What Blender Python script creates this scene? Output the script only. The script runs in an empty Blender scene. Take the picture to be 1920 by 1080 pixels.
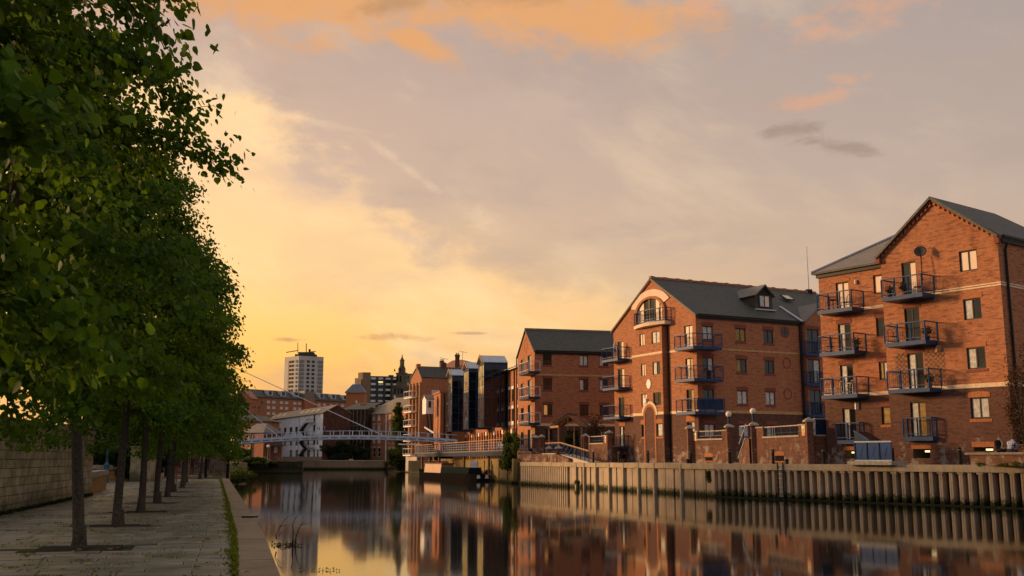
import bpy, math, random
import numpy as np
from mathutils import Vector, Matrix

random.seed(7)
RNG = np.random.default_rng(11)
scn = bpy.context.scene
COL = scn.collection

# ------------------------------------------------------------------ camera
F, CX, CY, HZ, EYE = 1900.0, 960.0, 540.0, 860.0, 2.5
TH = math.atan((HZ - CY) / F)
cam_d = bpy.data.cameras.new('camera')
cam = bpy.data.objects.new('camera', cam_d)
COL.objects.link(cam)
cam.location = (0, 0, EYE)
cam.rotation_euler = (math.pi / 2 + TH, 0, 0)
cam_d.sensor_width = 36.0
cam_d.lens = F / 1920.0 * 36.0
cam_d.clip_start = 0.1
cam_d.clip_end = 6000
scn.camera = cam

# ------------------------------------------------------------------ view
scn.view_settings.view_transform = 'Standard'
scn.view_settings.look = 'None'
scn.view_settings.exposure = 0.08
scn.view_settings.gamma = 1.0
scn.view_settings.use_curve_mapping = False

# ------------------------------------------------------------------ sun
SUN_AZ, SUN_EL = math.radians(-74), math.radians(9)
sd = bpy.data.lights.new('sun', 'SUN')
sd.energy = 4.7
sd.angle = math.radians(9)
sd.color = (1.0, 0.60, 0.28)
sun = bpy.data.objects.new('sun', sd)
COL.objects.link(sun)
S = Vector((math.sin(SUN_AZ) * math.cos(SUN_EL), math.cos(SUN_AZ) * math.cos(SUN_EL), math.sin(SUN_EL)))
sun.rotation_euler = (-S).to_track_quat('-Z', 'Y').to_euler()
sun.location = (-60, 30, 60)

# ------------------------------------------------------------------ world: dusk sky with cloud veil
world = bpy.data.worlds.new('World')
scn.world = world
world.use_nodes = True
NT = world.node_tree
NT.nodes.clear()


class NB:
    """small helper to write node graphs"""
    def __init__(s, nt):
        s.nt = nt

    def n(s, t, **kw):
        x = s.nt.nodes.new(t)
        for k, v in kw.items():
            setattr(x, k, v)
        return x

    def put(s, sock, v):
        if hasattr(v, 'is_linked') or isinstance(v, bpy.types.NodeSocket):
            s.nt.links.new(v, sock)
        elif isinstance(v, (tuple, list)):
            sock.default_value = tuple(v) + ((1.0,) if len(v) == 3 and len(sock.default_value) == 4 else ())
        else:
            sock.default_value = v

    def m(s, op, a, b=0.0, c=None, clamp=False):
        x = s.n('ShaderNodeMath', operation=op)
        x.use_clamp = clamp
        s.put(x.inputs[0], a)
        s.put(x.inputs[1], b)
        if c is not None:
            s.put(x.inputs[2], c)
        return x.outputs[0]

    def mix(s, f, a, b, mode='MIX'):
        x = s.n('ShaderNodeMix', data_type='RGBA', blend_type=mode)
        s.put(x.inputs[0], f)
        s.put(x.inputs[6], a)
        s.put(x.inputs[7], b)
        return x.outputs[2]

    def ramp(s, f, stops, interp='LINEAR'):
        x = s.n('ShaderNodeValToRGB')
        cr = x.color_ramp
        cr.interpolation = interp
        while len(cr.elements) < len(stops):
            cr.elements.new(0.5)
        for e, (p, c) in zip(cr.elements, stops):
            e.position = p
            c = c if isinstance(c, (tuple, list)) else (c, c, c)
            e.color = tuple(c) + (1.0,)
        s.put(x.inputs[0], f)
        return x.outputs[0]

    def sm(s, v, lo, hi):
        x = s.n('ShaderNodeMapRange', interpolation_type='SMOOTHSTEP')
        s.put(x.inputs['Value'], v)
        x.inputs['From Min'].default_value = lo
        x.inputs['From Max'].default_value = hi
        return x.outputs[0]

    def noise(s, vec, scale, detail=4.0, rough=0.55, dist=0.0):
        x = s.n('ShaderNodeTexNoise')
        if vec is not None:
            s.put(x.inputs['Vector'], vec)
        x.inputs['Scale'].default_value = scale
        x.inputs['Detail'].default_value = detail
        x.inputs['Roughness'].default_value = rough
        x.inputs['Distortion'].default_value = dist
        return x.outputs['Fac']

    def xyz(s, x, y, z=0.0):
        c = s.n('ShaderNodeCombineXYZ')
        s.put(c.inputs[0], x)
        s.put(c.inputs[1], y)
        s.put(c.inputs[2], z)
        return c.outputs[0]


w = NB(NT)
tc = w.n('ShaderNodeTexCoord')
sp = w.n('ShaderNodeSeparateXYZ')
NT.links.new(tc.outputs['Generated'], sp.inputs[0])
az = w.m('ARCTAN2', sp.outputs[0], sp.outputs[1])
el = w.m('ARCSINE', sp.outputs[2])


def gauss(ca, ce, wa, we, tilt=0.0):
    da = w.m('SUBTRACT', az, ca)
    de = w.m('SUBTRACT', w.m('SUBTRACT', el, ce), w.m('MULTIPLY', da, tilt))
    q = w.m('ADD', w.m('POWER', w.m('ABSOLUTE', w.m('DIVIDE', da, wa)), 2.0),
            w.m('POWER', w.m('ABSOLUTE', w.m('DIVIDE', de, we)), 2.0))
    return w.m('EXPONENT', w.m('MULTIPLY', q, -1.0))


eln = w.m('DIVIDE', el, 1.5708, clamp=True)
glowr = w.ramp(eln, [(0.0, (1.10, 0.43, 0.030)), (0.035, (1.26, 0.58, 0.050)), (0.085, (1.28, 0.71, 0.145)),
                     (0.125, (1.12, 0.68, 0.29)), (0.17, (0.94, 0.60, 0.37)), (0.24, (0.74, 0.48, 0.345)),
                     (0.34, (0.54, 0.42, 0.36)), (1.0, (0.50, 0.49, 0.51))])
farr = w.ramp(eln, [(0.0, (0.66, 0.46, 0.32)), (0.10, (0.64, 0.455, 0.33)), (0.17, (0.48, 0.38, 0.325)),
                    (0.26, (0.375, 0.325, 0.31)), (0.40, (0.42, 0.37, 0.36)), (1.0, (0.50, 0.49, 0.51))])
backr = w.ramp(eln, [(0.0, (0.48, 0.45, 0.46)), (0.3, (0.48, 0.47, 0.51)), (1.0, (0.50, 0.49, 0.51))])
ga = w.m('DIVIDE', w.m('SUBTRACT', az, -0.60), 0.78)
glow = w.m('EXPONENT', w.m('MULTIPLY', w.m('MULTIPLY', ga, ga), -1.0))
back = w.sm(w.m('ABSOLUTE', w.m('ADD', az, 0.3)), 1.2, 2.3)
base = w.mix(glow, w.mix(back, farr, backr), glowr)
# a little of the physical sky underneath the veil
nish = w.n('ShaderNodeTexSky', sky_type='NISHITA', sun_disc=False)
nish.sun_elevation = SUN_EL
nish.sun_rotation = SUN_AZ
nbg = w.mix(1.0, nish.outputs[0], (0.06, 0.06, 0.06), 'MULTIPLY')
base = w.mix(0.06, base, nbg)
# broad veil structure (streaked)
v1 = w.xyz(w.m('ADD', w.m('MULTIPLY', az, 2.8), w.m('MULTIPLY', el, 1.0)), w.m('ADD', w.m('MULTIPLY', el, 5.2), w.m('MULTIPLY', az, 1.0)), 0.3)
n1 = w.noise(v1, 1.9, 9, 0.60, 0.15)
base = w.mix(w.m('MULTIPLY', w.sm(n1, 0.50, 0.72), w.m('ADD', w.m('MULTIPLY', glow, 0.62), 0.10)), base, (1.10, 0.80, 0.46))
n1b = w.noise(w.xyz(w.m('MULTIPLY', az, 3.2), w.m('MULTIPLY', el, 8.0), 4.2), 1.6, 8, 0.6, 0.2)
base = w.mix(w.m('MULTIPLY', w.sm(n1b, 0.48, 0.68), 0.42), base, (0.48, 0.35, 0.275))
n1c = w.noise(w.xyz(w.m('ADD', w.m('MULTIPLY', az, 6.0), w.m('MULTIPLY', el, 2.0)), w.m('ADD', w.m('MULTIPLY', el, 13.0), w.m('MULTIPLY', az, 3.0)), 1.2), 1.5, 9, 0.63, 0.2)
base = w.mix(w.m('MULTIPLY', w.sm(n1c, 0.50, 0.75), w.m('MULTIPLY', glow, 0.35)), base, (1.0, 0.70, 0.40))
# a bright cloud bank low on the left, its ragged upper edge falling towards the right, greyer veil above it
edge = w.m('SUBTRACT', w.m('SUBTRACT', 0.285, w.m('MULTIPLY', w.m('ADD', az, 0.17), 0.50)), el)
edge = w.m('ADD', edge, w.m('MULTIPLY', w.m('SUBTRACT', w.noise(w.xyz(w.m('MULTIPLY', az, 5.0), w.m('MULTIPLY', el, 9.0), 6.0), 1.6, 8, 0.6, 0.2), 0.5), 0.22))
inb = w.sm(edge, -0.004, 0.035)
base = w.mix(w.m('MULTIPLY', inb, w.m('MULTIPLY', w.sm(el, 0.09, 0.20), w.m('MULTIPLY', glow, 0.62))), base, (1.14, 0.73, 0.33))
base = w.mix(w.m('MULTIPLY', w.m('SUBTRACT', 1.0, inb), w.m('MULTIPLY', w.sm(el, 0.06, 0.2), 0.34)), base, (0.43, 0.355, 0.32))
# named cloud features, each a soft body broken up by noise
n2 = w.noise(w.xyz(w.m('MULTIPLY', az, 9.0), w.m('MULTIPLY', el, 17.0), 2.0), 1.7, 8, 0.62, 0.4)
n3 = w.noise(w.xyz(w.m('MULTIPLY', az, 22.0), w.m('MULTIPLY', el, 44.0), 8.0), 1.2, 7, 0.6, 0.3)


n23 = w.m('ADD', w.m('MULTIPLY', n2, 0.62), w.m('MULTIPLY', n3, 0.38))


def cloud(col, gs, lo, hi, amt, nz=None):
    global base
    g = gs[0]
    for k in gs[1:]:
        g = w.m('MAXIMUM', g, k)
    f = w.m('ADD', g, w.m('MULTIPLY', w.m('SUBTRACT', nz or n23, 0.5), 2.1))
    base = w.mix(w.m('MULTIPLY', w.sm(f, lo, hi), amt), base, col)


cloud((0.80, 0.38, 0.14), [gauss(-0.20, 0.440, 0.26, 0.050, 0.02), gauss(0.05, 0.428, 0.17, 0.040, -0.10), gauss(-0.10, 0.405, 0.05, 0.02, -0.3)], 0.25, 0.95, 0.85)
cloud((0.42, 0.25, 0.14), [gauss(-0.05, 0.462, 0.20, 0.028), gauss(-0.12, 0.438, 0.06, 0.016, 0.25)], 0.35, 1.05, 0.68)
cloud((0.72, 0.38, 0.23), [gauss(0.365, 0.418, 0.095, 0.036, 0.25), gauss(0.20, 0.436, 0.028, 0.015), gauss(0.27, 0.440, 0.025, 0.013),
                           gauss(0.47, 0.430, 0.07, 0.018), gauss(0.335, 0.352, 0.026, 0.009), gauss(0.30, 0.335, 0.055, 0.012, 0.1)], 0.38, 1.15, 0.66, n3)
cloud((0.33, 0.23, 0.18), [gauss(0.325, 0.291, 0.055, 0.010, -0.20), gauss(0.28, 0.31, 0.04, 0.010)], 0.40, 1.1, 0.60, n3)
cloud((0.50, 0.27, 0.16), [gauss(-0.128, 0.117, 0.055, 0.0060), gauss(-0.215, 0.113, 0.03, 0.0035), gauss(-0.04, 0.122, 0.02, 0.002)], 0.42, 1.1, 0.62, n3)
cloud((1.0, 0.72, 0.46), [gauss(-0.21, 0.325, 0.13, 0.006, -0.13), gauss(-0.11, 0.285, 0.10, 0.008, -0.65), gauss(-0.03, 0.235, 0.06, 0.02, -0.5)], 0.45, 1.5, 0.34, n3)
cloud((0.60, 0.44, 0.36), [gauss(-0.21, 0.262, 0.09, 0.030, -0.3), gauss(-0.10, 0.215, 0.05, 0.012, -0.2), gauss(0.02, 0.335, 0.16, 0.05)], 0.35, 1.3, 0.45)
bg = w.n('ShaderNodeBackground')
NT.links.new(base, bg.inputs[0])
bg.inputs[1].default_value = 1.0
wo = w.n('ShaderNodeOutputWorld')
NT.links.new(bg.outputs[0], wo.inputs[0])


# ------------------------------------------------------------------ geometry of the view: pixels of the survey -> places
def ray(px, py):
    a, b = (px - CX) / F, (CY - py) / F
    return Vector((a, math.cos(TH) - b * math.sin(TH), math.sin(TH) + b * math.cos(TH)))


def at(px, py, Y):
    r = ray(px, py)
    return Vector((0, 0, EYE)) + r * (Y / r.y)


def gnd(px, py, z):
    r = ray(px, py)
    return Vector((0, 0, EYE)) + r * ((z - EYE) / r.z)


def zat(px, py, Y):
    return at(px, py, Y).z


def P2(px, D):
    p = at(px, HZ, D)
    return (p.x, D)


class Fac:
    """a vertical plane; u runs left to right seen from outside, o is outward"""
    def __init__(s, p0, p1):
        s.p0, s.p1 = Vector(p0[:2]), Vector(p1[:2])
        v = s.p1 - s.p0
        s.L = v.length
        s.d = v / s.L
        s.n = Vector((s.d.y, -s.d.x))

    def pt(s, u, z, o=0.0):
        p = s.p0 + s.d * u + s.n * o
        return Vector((p.x, p.y, z))

    def uz(s, px, py, o=0.0):
        r = ray(px, py)
        p = s.p0 + s.n * o
        t = (p.x * s.n.x + p.y * s.n.y) / (r.x * s.n.x + r.y * s.n.y)
        h = r * t
        return ((Vector((h.x, h.y)) - p).dot(s.d), h.z + EYE)

    def rect(s, x0, y0, x1, y1, o=0.0):
        xm, ym = (x0 + x1) / 2, (y0 + y1) / 2
        return (s.uz(x0, ym, o)[0], s.uz(x1, ym, o)[0], s.uz(xm, y1, o)[1], s.uz(xm, y0, o)[1])

    def ang(s):
        return math.atan2(s.d.y, s.d.x)

    def shift(s, o):
        return Fac(s.p0 + s.n * o, s.p1 + s.n * o)

    def right_side(s, depth):
        return Fac(s.p1, s.p1 - s.n * depth)

    def left_side(s, depth):
        return Fac(s.p0 - s.n * depth, s.p0)

    def back(s, depth):
        return Fac(s.p1 - s.n * depth, s.p0 - s.n * depth)


def fac_from_right(pxl, pxr, D, head):
    """right end seen at pxr at distance D; the plane leads away to the left at head degrees"""
    p1 = Vector(P2(pxr, D))
    h = math.radians(head)
    dl = Vector((-math.sin(h), math.cos(h)))
    k = (pxl - CX) / F * math.cos(TH) ** 0
    k = P2(pxl, 1.0)[0]
    t = (p1.x - k * p1.y) / (k * dl.y - dl.x)
    return Fac(p1 + dl * t, p1)


# ------------------------------------------------------------------ mesh building
WO = {}


class MB:
    def __init__(s):
        s.v, s.f, s.m = [], [], []

    def add(s, vs, fs, mi=0):
        k = len(s.v)
        s.v += [tuple(p) for p in vs]
        for f in fs:
            s.f.append(tuple(i + k for i in f))
            s.m.append(mi)
        return s

    def quad(s, a, b, c, d, mi=0):
        return s.add([a, b, c, d], [(0, 1, 2, 3)], mi)

    def hexa(s, p, mi=0):
        """8 points: bottom ring 0-3, top ring 4-7"""
        return s.add(p, [(3, 2, 1, 0), (4, 5, 6, 7), (0, 1, 5, 4), (1, 2, 6, 5), (2, 3, 7, 6), (3, 0, 4, 7)], mi)

    def box(s, x0, x1, y0, y1, z0, z1, mi=0):
        return s.hexa([(x0, y0, z0), (x1, y0, z0), (x1, y1, z0), (x0, y1, z0),
                       (x0, y0, z1), (x1, y0, z1), (x1, y1, z1), (x0, y1, z1)], mi)

    def fbox(s, fc, u0, u1, z0, z1, o0, o1, mi=0):
        q = [fc.pt(u0, 0, o1), fc.pt(u1, 0, o1), fc.pt(u1, 0, o0), fc.pt(u0, 0, o0)]
        return s.hexa([(p.x, p.y, z0) for p in q] + [(p.x, p.y, z1) for p in q], mi)

    def prism(s, pts, z0, z1, mi=0, mtop=None):
        n = len(pts)
        a = sum(pts[i][0] * pts[(i + 1) % n][1] - pts[(i + 1) % n][0] * pts[i][1] for i in range(n))
        if a < 0:
            pts = pts[::-1]
        vs = [(p[0], p[1], z0) for p in pts] + [(p[0], p[1], z1) for p in pts]
        s.add(vs, [tuple(range(n))[::-1]] + [(i, (i + 1) % n, n + (i + 1) % n, n + i) for i in range(n)], mi)
        k = len(s.v) - n
        s.f.append(tuple(range(k, k + n)))
        s.m.append(mi if mtop is None else mtop)
        return s

    def cyl(s, c, r, z0, z1, n=12, r2=None, mi=0):
        r2 = r if r2 is None else r2
        vs = []
        for R, z in ((r, z0), (r2, z1)):
            vs += [(c[0] + R * math.cos(2 * math.pi * i / n), c[1] + R * math.sin(2 * math.pi * i / n), z) for i in range(n)]
        return s.add(vs, [tuple(range(n))[::-1], tuple(range(n, 2 * n))] +
                     [(i, (i + 1) % n, n + (i + 1) % n, n + i) for i in range(n)], mi)

    def lathe(s, c, prof, n=14, mi=0):
        """prof: (r, z) list"""
        vs, fs = [], []
        for r, z in prof:
            vs += [(c[0] + r * math.cos(2 * math.pi * i / n), c[1] + r * math.sin(2 * math.pi * i / n), c[2] + z) for i in range(n)]
        for j in range(len(prof) - 1):
            fs += [(j * n + i, j * n + (i + 1) % n, (j + 1) * n + (i + 1) % n, (j + 1) * n + i) for i in range(n)]
        fs += [tuple(range(n))[::-1], tuple(range((len(prof) - 1) * n, len(prof) * n))]
        return s.add(vs, fs, mi)

    def tube(s, pts, rs, n=6, mi=0):
        pts = [Vector(p) for p in pts]
        if not isinstance(rs, (list, tuple)):
            rs = [rs] * len(pts)
        vs, fs = [], []
        for i, p in enumerate(pts):
            t = (pts[min(i + 1, len(pts) - 1)] - pts[max(i - 1, 0)]).normalized()
            a = t.cross(Vector((0, 0, 1)))
            if a.length < 1e-3:
                a = Vector((1, 0, 0))
            a.normalize()
            b = a.cross(t)
            vs += [p + (a * math.cos(2 * math.pi * k / n) + b * math.sin(2 * math.pi * k / n)) * rs[i] for k in range(n)]
        for j in range(len(pts) - 1):
            fs += [(j * n + k, j * n + (k + 1) % n, (j + 1) * n + (k + 1) % n, (j + 1) * n + k) for k in range(n)]
        fs += [tuple(range(n)), tuple(range((len(pts) - 1) * n, len(pts) * n))[::-1]]
        return s.add(vs, fs, mi)

    def beam(s, p, q, wd, ht, mi=0):
        """rectangular bar from p to q, ht measured upwards and centred"""
        p, q = Vector(p), Vector(q)
        t = (q - p).normalized()
        a = t.cross(Vector((0, 0, 1)))
        if a.length < 1e-3:
            a = Vector((1, 0, 0))
        a.normalize()
        b = a.cross(t)
        a, b = a * wd / 2, b * ht / 2
        return s.hexa([p - a - b, p + a - b, q + a - b, q - a - b, p - a + b, p + a + b, q + a + b, q - a + b], mi)

    def slab(s, pts, th, mi=0):
        """planar polygon thickened downward along its normal"""
        pts = [Vector(p) for p in pts]
        nn = (pts[1] - pts[0]).cross(pts[2] - pts[1]).normalized()
        if nn.z < 0:
            pts = pts[::-1]
            nn = -nn
        n = len(pts)
        lo = [p - nn * th for p in pts]
        return s.add(lo + pts, [tuple(range(n))[::-1], tuple(range(n, 2 * n))] +
                     [(i, (i + 1) % n, n + (i + 1) % n, n + i) for i in range(n)], mi)

    def blob(s, c, r, n=10, m=6, mi=0):
        prof = []
        for j in range(m + 1):
            t = -math.pi / 2 + math.pi * j / m
            prof.append((max(1e-3, math.cos(t)) * 1.0, math.sin(t)))
        vs, fs = [], []
        for rr, z in prof:
            vs += [(c[0] + r[0] * rr * math.cos(2 * math.pi * i / n), c[1] + r[1] * rr * math.sin(2 * math.pi * i / n), c[2] + r[2] * z) for i in range(n)]
        for j in range(m):
            fs += [(j * n + i, j * n + (i + 1) % n, (j + 1) * n + (i + 1) % n, (j + 1) * n + i) for i in range(n)]
        return s.add(vs, fs, mi)

    def mesh(s, name, mats, origin=(0, 0, 0), smooth=False):
        me = bpy.data.meshes.new(name)
        V = np.array(s.v, dtype=np.float64).reshape(-1, 3)
        W = V - np.array(origin)[None, :]
        me.from_pydata(W.tolist(), [], s.f)
        for mt in (mats if isinstance(mats, (list, tuple)) else [mats]):
            me.materials.append(mt)
        if isinstance(mats, (list, tuple)) and len(mats) > 1:
            me.polygons.foreach_set('material_index', s.m)
        uvl = me.uv_layers.new(name='uv')
        uv = []
        for f in s.f:
            p = V[list(f)]
            n = np.zeros(3)
            for i in range(len(f)):
                a, b = p[i], p[(i + 1) % len(f)]
                n += np.cross(a, b)
            ln = np.linalg.norm(n)
            n = n / ln if ln > 1e-12 else np.array([0, 0, 1.0])
            if abs(n[2]) > 0.95:
                q = p[:, :2]
            else:
                t = np.array([-n[1], n[0], 0.0])
                t /= np.linalg.norm(t)
                b = np.cross(n, t)
                if b[2] < 0:
                    b = -b
                q = np.stack([p @ t, p @ b], 1)
            uv += q.ravel().tolist()
        uvl.data.foreach_set('uv', uv)
        if smooth:
            me.polygons.foreach_set('use_smooth', [True] * len(me.polygons))
        return me

    def build(s, name, mats, parent=None, smooth=False, label=None):
        o0 = WO.get(parent.name, (0, 0, 0)) if parent else (0, 0, 0)
        o = bpy.data.objects.new(name, s.mesh(name, mats, o0, smooth))
        COL.objects.link(o)
        if parent:
            o.parent = parent
        WO[o.name] = tuple(o0)
        if label:
            o['label'] = label
        return o


def tag(o, label=None, cat=None, group=None, kind=None):
    if label:
        o['label'] = label
    if cat:
        o['category'] = cat
    if group:
        o['group'] = group
    if kind:
        o['kind'] = kind
    return o


def thing(name, loc, label, cat, group=None):
    o = bpy.data.objects.new(name, None)
    o.empty_display_size = 0.3
    o.location = loc
    COL.objects.link(o)
    WO[o.name] = tuple(loc)
    return tag(o, label, cat, group)


def inst(name, me, parent, loc, rot=(0, 0, 0), scale=(1, 1, 1)):
    """object sharing mesh me at world place loc under parent"""
    o0 = Vector(WO.get(parent.name, (0, 0, 0))) if parent else Vector((0, 0, 0))
    o = bpy.data.objects.new(name, me)
    o.location = Vector(loc) - o0
    o.rotation_euler = rot
    o.scale = scale
    COL.objects.link(o)
    if parent:
        o.parent = parent
    WO[o.name] = tuple(loc)
    return o


def copy_tree(o, loc, rotz=0.0, scale=1.0, label=None):
    def rec(a, par):
        c = a.copy()
        COL.objects.link(c)
        if par:
            c.parent = par
        for ch in a.children:
            rec(ch, c)
        return c
    r = rec(o, None)
    r.location = loc
    r.rotation_euler = (0, 0, rotz)
    r.scale = (scale, scale, scale)
    WO[r.name] = tuple(loc)
    if label:
        r['label'] = label
    return r


# ------------------------------------------------------------------ materials
MATS = {}


def newmat(name):
    m = bpy.data.materials.new(name)
    m.use_nodes = True
    nt = m.node_tree
    b = nt.nodes['Principled BSDF']
    MATS[name] = m
    return m, NB(nt), b


def uvn(g):
    t = g.n('ShaderNodeTexCoord')
    return t.outputs['UV']


def objn(g):
    return g.n('ShaderNodeNewGeometry').outputs['Position']


def bump(g, b, h, strength=0.3, dist=0.02):
    x = g.n('ShaderNodeBump')
    x.inputs['Strength'].default_value = strength
    x.inputs['Distance'].default_value = dist
    g.put(x.inputs['Height'], h)
    g.nt.links.new(x.outputs[0], b.inputs['Normal'])


def plain(name, col, rough=0.6, var=0.18, scale=3.0, metal=0.0, spec=0.16):
    m, g, b = newmat(name)
    n = g.noise(objn(g), scale, 5, 0.6)
    c = g.mix(g.sm(n, 0.3, 0.7), tuple(x * (1 - var) for x in col), tuple(min(1, x * (1 + var)) for x in col))
    g.put(b.inputs['Base Color'], c)
    b.inputs['Roughness'].default_value = rough
    b.inputs['Metallic'].default_value = metal
    b.inputs['Specular IOR Level'].default_value = spec
    return m


def brick(name, c1, c2, c3, mortar, bw=0.225, bh=0.075, stain=0.35, mort=0.012, salt=False):
    m, g, b = newmat(name)
    uv = uvn(g)
    br = g.n('ShaderNodeTexBrick')
    g.put(br.inputs['Vector'], uv)
    br.inputs['Scale'].default_value = 1.0
    br.inputs['Brick Width'].default_value = bw
    br.inputs['Row Height'].default_value = bh
    br.inputs['Mortar Size'].default_value = mort * 0.5
    br.inputs['Mortar Smooth'].default_value = 0.3
    br.inputs['Bias'].default_value = 0.0
    g.put(br.inputs['Color1'], c1)
    g.put(br.inputs['Color2'], c2)
    g.put(br.inputs['Mortar'], mortar)
    pos = objn(g)
    # clumps of darker bricks, one brick high, several long
    s = g.n('ShaderNodeVectorMath', operation='MULTIPLY')
    g.put(s.inputs[0], uv)
    s.inputs[1].default_value = (0.9, 4.4, 1.0)
    n1 = g.noise(s.outputs[0], 1.6, 6, 0.7)
    c = g.mix(g.m('MULTIPLY', g.sm(n1, 0.48, 0.62), 0.9), br.outputs['Color'], c3)
    s2 = g.n('ShaderNodeVectorMath', operation='MULTIPLY')
    g.put(s2.inputs[0], uv)
    s2.inputs[1].default_value = (3.4, 11.0, 1.0)
    n1b = g.noise(s2.outputs[0], 1.0, 4, 0.7)
    c = g.mix(g.m('MULTIPLY', g.sm(n1b, 0.55, 0.68), 0.6), c, tuple(min(1, x * 1.55 + 0.02) for x in c1))
    n2 = g.noise(pos, 0.35, 5, 0.6)
    c = g.mix(g.m('MULTIPLY', g.sm(n2, 0.45, 0.75), stain), c, tuple(x * 0.55 for x in c2))
    s3 = g.n('ShaderNodeVectorMath', operation='MULTIPLY')
    g.put(s3.inputs[0], uv)
    s3.inputs[1].default_value = (2.2, 0.16, 1.0)
    n5 = g.noise(s3.outputs[0], 1.0, 5, 0.6)
    c = g.mix(g.m('MULTIPLY', g.sm(n5, 0.54, 0.74), stain * 0.9), c, tuple(x * 0.35 for x in c2))
    if salt:
        spz = g.n('ShaderNodeSeparateXYZ')
        g.put(spz.inputs[0], pos)
        n6 = g.noise(pos, 1.3, 6, 0.7)
        lowf = g.m('SUBTRACT', 1.0, g.sm(spz.outputs[2], 2.2, 4.4))
        c = g.mix(g.m('MULTIPLY', g.sm(g.m('ADD', n6, g.m('MULTIPLY', lowf, 0.14)), 0.62, 0.72), 0.55), c, (0.34, 0.30, 0.26))
    g.put(b.inputs['Base Color'], c)
    b.inputs['Roughness'].default_value = 0.85
    b.inputs['Specular IOR Level'].default_value = 0.25
    bump(g, b, g.m('ADD', br.outputs['Fac'], g.m('MULTIPLY', n1b, -0.5)), 0.5, 0.012)
    return m


def slate(name, c1, c2, moss, row=0.22, wd=0.3, mossamt=0.4):
    m, g, b = newmat(name)
    uv = uvn(g)
    br = g.n('ShaderNodeTexBrick')
    g.put(br.inputs['Vector'], uv)
    br.inputs['Scale'].default_value = 1.0
    br.inputs['Brick Width'].default_value = wd
    br.inputs['Row Height'].default_value = row
    br.inputs['Mortar Size'].default_value = 0.008
    g.put(br.inputs['Color1'], c1)
    g.put(br.inputs['Color2'], c2)
    g.put(br.inputs['Mortar'], tuple(x * 0.4 for x in c1))
    n = g.noise(objn(g), 0.6, 6, 0.65)
    n2 = g.noise(objn(g), 5.0, 4, 0.6)
    f = g.m('MULTIPLY', g.sm(g.m('ADD', n, g.m('MULTIPLY', g.m('SUBTRACT', n2, 0.5), 0.5)), 0.42, 0.7), mossamt)
    c = g.mix(f, br.outputs['Color'], moss)
    n4 = g.noise(objn(g), 9.0, 2, 0.5)
    c = g.mix(g.m('MULTIPLY', g.sm(n4, 0.66, 0.76), 0.5), c, tuple(min(1, x * 2.4) for x in c2))
    g.put(b.inputs['Base Color'], c)
    b.inputs['Roughness'].default_value = 0.62
    bump(g, b, g.m('ADD', br.outputs['Fac'], n2), 0.5, 0.02)
    return m


def concrete(name, c1, c2, wet=None, streak=0.5, rough=0.85, algae=(0.05, 0.06, 0.015)):
    """weathered concrete with rain streaks; below wet metres it is dark with algae"""
    m, g, b = newmat(name)
    pos = objn(g)
    sp_ = g.n('ShaderNodeSeparateXYZ')
    g.put(sp_.inputs[0], pos)
    n = g.noise(pos, 1.1, 6, 0.65)
    c = g.mix(g.sm(n, 0.3, 0.7), c1, c2)
    sv = g.n('ShaderNodeVectorMath', operation='MULTIPLY')
    g.put(sv.inputs[0], pos)
    sv.inputs[1].default_value = (3.0, 3.0, 0.25)
    n2 = g.noise(sv.outputs[0], 1.6, 5, 0.6)
    c = g.mix(g.m('MULTIPLY', g.sm(n2, 0.48, 0.72), streak), c, tuple(x * 0.32 for x in c1))
    n3 = g.noise(pos, 7.0, 4, 0.6)
    if wet is not None:
        e = g.m('ADD', sp_.outputs[2], g.m('MULTIPLY', g.m('SUBTRACT', n3, 0.5), 0.9))
        c = g.mix(g.m('SUBTRACT', 1.0, g.sm(e, wet, wet + 0.35)), c, tuple(x * 0.9 for x in algae))
        c = g.mix(g.m('SUBTRACT', 1.0, g.sm(e, wet * 0.4, wet * 0.4 + 0.2)), c, (0.018, 0.017, 0.010))
    g.put(b.inputs['Base Color'], c)
    b.inputs['Roughness'].default_value = rough
    b.inputs['Specular IOR Level'].default_value = 0.12
    bump(g, b, g.m('ADD', n3, n2), 0.35, 0.03)
    return m


def emit(name, col, st):
    m, g, b = newmat(name)
    g.put(b.inputs['Base Color'], col)
    g.put(b.inputs['Emission Color'], col)
    b.inputs['Emission Strength'].default_value = st
    return m


def glassmat(name, base_c, rough=0.04, ior=1.9):
    m, g, b = newmat(name)
    n = g.noise(objn(g), 0.9, 2, 0.5)
    c = g.mix(g.sm(n, 0.35, 0.65), tuple(x * 0.5 for x in base_c), tuple(x * 1.4 for x in base_c))
    g.put(b.inputs['Base Color'], c)
    b.inputs['Roughness'].default_value = rough
    b.inputs['IOR'].default_value = ior
    bump(g, b, g.noise(objn(g), 0.8, 1, 0.5), 0.04, 0.1)
    return m


def foliage(name, dark, mid, light, trans=0.35):
    m, g, b = newmat(name)
    at_ = g.n('ShaderNodeAttribute', attribute_name='tint')
    c = g.ramp(at_.outputs['Fac'], [(0.0, dark), (0.55, mid), (1.0, light)])
    g.put(b.inputs['Base Color'], c)
    b.inputs['Roughness'].default_value = 0.6
    b.inputs['Specular IOR Level'].default_value = 0.14
    tr = g.n('ShaderNodeBsdfTranslucent')
    g.put(tr.inputs[0], g.mix(0.5, c, (light[0] * 1.2, light[1] * 1.3, light[2] * 0.5)))
    mx = g.n('ShaderNodeMixShader')
    mx.inputs[0].default_value = trans
    g.nt.links.new(b.outputs[0], mx.inputs[1])
    g.nt.links.new(tr.outputs[0], mx.inputs[2])
    g.nt.links.new(mx.outputs[0], g.nt.nodes['Material Output'].inputs[0])
    return m


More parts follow.
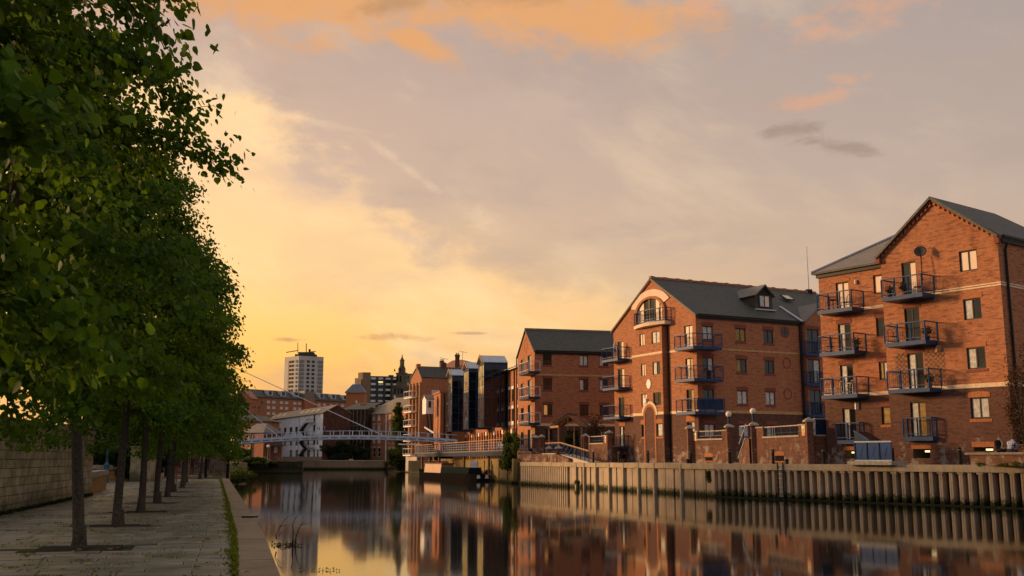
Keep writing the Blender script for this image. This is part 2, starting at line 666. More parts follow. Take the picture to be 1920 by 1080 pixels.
M_BRICK = brick('red_brick', (0.40, 0.148, 0.060), (0.30, 0.104, 0.047), (0.165, 0.062, 0.036), (0.40, 0.24, 0.14))
M_BRICK2 = brick('red_brick_warm', (0.39, 0.148, 0.066), (0.31, 0.112, 0.052), (0.205, 0.078, 0.044), (0.36, 0.22, 0.13), stain=0.22)
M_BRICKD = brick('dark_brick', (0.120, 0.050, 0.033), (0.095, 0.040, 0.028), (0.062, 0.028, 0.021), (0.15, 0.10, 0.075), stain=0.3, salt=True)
M_BRICKW = brick('old_wall_brick', (0.165, 0.068, 0.041), (0.13, 0.053, 0.034), (0.082, 0.037, 0.026), (0.20, 0.13, 0.09), stain=0.4, salt=True)
M_BRICKO = plain('orange_brick', (0.345, 0.130, 0.056), 0.85, 0.2, 9)
M_LINT = plain('dark_red_lintel', (0.19, 0.062, 0.042), 0.85, 0.2, 9)
M_STONE = plain('pale_stone_course', (0.62, 0.47, 0.31), 0.8, 0.15, 5)
M_CAP = plain('grey_stone_cap', (0.36, 0.31, 0.25), 0.85, 0.3, 6)
M_SLATE = slate('dark_slate', (0.028, 0.031, 0.029), (0.060, 0.058, 0.050), (0.058, 0.054, 0.024), mossamt=0.65)
M_SLATE2 = slate('grey_slate', (0.14, 0.125, 0.12), (0.19, 0.165, 0.15), (0.12, 0.11, 0.08), mossamt=0.3)
M_SLATE3 = slate('brown_tiles', (0.20, 0.15, 0.105), (0.25, 0.185, 0.13), (0.15, 0.13, 0.08), mossamt=0.3)
M_REDTILE = slate('red_tiles', (0.34, 0.12, 0.055), (0.28, 0.10, 0.05), (0.20, 0.10, 0.05), mossamt=0.3)
M_BLUE = plain('blue_paint', (0.016, 0.050, 0.130), 0.42, 0.25, 2.5)
M_BLUED = plain('dark_blue_paint', (0.012, 0.028, 0.065), 0.45, 0.25, 2.5)
M_FRAME = plain('dark_timber_frame', (0.040, 0.030, 0.020), 0.55, 0.2, 6)
M_BLACK = plain('black_paint', (0.012, 0.012, 0.012), 0.45, 0.2, 4)
M_GLASS = glassmat('window_glass', (0.016, 0.017, 0.017), 0.04, 1.55)
M_CURT = plain('net_curtain_behind_glass', (0.46, 0.44, 0.41), 0.25, 0.25, 4.0)
M_BLINDGLOW = plain('cream_blind_and_glow', (0.74, 0.58, 0.44), 0.2, 0.06, 1.0)  # blinds; on the arched block's front it paints the sunset glow
M_YELL = plain('yellow_curtain_behind_glass', (0.29, 0.19, 0.065), 0.25, 0.3, 4.0)
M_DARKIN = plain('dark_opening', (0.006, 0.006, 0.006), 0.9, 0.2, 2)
M_LAMPON = emit('lit_tube_lamp', (1.0, 0.75, 0.36), 1.9)
M_ROOM = emit('lit_room', (0.9, 0.42, 0.12), 0.22)
M_WHITE = plain('white_paint', (0.74, 0.72, 0.69), 0.55, 0.08, 2)
M_WHITEW = plain('white_render', (0.58, 0.63, 0.71), 0.8, 0.12, 0.9)
M_STEELP = plain('pale_blue_steel', (0.42, 0.48, 0.57), 0.45, 0.12, 1.5)
M_LEAD = plain('pale_lead', (0.44, 0.46, 0.50), 0.5, 0.15, 3)
M_WOOD = plain('grey_timber', (0.21, 0.16, 0.115), 0.8, 0.3, 6)
M_WOODW = plain('warm_timber', (0.36, 0.20, 0.10), 0.75, 0.25, 6)
M_CONC = concrete('weathered_pile_concrete', (0.42, 0.33, 0.245), (0.33, 0.262, 0.195), 0.16, 0.5)
M_CONC2 = concrete('darker_pile_concrete', (0.33, 0.26, 0.19), (0.26, 0.205, 0.15), 0.30, 0.65)
M_COPE = concrete('stained_coping', (0.29, 0.235, 0.165), (0.40, 0.32, 0.225), None, 0.4)
M_CONCD = concrete('gap_shade_wall', (0.012, 0.010, 0.008), (0.018, 0.015, 0.012), 0.20)  # near-black so the sunlit gaps between the piles read as shade
M_CONCY = concrete('yellowish_quay_wall', (0.27, 0.19, 0.085), (0.20, 0.15, 0.065), 0.22, 0.55, algae=(0.10, 0.10, 0.02))
M_CONCF = concrete('far_quay_wall', (0.21, 0.165, 0.11), (0.26, 0.20, 0.13), 0.35)
M_PAVE = plain('pale_path_surface', (0.42, 0.35, 0.29), 0.85, 0.15, 3)
M_GROUND = plain('far_ground', (0.16, 0.13, 0.10), 0.9, 0.3, 0.3)
M_BARK = plain('bark', (0.060, 0.047, 0.034), 0.9, 0.4, 22)
M_TWIG = plain('dead_twig', (0.050, 0.036, 0.026), 0.85, 0.3, 12)
M_LEAF = foliage('lime_leaf', (0.018, 0.046, 0.003), (0.060, 0.128, 0.006), (0.165, 0.245, 0.012), 0.40)
M_BUSH = foliage('bush_leaf', (0.020, 0.036, 0.006), (0.050, 0.080, 0.010), (0.120, 0.125, 0.015))
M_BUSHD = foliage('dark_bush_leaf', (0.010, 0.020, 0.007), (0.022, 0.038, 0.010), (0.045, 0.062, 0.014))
M_RED = foliage('russet_leaf', (0.030, 0.018, 0.010), (0.070, 0.032, 0.018), (0.11, 0.06, 0.022))
M_MOSS = foliage('moss_leaf', (0.05, 0.075, 0.006), (0.13, 0.16, 0.010), (0.26, 0.25, 0.02), 0.2)
M_SKIN = plain('skin', (0.46, 0.27, 0.19), 0.5, 0.05, 5)
M_GOLD = glassmat('sky_glow_glass', (0.95, 0.80, 0.55), 0.05, 1.6)  # gold mirror tint puts the sunset reflection into the bay fronts
M_GOLD.node_tree.nodes['Principled BSDF'].inputs['Metallic'].default_value = 0.95
M_BLUEGL = glassmat('dark_blue_glass', (0.006, 0.009, 0.014), 0.05, 1.42)
# ------------------------------------------------------------------ water, banks, ground
ZL, ZR, ZF = 1.08, 2.15, 1.85
m, g, b = newmat('river_water')
pos = objn(g)
g.put(b.inputs['Base Color'], (0.010, 0.011, 0.008))
b.inputs['Roughness'].default_value = 0.055
b.inputs['IOR'].default_value = 1.5
sv = g.n('ShaderNodeVectorMath', operation='MULTIPLY')
g.put(sv.inputs[0], pos)
sv.inputs[1].default_value = (0.55, 0.25, 1.0)
wn = g.noise(sv.outputs[0], 1.2, 3, 0.5)
wn2 = g.noise(pos, 0.07, 3, 0.5)
bump(g, b, g.m('MULTIPLY', wn, g.m('ADD', 0.4, g.sm(wn2, 0.45, 0.65))), 0.035, 0.06)
M_WATER = m
tag(MB().quad((-1600, -300, 0), (1600, -300, 0), (1600, 1600, 0), (-1600, 1600, 0)).build('river_water', M_WATER), kind='structure')

# quay edge of the near (left) bank, measured on the ground
EDGE = [Vector((2.3, -6.0)), Vector((1.0, -1.5)), Vector((-2.84, 12.85)), Vector((-4.79, 20.06)), Vector((-6.29, 25.23)), Vector((-8.69, 33.67)), Vector((-20.35, 74.03))]


def edge_in(k):
    """edge shifted inland by k"""
    r = []
    for i, p in enumerate(EDGE):
        t = (EDGE[min(i + 1, len(EDGE) - 1)] - EDGE[max(i - 1, 0)]).normalized()
        r.append(p + Vector((-t.y, t.x)) * k)
    return r


KERB_W = 0.52
INN = edge_in(KERB_W)
far_edge = [P2(432, 82), P2(434, 112), P2(463, 166), P2(466, 176)]
jet = [P2(567, 176), P2(569, 182), P2(552, 200), P2(560, 237)]
# the walkway bed below the slabs, and the bank behind
left_poly = [tuple(p) for p in edge_in(0.02)] + [tuple(v) for v in far_edge[:3]] + [(-700, 170), (-700, -6)]
tag(MB().prism(left_poly, -1.5, ZL - 0.055, 1, 0).build('riverside_ground', [plain('bedding_sand', (0.045, 0.045, 0.032), 0.95, 0.35, 1.5), M_CONCF]), kind='structure')
conc_r = P2(722, 237)
far_poly = [far_edge[2], far_edge[3]] + jet + [conc_r, (-31, 300), (-60, 420), (-200, 900), (-1500, 1550), (-1500, 166)]
tag(MB().prism(far_poly, -1.5, ZF, 1, 0).build('far_bank_ground', [M_GROUND, M_CONCF]), kind='structure')
RW = [Vector(p) for p in [(36.5, 38.4), (25.43, 52.95), (13.54, 68.55), (12.11, 73.33), (5.63, 90.88), (0.79, 102.19)]]
RW2 = [Vector(P2(968, 106)), Vector(P2(885, 137)), Vector(P2(772, 172)), Vector((-26.0, 240)), Vector((-24.0, 300))]
def inland(poly, k):
    r = []
    for i, p in enumerate(poly):
        t = (poly[min(i + 1, len(poly) - 1)] - poly[max(i - 1, 0)]).normalized()
        r.append(p + Vector((t.y, -t.x)) * k)
    return r


right_poly = [tuple(p) for p in inland(RW, 0.5) + RW2] + [(-20, 420), (-150, 900), (-1400, 1550), (1500, 1550), (1500, 38.4)]
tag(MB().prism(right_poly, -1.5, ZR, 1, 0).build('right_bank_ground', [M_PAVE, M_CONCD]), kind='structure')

# ------------------------------------------------------------------ building helpers


def wall_grid(root, fc, z0, z1, holes, mats, zsplit=None, gable=None, name='wall', u0=0.0, u1=None, depth=0.15, smats=None):
    """wall sheet with real openings and reveals; mats=(upper, lower)"""
    u1 = fc.L if u1 is None else u1
    us = sorted({round(x, 3) for x in [u0, u1] + [h[0] for h in holes] + [h[1] for h in holes] if u0 <= x <= u1})
    zs = sorted({round(x, 3) for x in [z0, z1] + ([zsplit] if zsplit else []) + [h[2] for h in holes] + [h[3] for h in holes] if z0 <= x <= z1})
    mb = MB()
    for i in range(len(us) - 1):
        for j in range(len(zs) - 1):
            uc, zc = (us[i] + us[i + 1]) / 2, (zs[j] + zs[j + 1]) / 2
            if any(h[0] < uc < h[1] and h[2] < zc < h[3] for h in holes):
                continue
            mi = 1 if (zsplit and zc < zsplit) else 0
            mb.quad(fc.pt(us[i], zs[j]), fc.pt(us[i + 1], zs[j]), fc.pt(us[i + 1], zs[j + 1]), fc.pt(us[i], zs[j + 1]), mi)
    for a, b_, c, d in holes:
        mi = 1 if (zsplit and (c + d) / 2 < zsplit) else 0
        for (p, q) in (((a, c), (a, d)), ((b_, d), (b_, c)), ((b_, c), (a, c)), ((a, d), (b_, d))):
            mb.quad(fc.pt(p[0], p[1]), fc.pt(q[0], q[1]), fc.pt(q[0], q[1], -depth), fc.pt(p[0], p[1], -depth), mi)
    if gable:
        mb.add([fc.pt(u, z) for u, z in gable], [tuple(range(len(gable)))], 0)
    return mb.build(name, list(mats), root)


PANE = {'g': M_GLASS, 'c': M_CURT, 'b': M_BLINDGLOW, 'y': M_YELL, 'r': M_ROOM, 'w': M_WHITE}


def window(root, fc, r, panes='gg', fw=0.075, rec=0.13, frame=M_FRAME, trans=None, name='window'):
    """frame part with pane sub-parts; r=(u0,u1,z0,z1)"""
    a, b_, c, d = r
    fb = MB()
    o0, o1 = -rec, -rec + 0.06
    fb.fbox(fc, a, b_, c, c + fw, o0, o1).fbox(fc, a, b_, d - fw, d, o0, o1)
    fb.fbox(fc, a, a + fw, c + fw, d - fw, o0, o1).fbox(fc, b_ - fw, b_, c + fw, d - fw, o0, o1)
    n = len(panes)
    wd = (b_ - a - 2 * fw - (n - 1) * fw) / n
    for i in range(1, n):
        x = a + fw + i * wd + (i - 1) * fw
        fb.fbox(fc, x, x + fw, c + fw, d - fw, o0, o1)
    if trans:
        fb.fbox(fc, a + fw, b_ - fw, trans, trans + fw * 0.8, o0 + 0.004, o1 - 0.004)
    f = fb.build(name, frame, root)
    for i in range(n):
        x = a + fw + i * (wd + fw)
        MB().fbox(fc, x - 0.01, x + wd + 0.01, c + fw - 0.01, d - fw + 0.01, o0 + 0.012, o0 + 0.028).build('pane', PANE[panes[i]], f)
    return f


def lintel(root, fc, r, mat=None, h=0.28, arch=0.06, out=0.025, name='lintel', sill=False):
    a, b_, c, d = r
    mb = MB()
    z0 = d if not sill else c - 0.2
    N = 6
    h = h if not sill else 0.17
    bot = [(a - 0.1 + (b_ - a + 0.2) * i / N, z0 + 0.012) for i in range(N + 1)]
    top = [(u, z0 + h + (arch * (1 - ((i / N) * 2 - 1) ** 2) if not sill else 0)) for i, (u, z) in enumerate(bot)]
    for i in range(N):
        p = [bot[i], bot[i + 1], top[i + 1], top[i]]
        mb.hexa([fc.pt(u, z, -0.02) for u, z in p] + [fc.pt(u, z, out) for u, z in p])
    return mb.build(name, mat or M_LINT, root)


def course(root, fc, u0, u1, z, h=0.2, holes=(), mat=None, out=0.03, name='string_course'):
    mb = MB()
    cuts = sorted([(max(hh[0], u0), min(hh[1], u1)) for hh in holes if hh[2] < z + h and hh[3] > z and hh[1] > u0 and hh[0] < u1])
    x = u0
    for a, b_ in cuts + [(u1, u1)]:
        if a - x > 0.02:
            mb.fbox(fc, x, a, z, z + h, -0.02, out)
        x = max(x, b_)
    return mb.build(name, mat or M_STONE, root)


def gable_roof(root, fc, depth, ze, zr, um=None, ov=0.25, side=0.3, th=0.14, mat=None, back_ov=0.2, hip_back=0.0, name='roof'):
    """ridge runs away from the facade"""
    um = fc.L / 2 if um is None else um
    sl, sr = (zr - ze) / um, (zr - ze) / (fc.L - um)
    up = 0.08
    a, b_ = -side, fc.L + side
    zl, zq = ze - sl * side + up, ze - sr * side + up
    f = lambda u, z, o: fc.pt(u, z, o)
    R0, R1 = f(um, zr + up, ov), f(um, zr + up, -depth - back_ov + hip_back)
    mb = MB()
    mb.slab([f(a, zl, ov), R0, R1, f(a, zl, -depth - back_ov)], th)
    mb.slab([R0, f(b_, zq, ov), f(b_, zq, -depth - back_ov), R1], th)
    if hip_back:
        mb.slab([R1, f(b_, zq, -depth - back_ov), f(a, zl, -depth - back_ov)], th)
    return mb.build(name, mat or M_SLATE, root)


def gutter(root, fc, u0, u1, z, mat=None):
    mb = MB()
    mb.fbox(fc, u0, u1, z - 0.42, z - 0.10, 0.005, 0.14)
    mb.fbox(fc, u0 - 0.02, u1 + 0.02, z - 0.16, z - 0.03, 0.145, 0.30)
    return mb.build('gutter', mat or M_BLACK, root)


def verge(root, fc, pts, mat, w=0.22, th=0.20, dent=None):
    """raised brick verge along a gable slope with dentils; pts list of (u,z)"""
    mb = MB()
    dm = MB()
    for (p, q) in zip(pts[:-1], pts[1:]):
        P, Q = fc.pt(p[0], p[1], 0), fc.pt(q[0], q[1], 0)
        dn = Vector((0, 0, w))
        nn = Vector((fc.n.x, fc.n.y, 0))
        mb.hexa([P - dn, Q - dn, Q - dn + nn * th, P - dn + nn * th, P, Q, Q + nn * th, P + nn * th])
        L = (Q - P).length
        k = int(L / 0.34)
        for i in range(k):
            c0 = P.lerp(Q, (i + 0.3) / k) - dn
            c1 = P.lerp(Q, (i + 0.75) / k) - dn
            d2 = Vector((0, 0, 0.16))
            dm.hexa([c0 - d2, c1 - d2, c1 - d2 + nn * th * 0.7, c0 - d2 + nn * th * 0.7, c0, c1, c1 + nn * th * 0.7, c0 + nn * th * 0.7])
    mb.build('verge', mat, root)
    if dent:
        dm.build('dentil_course', dent, root)


def balcony(root, poly, zf, inner=(), h=1.08, mat=None, bars=0.13, deckth=0.24, spacing=1.0, mid=True, panel=False, deckmat=None):
    """poly: outer edge in plan from wall to wall; deck is the part, rails its sub-parts"""
    mat = mat or M_BLUE
    poly = [Vector(p[:2]) for p in poly]
    dk = MB().prism([tuple(p) for p in poly] + [tuple(p[:2]) for p in inner], zf - deckth, zf)
    deck = dk.build('balcony', deckmat or mat, root)
    rail, low, bar = MB(), MB(), MB()
    for i in range(len(poly) - 1):
        p, q = poly[i], poly[i + 1]
        t = (q - p).normalized()
        n = Vector((-t.y, t.x)) * 0.0
        P, Q = Vector((p.x, p.y, zf)), Vector((q.x, q.y, zf))
        rail.beam(P + Vector((0, 0, h)), Q + Vector((0, 0, h)), 0.075, 0.06)
        low.beam(P + Vector((0, 0, 0.16)), Q + Vector((0, 0, 0.16)), 0.045, 0.045)
        L = (Q - P).length
        k = max(1, round(L / spacing))
        for j in range(0 if i == 0 else 1, k + 1):
            c = P.lerp(Q, j / k)
            MB().box(c.x - 0.035, c.x + 0.035, c.y - 0.035, c.y + 0.035, zf + 0.002, zf + h - 0.032).build('post', mat, deck)
        if bars:
            kb = int(L / bars)
            for j in range(1, kb):
                c = P.lerp(Q, j / kb)
                bar.beam(c + Vector((0, 0, 0.18)), c + Vector((0, 0, h - 0.035)), 0.012, 0.012)
        if panel:
            bar.beam(P.lerp(Q, 0.02) + Vector((0, 0, (h + 0.2) / 2)), P.lerp(Q, 0.98) + Vector((0, 0, (h + 0.2) / 2)), 0.02, h - 0.36)
    rail.build('handrail', mat, deck)
    low.build('lower_rail', mat, deck)
    if bar.v:
        bar.build('infill_bars', M_BLUED if not panel else mat, deck)
    return deck


def wall_balcony(root, fc, pxl, pxr, py, zf, dep=1.2, **k):
    u0, u1 = fc.uz(pxl, py, dep)[0], fc.uz(pxr, py, dep)[0]
    poly = [fc.pt(u0, 0, 0.01), fc.pt(u0, 0, dep), fc.pt(u1, 0, dep), fc.pt(u1, 0, 0.01)]
    balcony(root, poly, zf, **k)
    return u0, u1


# ================================================================== right building (nearest block)
base0 = Vector(P2(1700, 60.7))
hd = math.radians(36)
dl = Vector((-math.sin(hd), math.cos(hd)))


def on_b1(px):
    k = P2(px, 1.0)[0]
    t = (base0.x - k * base0.y) / (k * dl.y - dl.x)
    return base0 + dl * t


G = Fac(on_b1(1674), on_b1(1903))
_t = Fac(on_b1(1551), on_b1(1674)).shift(-1.5)
GL = Fac(_t.pt(-1.1, 0), _t.p1)
FL = [12.02, 9.27, 6.52]
ZS1, ZS2 = 12.02, 6.42
B1 = thing('apartment_block', G.pt(G.L / 2, ZR), 'large red brick apartment block at the right edge with rows of blue balconies', 'building', 'brick apartment blocks along the right bank')
gw = [G.rect(1798.5, 469, 1832.5, 508), G.rect(1806.5, 559.5, 1840, 599), G.rect(1813, 651, 1848, 691.5), G.rect(1820, 745, 1855, 784.5)]
gd = [G.rect(1691, 491, 1718.7, 545), G.rect(1696.7, 577, 1725, 640), G.rect(1702.5, 662, 1732.5, 728), G.rect(1708, 753.5, 1737.5, 820)]
gd = [(a, b_, z, d) for (a, b_, c, d), z in zip(gd, FL + [3.76])]
gb = [G.rect(1712.5, 842, 1744, 859), G.rect(1826, 838.5, 1862, 846)]
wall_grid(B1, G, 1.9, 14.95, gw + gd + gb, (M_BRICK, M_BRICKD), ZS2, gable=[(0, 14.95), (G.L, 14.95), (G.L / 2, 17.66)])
for r, p in zip(gw, ('bb', 'cg', 'cg', 'cc')):
    window(B1, G, r, p)
for r, p in zip(gd, ('gb', 'gg', 'cg', 'cy')):
    window(B1, G, r, p, name='balcony_door')
lintel(B1, G, gw[3], M_BRICKO)
lintel(B1, G, gw[3], M_BRICKO, sill=True, name='sill')
lintel(B1, G, gw[2], M_LINT, sill=True, name='sill')
for r in gw[1:3]:
    lintel(B1, G, r, M_BRICKO, h=0.3, arch=0.03)
for r in gd[1:3]:
    lintel(B1, G, r, M_LINT)


def basement(root, fc, r, lx, hgt=0.10):
    """basement opening with a dark room behind and a lit tube on its ceiling"""
    a, b_, c, d = r
    mb = MB()
    for (p, q) in (((a, c), (b_, c)), ((b_, c), (b_, d)), ((b_, d), (a, d)), ((a, d), (a, c))):
        mb.quad(fc.pt(p[0], p[1], -0.15), fc.pt(q[0], q[1], -0.15), fc.pt(q[0], q[1], -1.6), fc.pt(p[0], p[1], -1.6))
    mb.quad(fc.pt(a, c, -1.6), fc.pt(b_, c, -1.6), fc.pt(b_, d, -1.6), fc.pt(a, d, -1.6))
    k = mb.build('basement_opening', plain('dim_room', (0.10, 0.09, 0.06), 0.9), root)
    MB().fbox(fc, lx - 0.19, lx + 0.19, d - 0.08 - hgt, d - 0.08, -0.6, -0.5).build('strip_lamp', M_LAMPON, k)


basement(B1, G, gb[0], G.uz(1740, 847, -0.5)[0])
basement(B1, G, gb[1], G.uz(1855, 844, -0.5)[0])
lintel(B1, G, gb[0], M_BRICKO, h=0.22, arch=0.0)
lintel(B1, G, gb[1], M_BRICKO, h=0.30, arch=0.0)
course(B1, G, 0.02, G.L + 0.03, ZS1 - 0.02, 0.09, gd)
course(B1, G, 0.02, G.L + 0.03, ZS1 + 0.12, 0.07, gd)
course(B1, G, 0.02, G.L + 0.03, ZS2, 0.23, gd)
SD = 10.4
S1 = G.right_side(SD)
wall_grid(B1, S1, 1.9, 14.75, [], (M_BRICK, M_BRICKD), ZS2)
course(B1, S1, 0.0, SD, ZS1 - 0.02, 0.09)
course(B1, S1, 0.0, SD, ZS1 + 0.12, 0.07)
course(B1, S1, 0.0, SD, ZS2, 0.23)
wall_grid(B1, G.back(SD), 1.9, 14.75, [], (M_BRICK, M_BRICKD), ZS2, gable=[(0, 14.75), (G.L, 14.75), (G.L / 2, 15.5)])
wall_grid(B1, Fac(G.p0 - G.n * 1.5, G.p0), 1.9, 15.0, [], (M_BRICK, M_BRICKD), ZS2)
wall_grid(B1, Fac(G.p0 - G.n * SD, G.p0 - G.n * 1.5), 14.0, 15.0, [], (M_BRICK, M_BRICKD), ZS2)
gable_roof(B1, G, SD, 14.86, 17.74, ov=0.32, side=0.22, hip_back=3.6)
verge(B1, G, [(-0.22, 14.82), (G.L / 2, 17.74), (G.L + 0.22, 14.82)], M_LINT, dent=M_BRICKO)
MB().fbox(G, -0.22, 0.06, 14.35, 14.8, 0.005, 0.24).build('kneeler', M_LINT, B1)
MB().fbox(G, G.L - 0.06, G.L + 0.2, 14.35, 14.8, 0.005, 0.24).build('kneeler', M_LINT, B1)
gutter(B1, S1, 0.25, SD, 14.9)
pu = 0.62
MB().tube([S1.pt(pu, 14.45, 0.22), S1.pt(pu, 14.1, 0.1), S1.pt(pu, 2.2, 0.1)], 0.075, 8).build('drainpipe', M_BLACK, B1)
for (l, r_, y, z) in ((1653, 1729, 545, FL[0]), (1658.5, 1735, 630, FL[1]), (1664, 1742, 718, FL[2])):
    wall_balcony(B1, G, l, r_, y, z, 1.25)
wall_balcony(B1, G, 1694, 1748, 808, 3.76, 0.45, spacing=0.9)
# trellis beside the third door
for (a, b_) in ((0.55, gd[2][0] - 0.05), (gd[2][1] + 0.05, 3.75)):
    tm = MB()
    zz = (FL[2] + 0.3, 8.75)
    k = -(zz[1] - zz[0])
    while k < b_ - a:
        for sgn in (1, -1):
            u_s, u_e = max(a, a + k), min(b_, a + k + (zz[1] - zz[0]))
            if u_e - u_s > 0.05:
                z_s, z_e = zz[0] + (u_s - a - k), zz[0] + (u_e - a - k)
                if sgn < 0:
                    z_s, z_e = zz[0] + zz[1] - z_s, zz[0] + zz[1] - z_e
                tm.beam(G.pt(u_s, z_s, 0.05 + 0.012 * sgn), G.pt(u_e, z_e, 0.05 + 0.012 * sgn), 0.016, 0.022)
        k += 0.3
    tm.build('trellis', M_WOOD, B1)
# dish with pole
dc = G.pt(*G.uz(1734, 474), 0.45)
dish = thing('satellite_dish', dc, 'round dark satellite dish on a thin pole above the top balcony', 'satellite dish')
dm = MB()
ax = (Vector((-0.45, -0.85, 0.28))).normalized()
e1 = ax.cross(Vector((0, 0, 1))).normalized()
e2 = e1.cross(ax)
for j in range(5):
    pass
vs, fs = [], []
for j, (rr, hh) in enumerate(((0.02, 0), (0.15, 0.02), (0.28, 0.06), (0.36, 0.11), (0.355, 0.075), (0.15, -0.03), (0.02, -0.05))):
    vs += [dc + (e1 * math.cos(2 * math.pi * i / 16) + e2 * 0.95 * math.sin(2 * math.pi * i / 16)) * rr + ax * hh for i in range(16)]
for j in range(6):
    fs += [(j * 16 + i, j * 16 + (i + 1) % 16, (j + 1) * 16 + (i + 1) % 16, (j + 1) * 16 + i) for i in range(16)]
dm.add(vs, fs).build('reflector', plain('dish_grey', (0.06, 0.05, 0.05), 0.5), dish, smooth=True)
MB().tube([dc + Vector((0, 0, -0.3)), dc + ax * 0.15 + Vector((0, 0, -0.38)), dc + ax * 0.42], 0.018, 6).build('feed_arm', M_BLACK, dish)
MB().tube([dc - ax * 0.05 + Vector((0, 0, 0.03)), dc - ax * 0.1 + Vector((0, 0, -0.2)), Vector((dc.x, dc.y, 12.9))], 0.03, 6).build('pole', M_BLACK, dish)
pm = G.uz(1738, 512)[0]
MB().beam(Vector((dc.x, dc.y, 13.35)), G.pt(pm, 13.35, 0.0), 0.03, 0.03).build('bracket', M_BLACK, dish)

# left wing of the same block
ld = [GL.rect(1567.5, 529, 1592, 570), GL.rect(1572, 606.5, 1596, 660), GL.rect(1576, 683.7, 1600.5, 740), GL.rect(1580.6, 765, 1605.6, 825)]
ld = [(a, b_, z, d) for (a, b_, c, d), z in zip(ld, FL + [3.66])]
lw = [GL.rect(1637.5, 515.5, 1654, 550.5), GL.rect(1642.5, 595.5, 1659, 630.5), GL.rect(1648, 678, 1664, 712), GL.rect(1653, 762.5, 1670, 795.5)]
lb = [GL.rect(1584, 844.5, 1612, 860)]
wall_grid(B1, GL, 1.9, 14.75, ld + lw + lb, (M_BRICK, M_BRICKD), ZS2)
for r, p in zip(ld, ('bb', 'cg', 'cg', 'cg')):
    window(B1, GL, r, p, name='balcony_door')
for r, p in zip(lw, ('b', 'g', 'yc', 'y')):
    window(B1, GL, r, p)
for r in lw[:1] + ld[:1]:
    lintel(B1, GL, r, M_BRICKO, h=0.24, arch=0.02)
for r in lw[1:3] + ld[1:3]:
    lintel(B1, GL, r, M_LINT)
lintel(B1, GL, lw[3], M_LINT)
lintel(B1, GL, lw[3], M_BRICKO, sill=True, name='sill')
basement(B1, GL, lb[0], GL.uz(1602, 855, -0.5)[0])
lintel(B1, GL, lb[0], M_BRICKO, h=0.25, arch=0.0)
course(B1, GL, 0, GL.L, ZS1 - 0.13, 0.2, ld)
course(B1, GL, 0, GL.L, ZS2, 0.23, ld)
wall_grid(B1, GL.left_side(8.5), 1.9, 14.75, [], (M_BRICK, M_BRICKD), ZS2)
wall_grid(B1, GL.back(8.5), 1.9, 14.75, [], (M_BRICK, M_BRICKD), ZS2)
for (l, r_, y, z) in ((1532, 1597, 570, FL[0]), (1536, 1601.5, 652, FL[1]), (1540, 1606.5, 732, FL[2])):
    wall_balcony(B1, GL, l, r_, y, z, 1.25)
wall_balcony(B1, GL, 1568.5, 1612, 812, 3.66, 0.45, spacing=0.8)
rm = MB()
o_ = 0.38
e0 = [GL.pt(-0.3, 14.78, o_), GL.pt(GL.L, 14.78, o_), GL.pt(GL.L, 17.5, -4.25), GL.pt(3.95, 17.5, -4.25)]
rm.slab(e0, 0.14)
rm.slab([GL.pt(-0.3, 14.78, o_), GL.pt(3.95, 17.5, -4.25), GL.pt(-0.3, 14.78, -8.9)], 0.14)
rm.slab([GL.pt(3.95, 17.5, -4.25), GL.pt(GL.L + 3.5, 17.5, -4.25), GL.pt(GL.L + 3.5, 14.78, -8.9), GL.pt(-0.3, 14.78, -8.9)], 0.14)
rm.build('roof', M_SLATE2, B1)
gutter(B1, GL, -0.1, GL.L - 0.02, 14.85)
MB().beam(GL.pt(-0.3, 14.83, o_), GL.pt(3.95, 17.56, -4.25), 0.22, 0.10).build('hip_tiles', M_LEAD, B1)
alarm = G.pt(*G.uz(1760, 654), 0.06)
MB().box(alarm.x - 0.12, alarm.x + 0.12, alarm.y - 0.12, alarm.y + 0.12, alarm.z - 0.18, alarm.z + 0.18).build('alarm_box', M_WOODW, B1)
al2 = GL.pt(*GL.uz(1607.5, 761), 0.06)
MB().box(al2.x - 0.1, al2.x + 0.1, al2.y - 0.1, al2.y + 0.1, al2.z - 0.22, al2.z + 0.2).build('alarm_box', M_WHITE, B1)
wl = GL.pt(*GL.uz(1605.5, 526.5), 0.08)
MB().lathe((wl.x, wl.y, wl.z - 0.25), [(0.05, 0.3), (0.09, 0.24), (0.1, 0.02), (0.06, 0.0)], 8).build('wall_lantern', M_STONE, B1)

# ================================================================== middle building with the arched gable window
F2 = fac_from_right(1154, 1312, 87.5, 26)
D2 = 20.0
S2 = F2.right_side(D2)
E2, A2 = 15.0, 19.12
B2 = thing('apartment_block', F2.pt(F2.L / 2, ZR), 'red brick block with a big arched window and balcony high in its gable', 'building', 'brick apartment blocks along the right bank')
um = F2.L / 2 + 0.12
FB = [12.0, 9.25, 6.45]
bow_u = (F2.uz(1195, 700)[0], F2.uz(1252, 700)[0])
BOW = 0.55
FBW = Fac(F2.pt(bow_u[0], 0, BOW), F2.pt(bow_u[1], 0, BOW))
fd = [F2.rect(1158, 640, 1169, 668), F2.rect(1159, 691, 1170.5, 720), F2.rect(1160.5, 745, 1171, 775), F2.rect(1162, 799, 1171.5, 826)]
fd = [(a, b_, z, d) for (a, b_, c, d), z in zip(fd, FB + [3.6])]
fdr = [F2.rect(1283, 610, 1298.5, 650), F2.rect(1285.5, 671.5, 1299.5, 710), F2.rect(1287.5, 730, 1301, 770)]
fdr = [(a, b_, z, d) for (a, b_, c, d), z in zip(fdr, FB)] + [F2.rect(1288.5, 790.5, 1302, 811)]
fb = [F2.rect(1160.5, 852.5, 1173.5, 866)]
holes = fd + fdr + fb
holes = [h for h in holes]
zt = F2.uz(1222, 612)[1] - 0.15
wall_grid(B2, F2, 1.9, E2, holes, (M_BRICK2, M_BRICKD), ZS2, gable=[(0, E2), (F2.L, E2), (um, A2)])
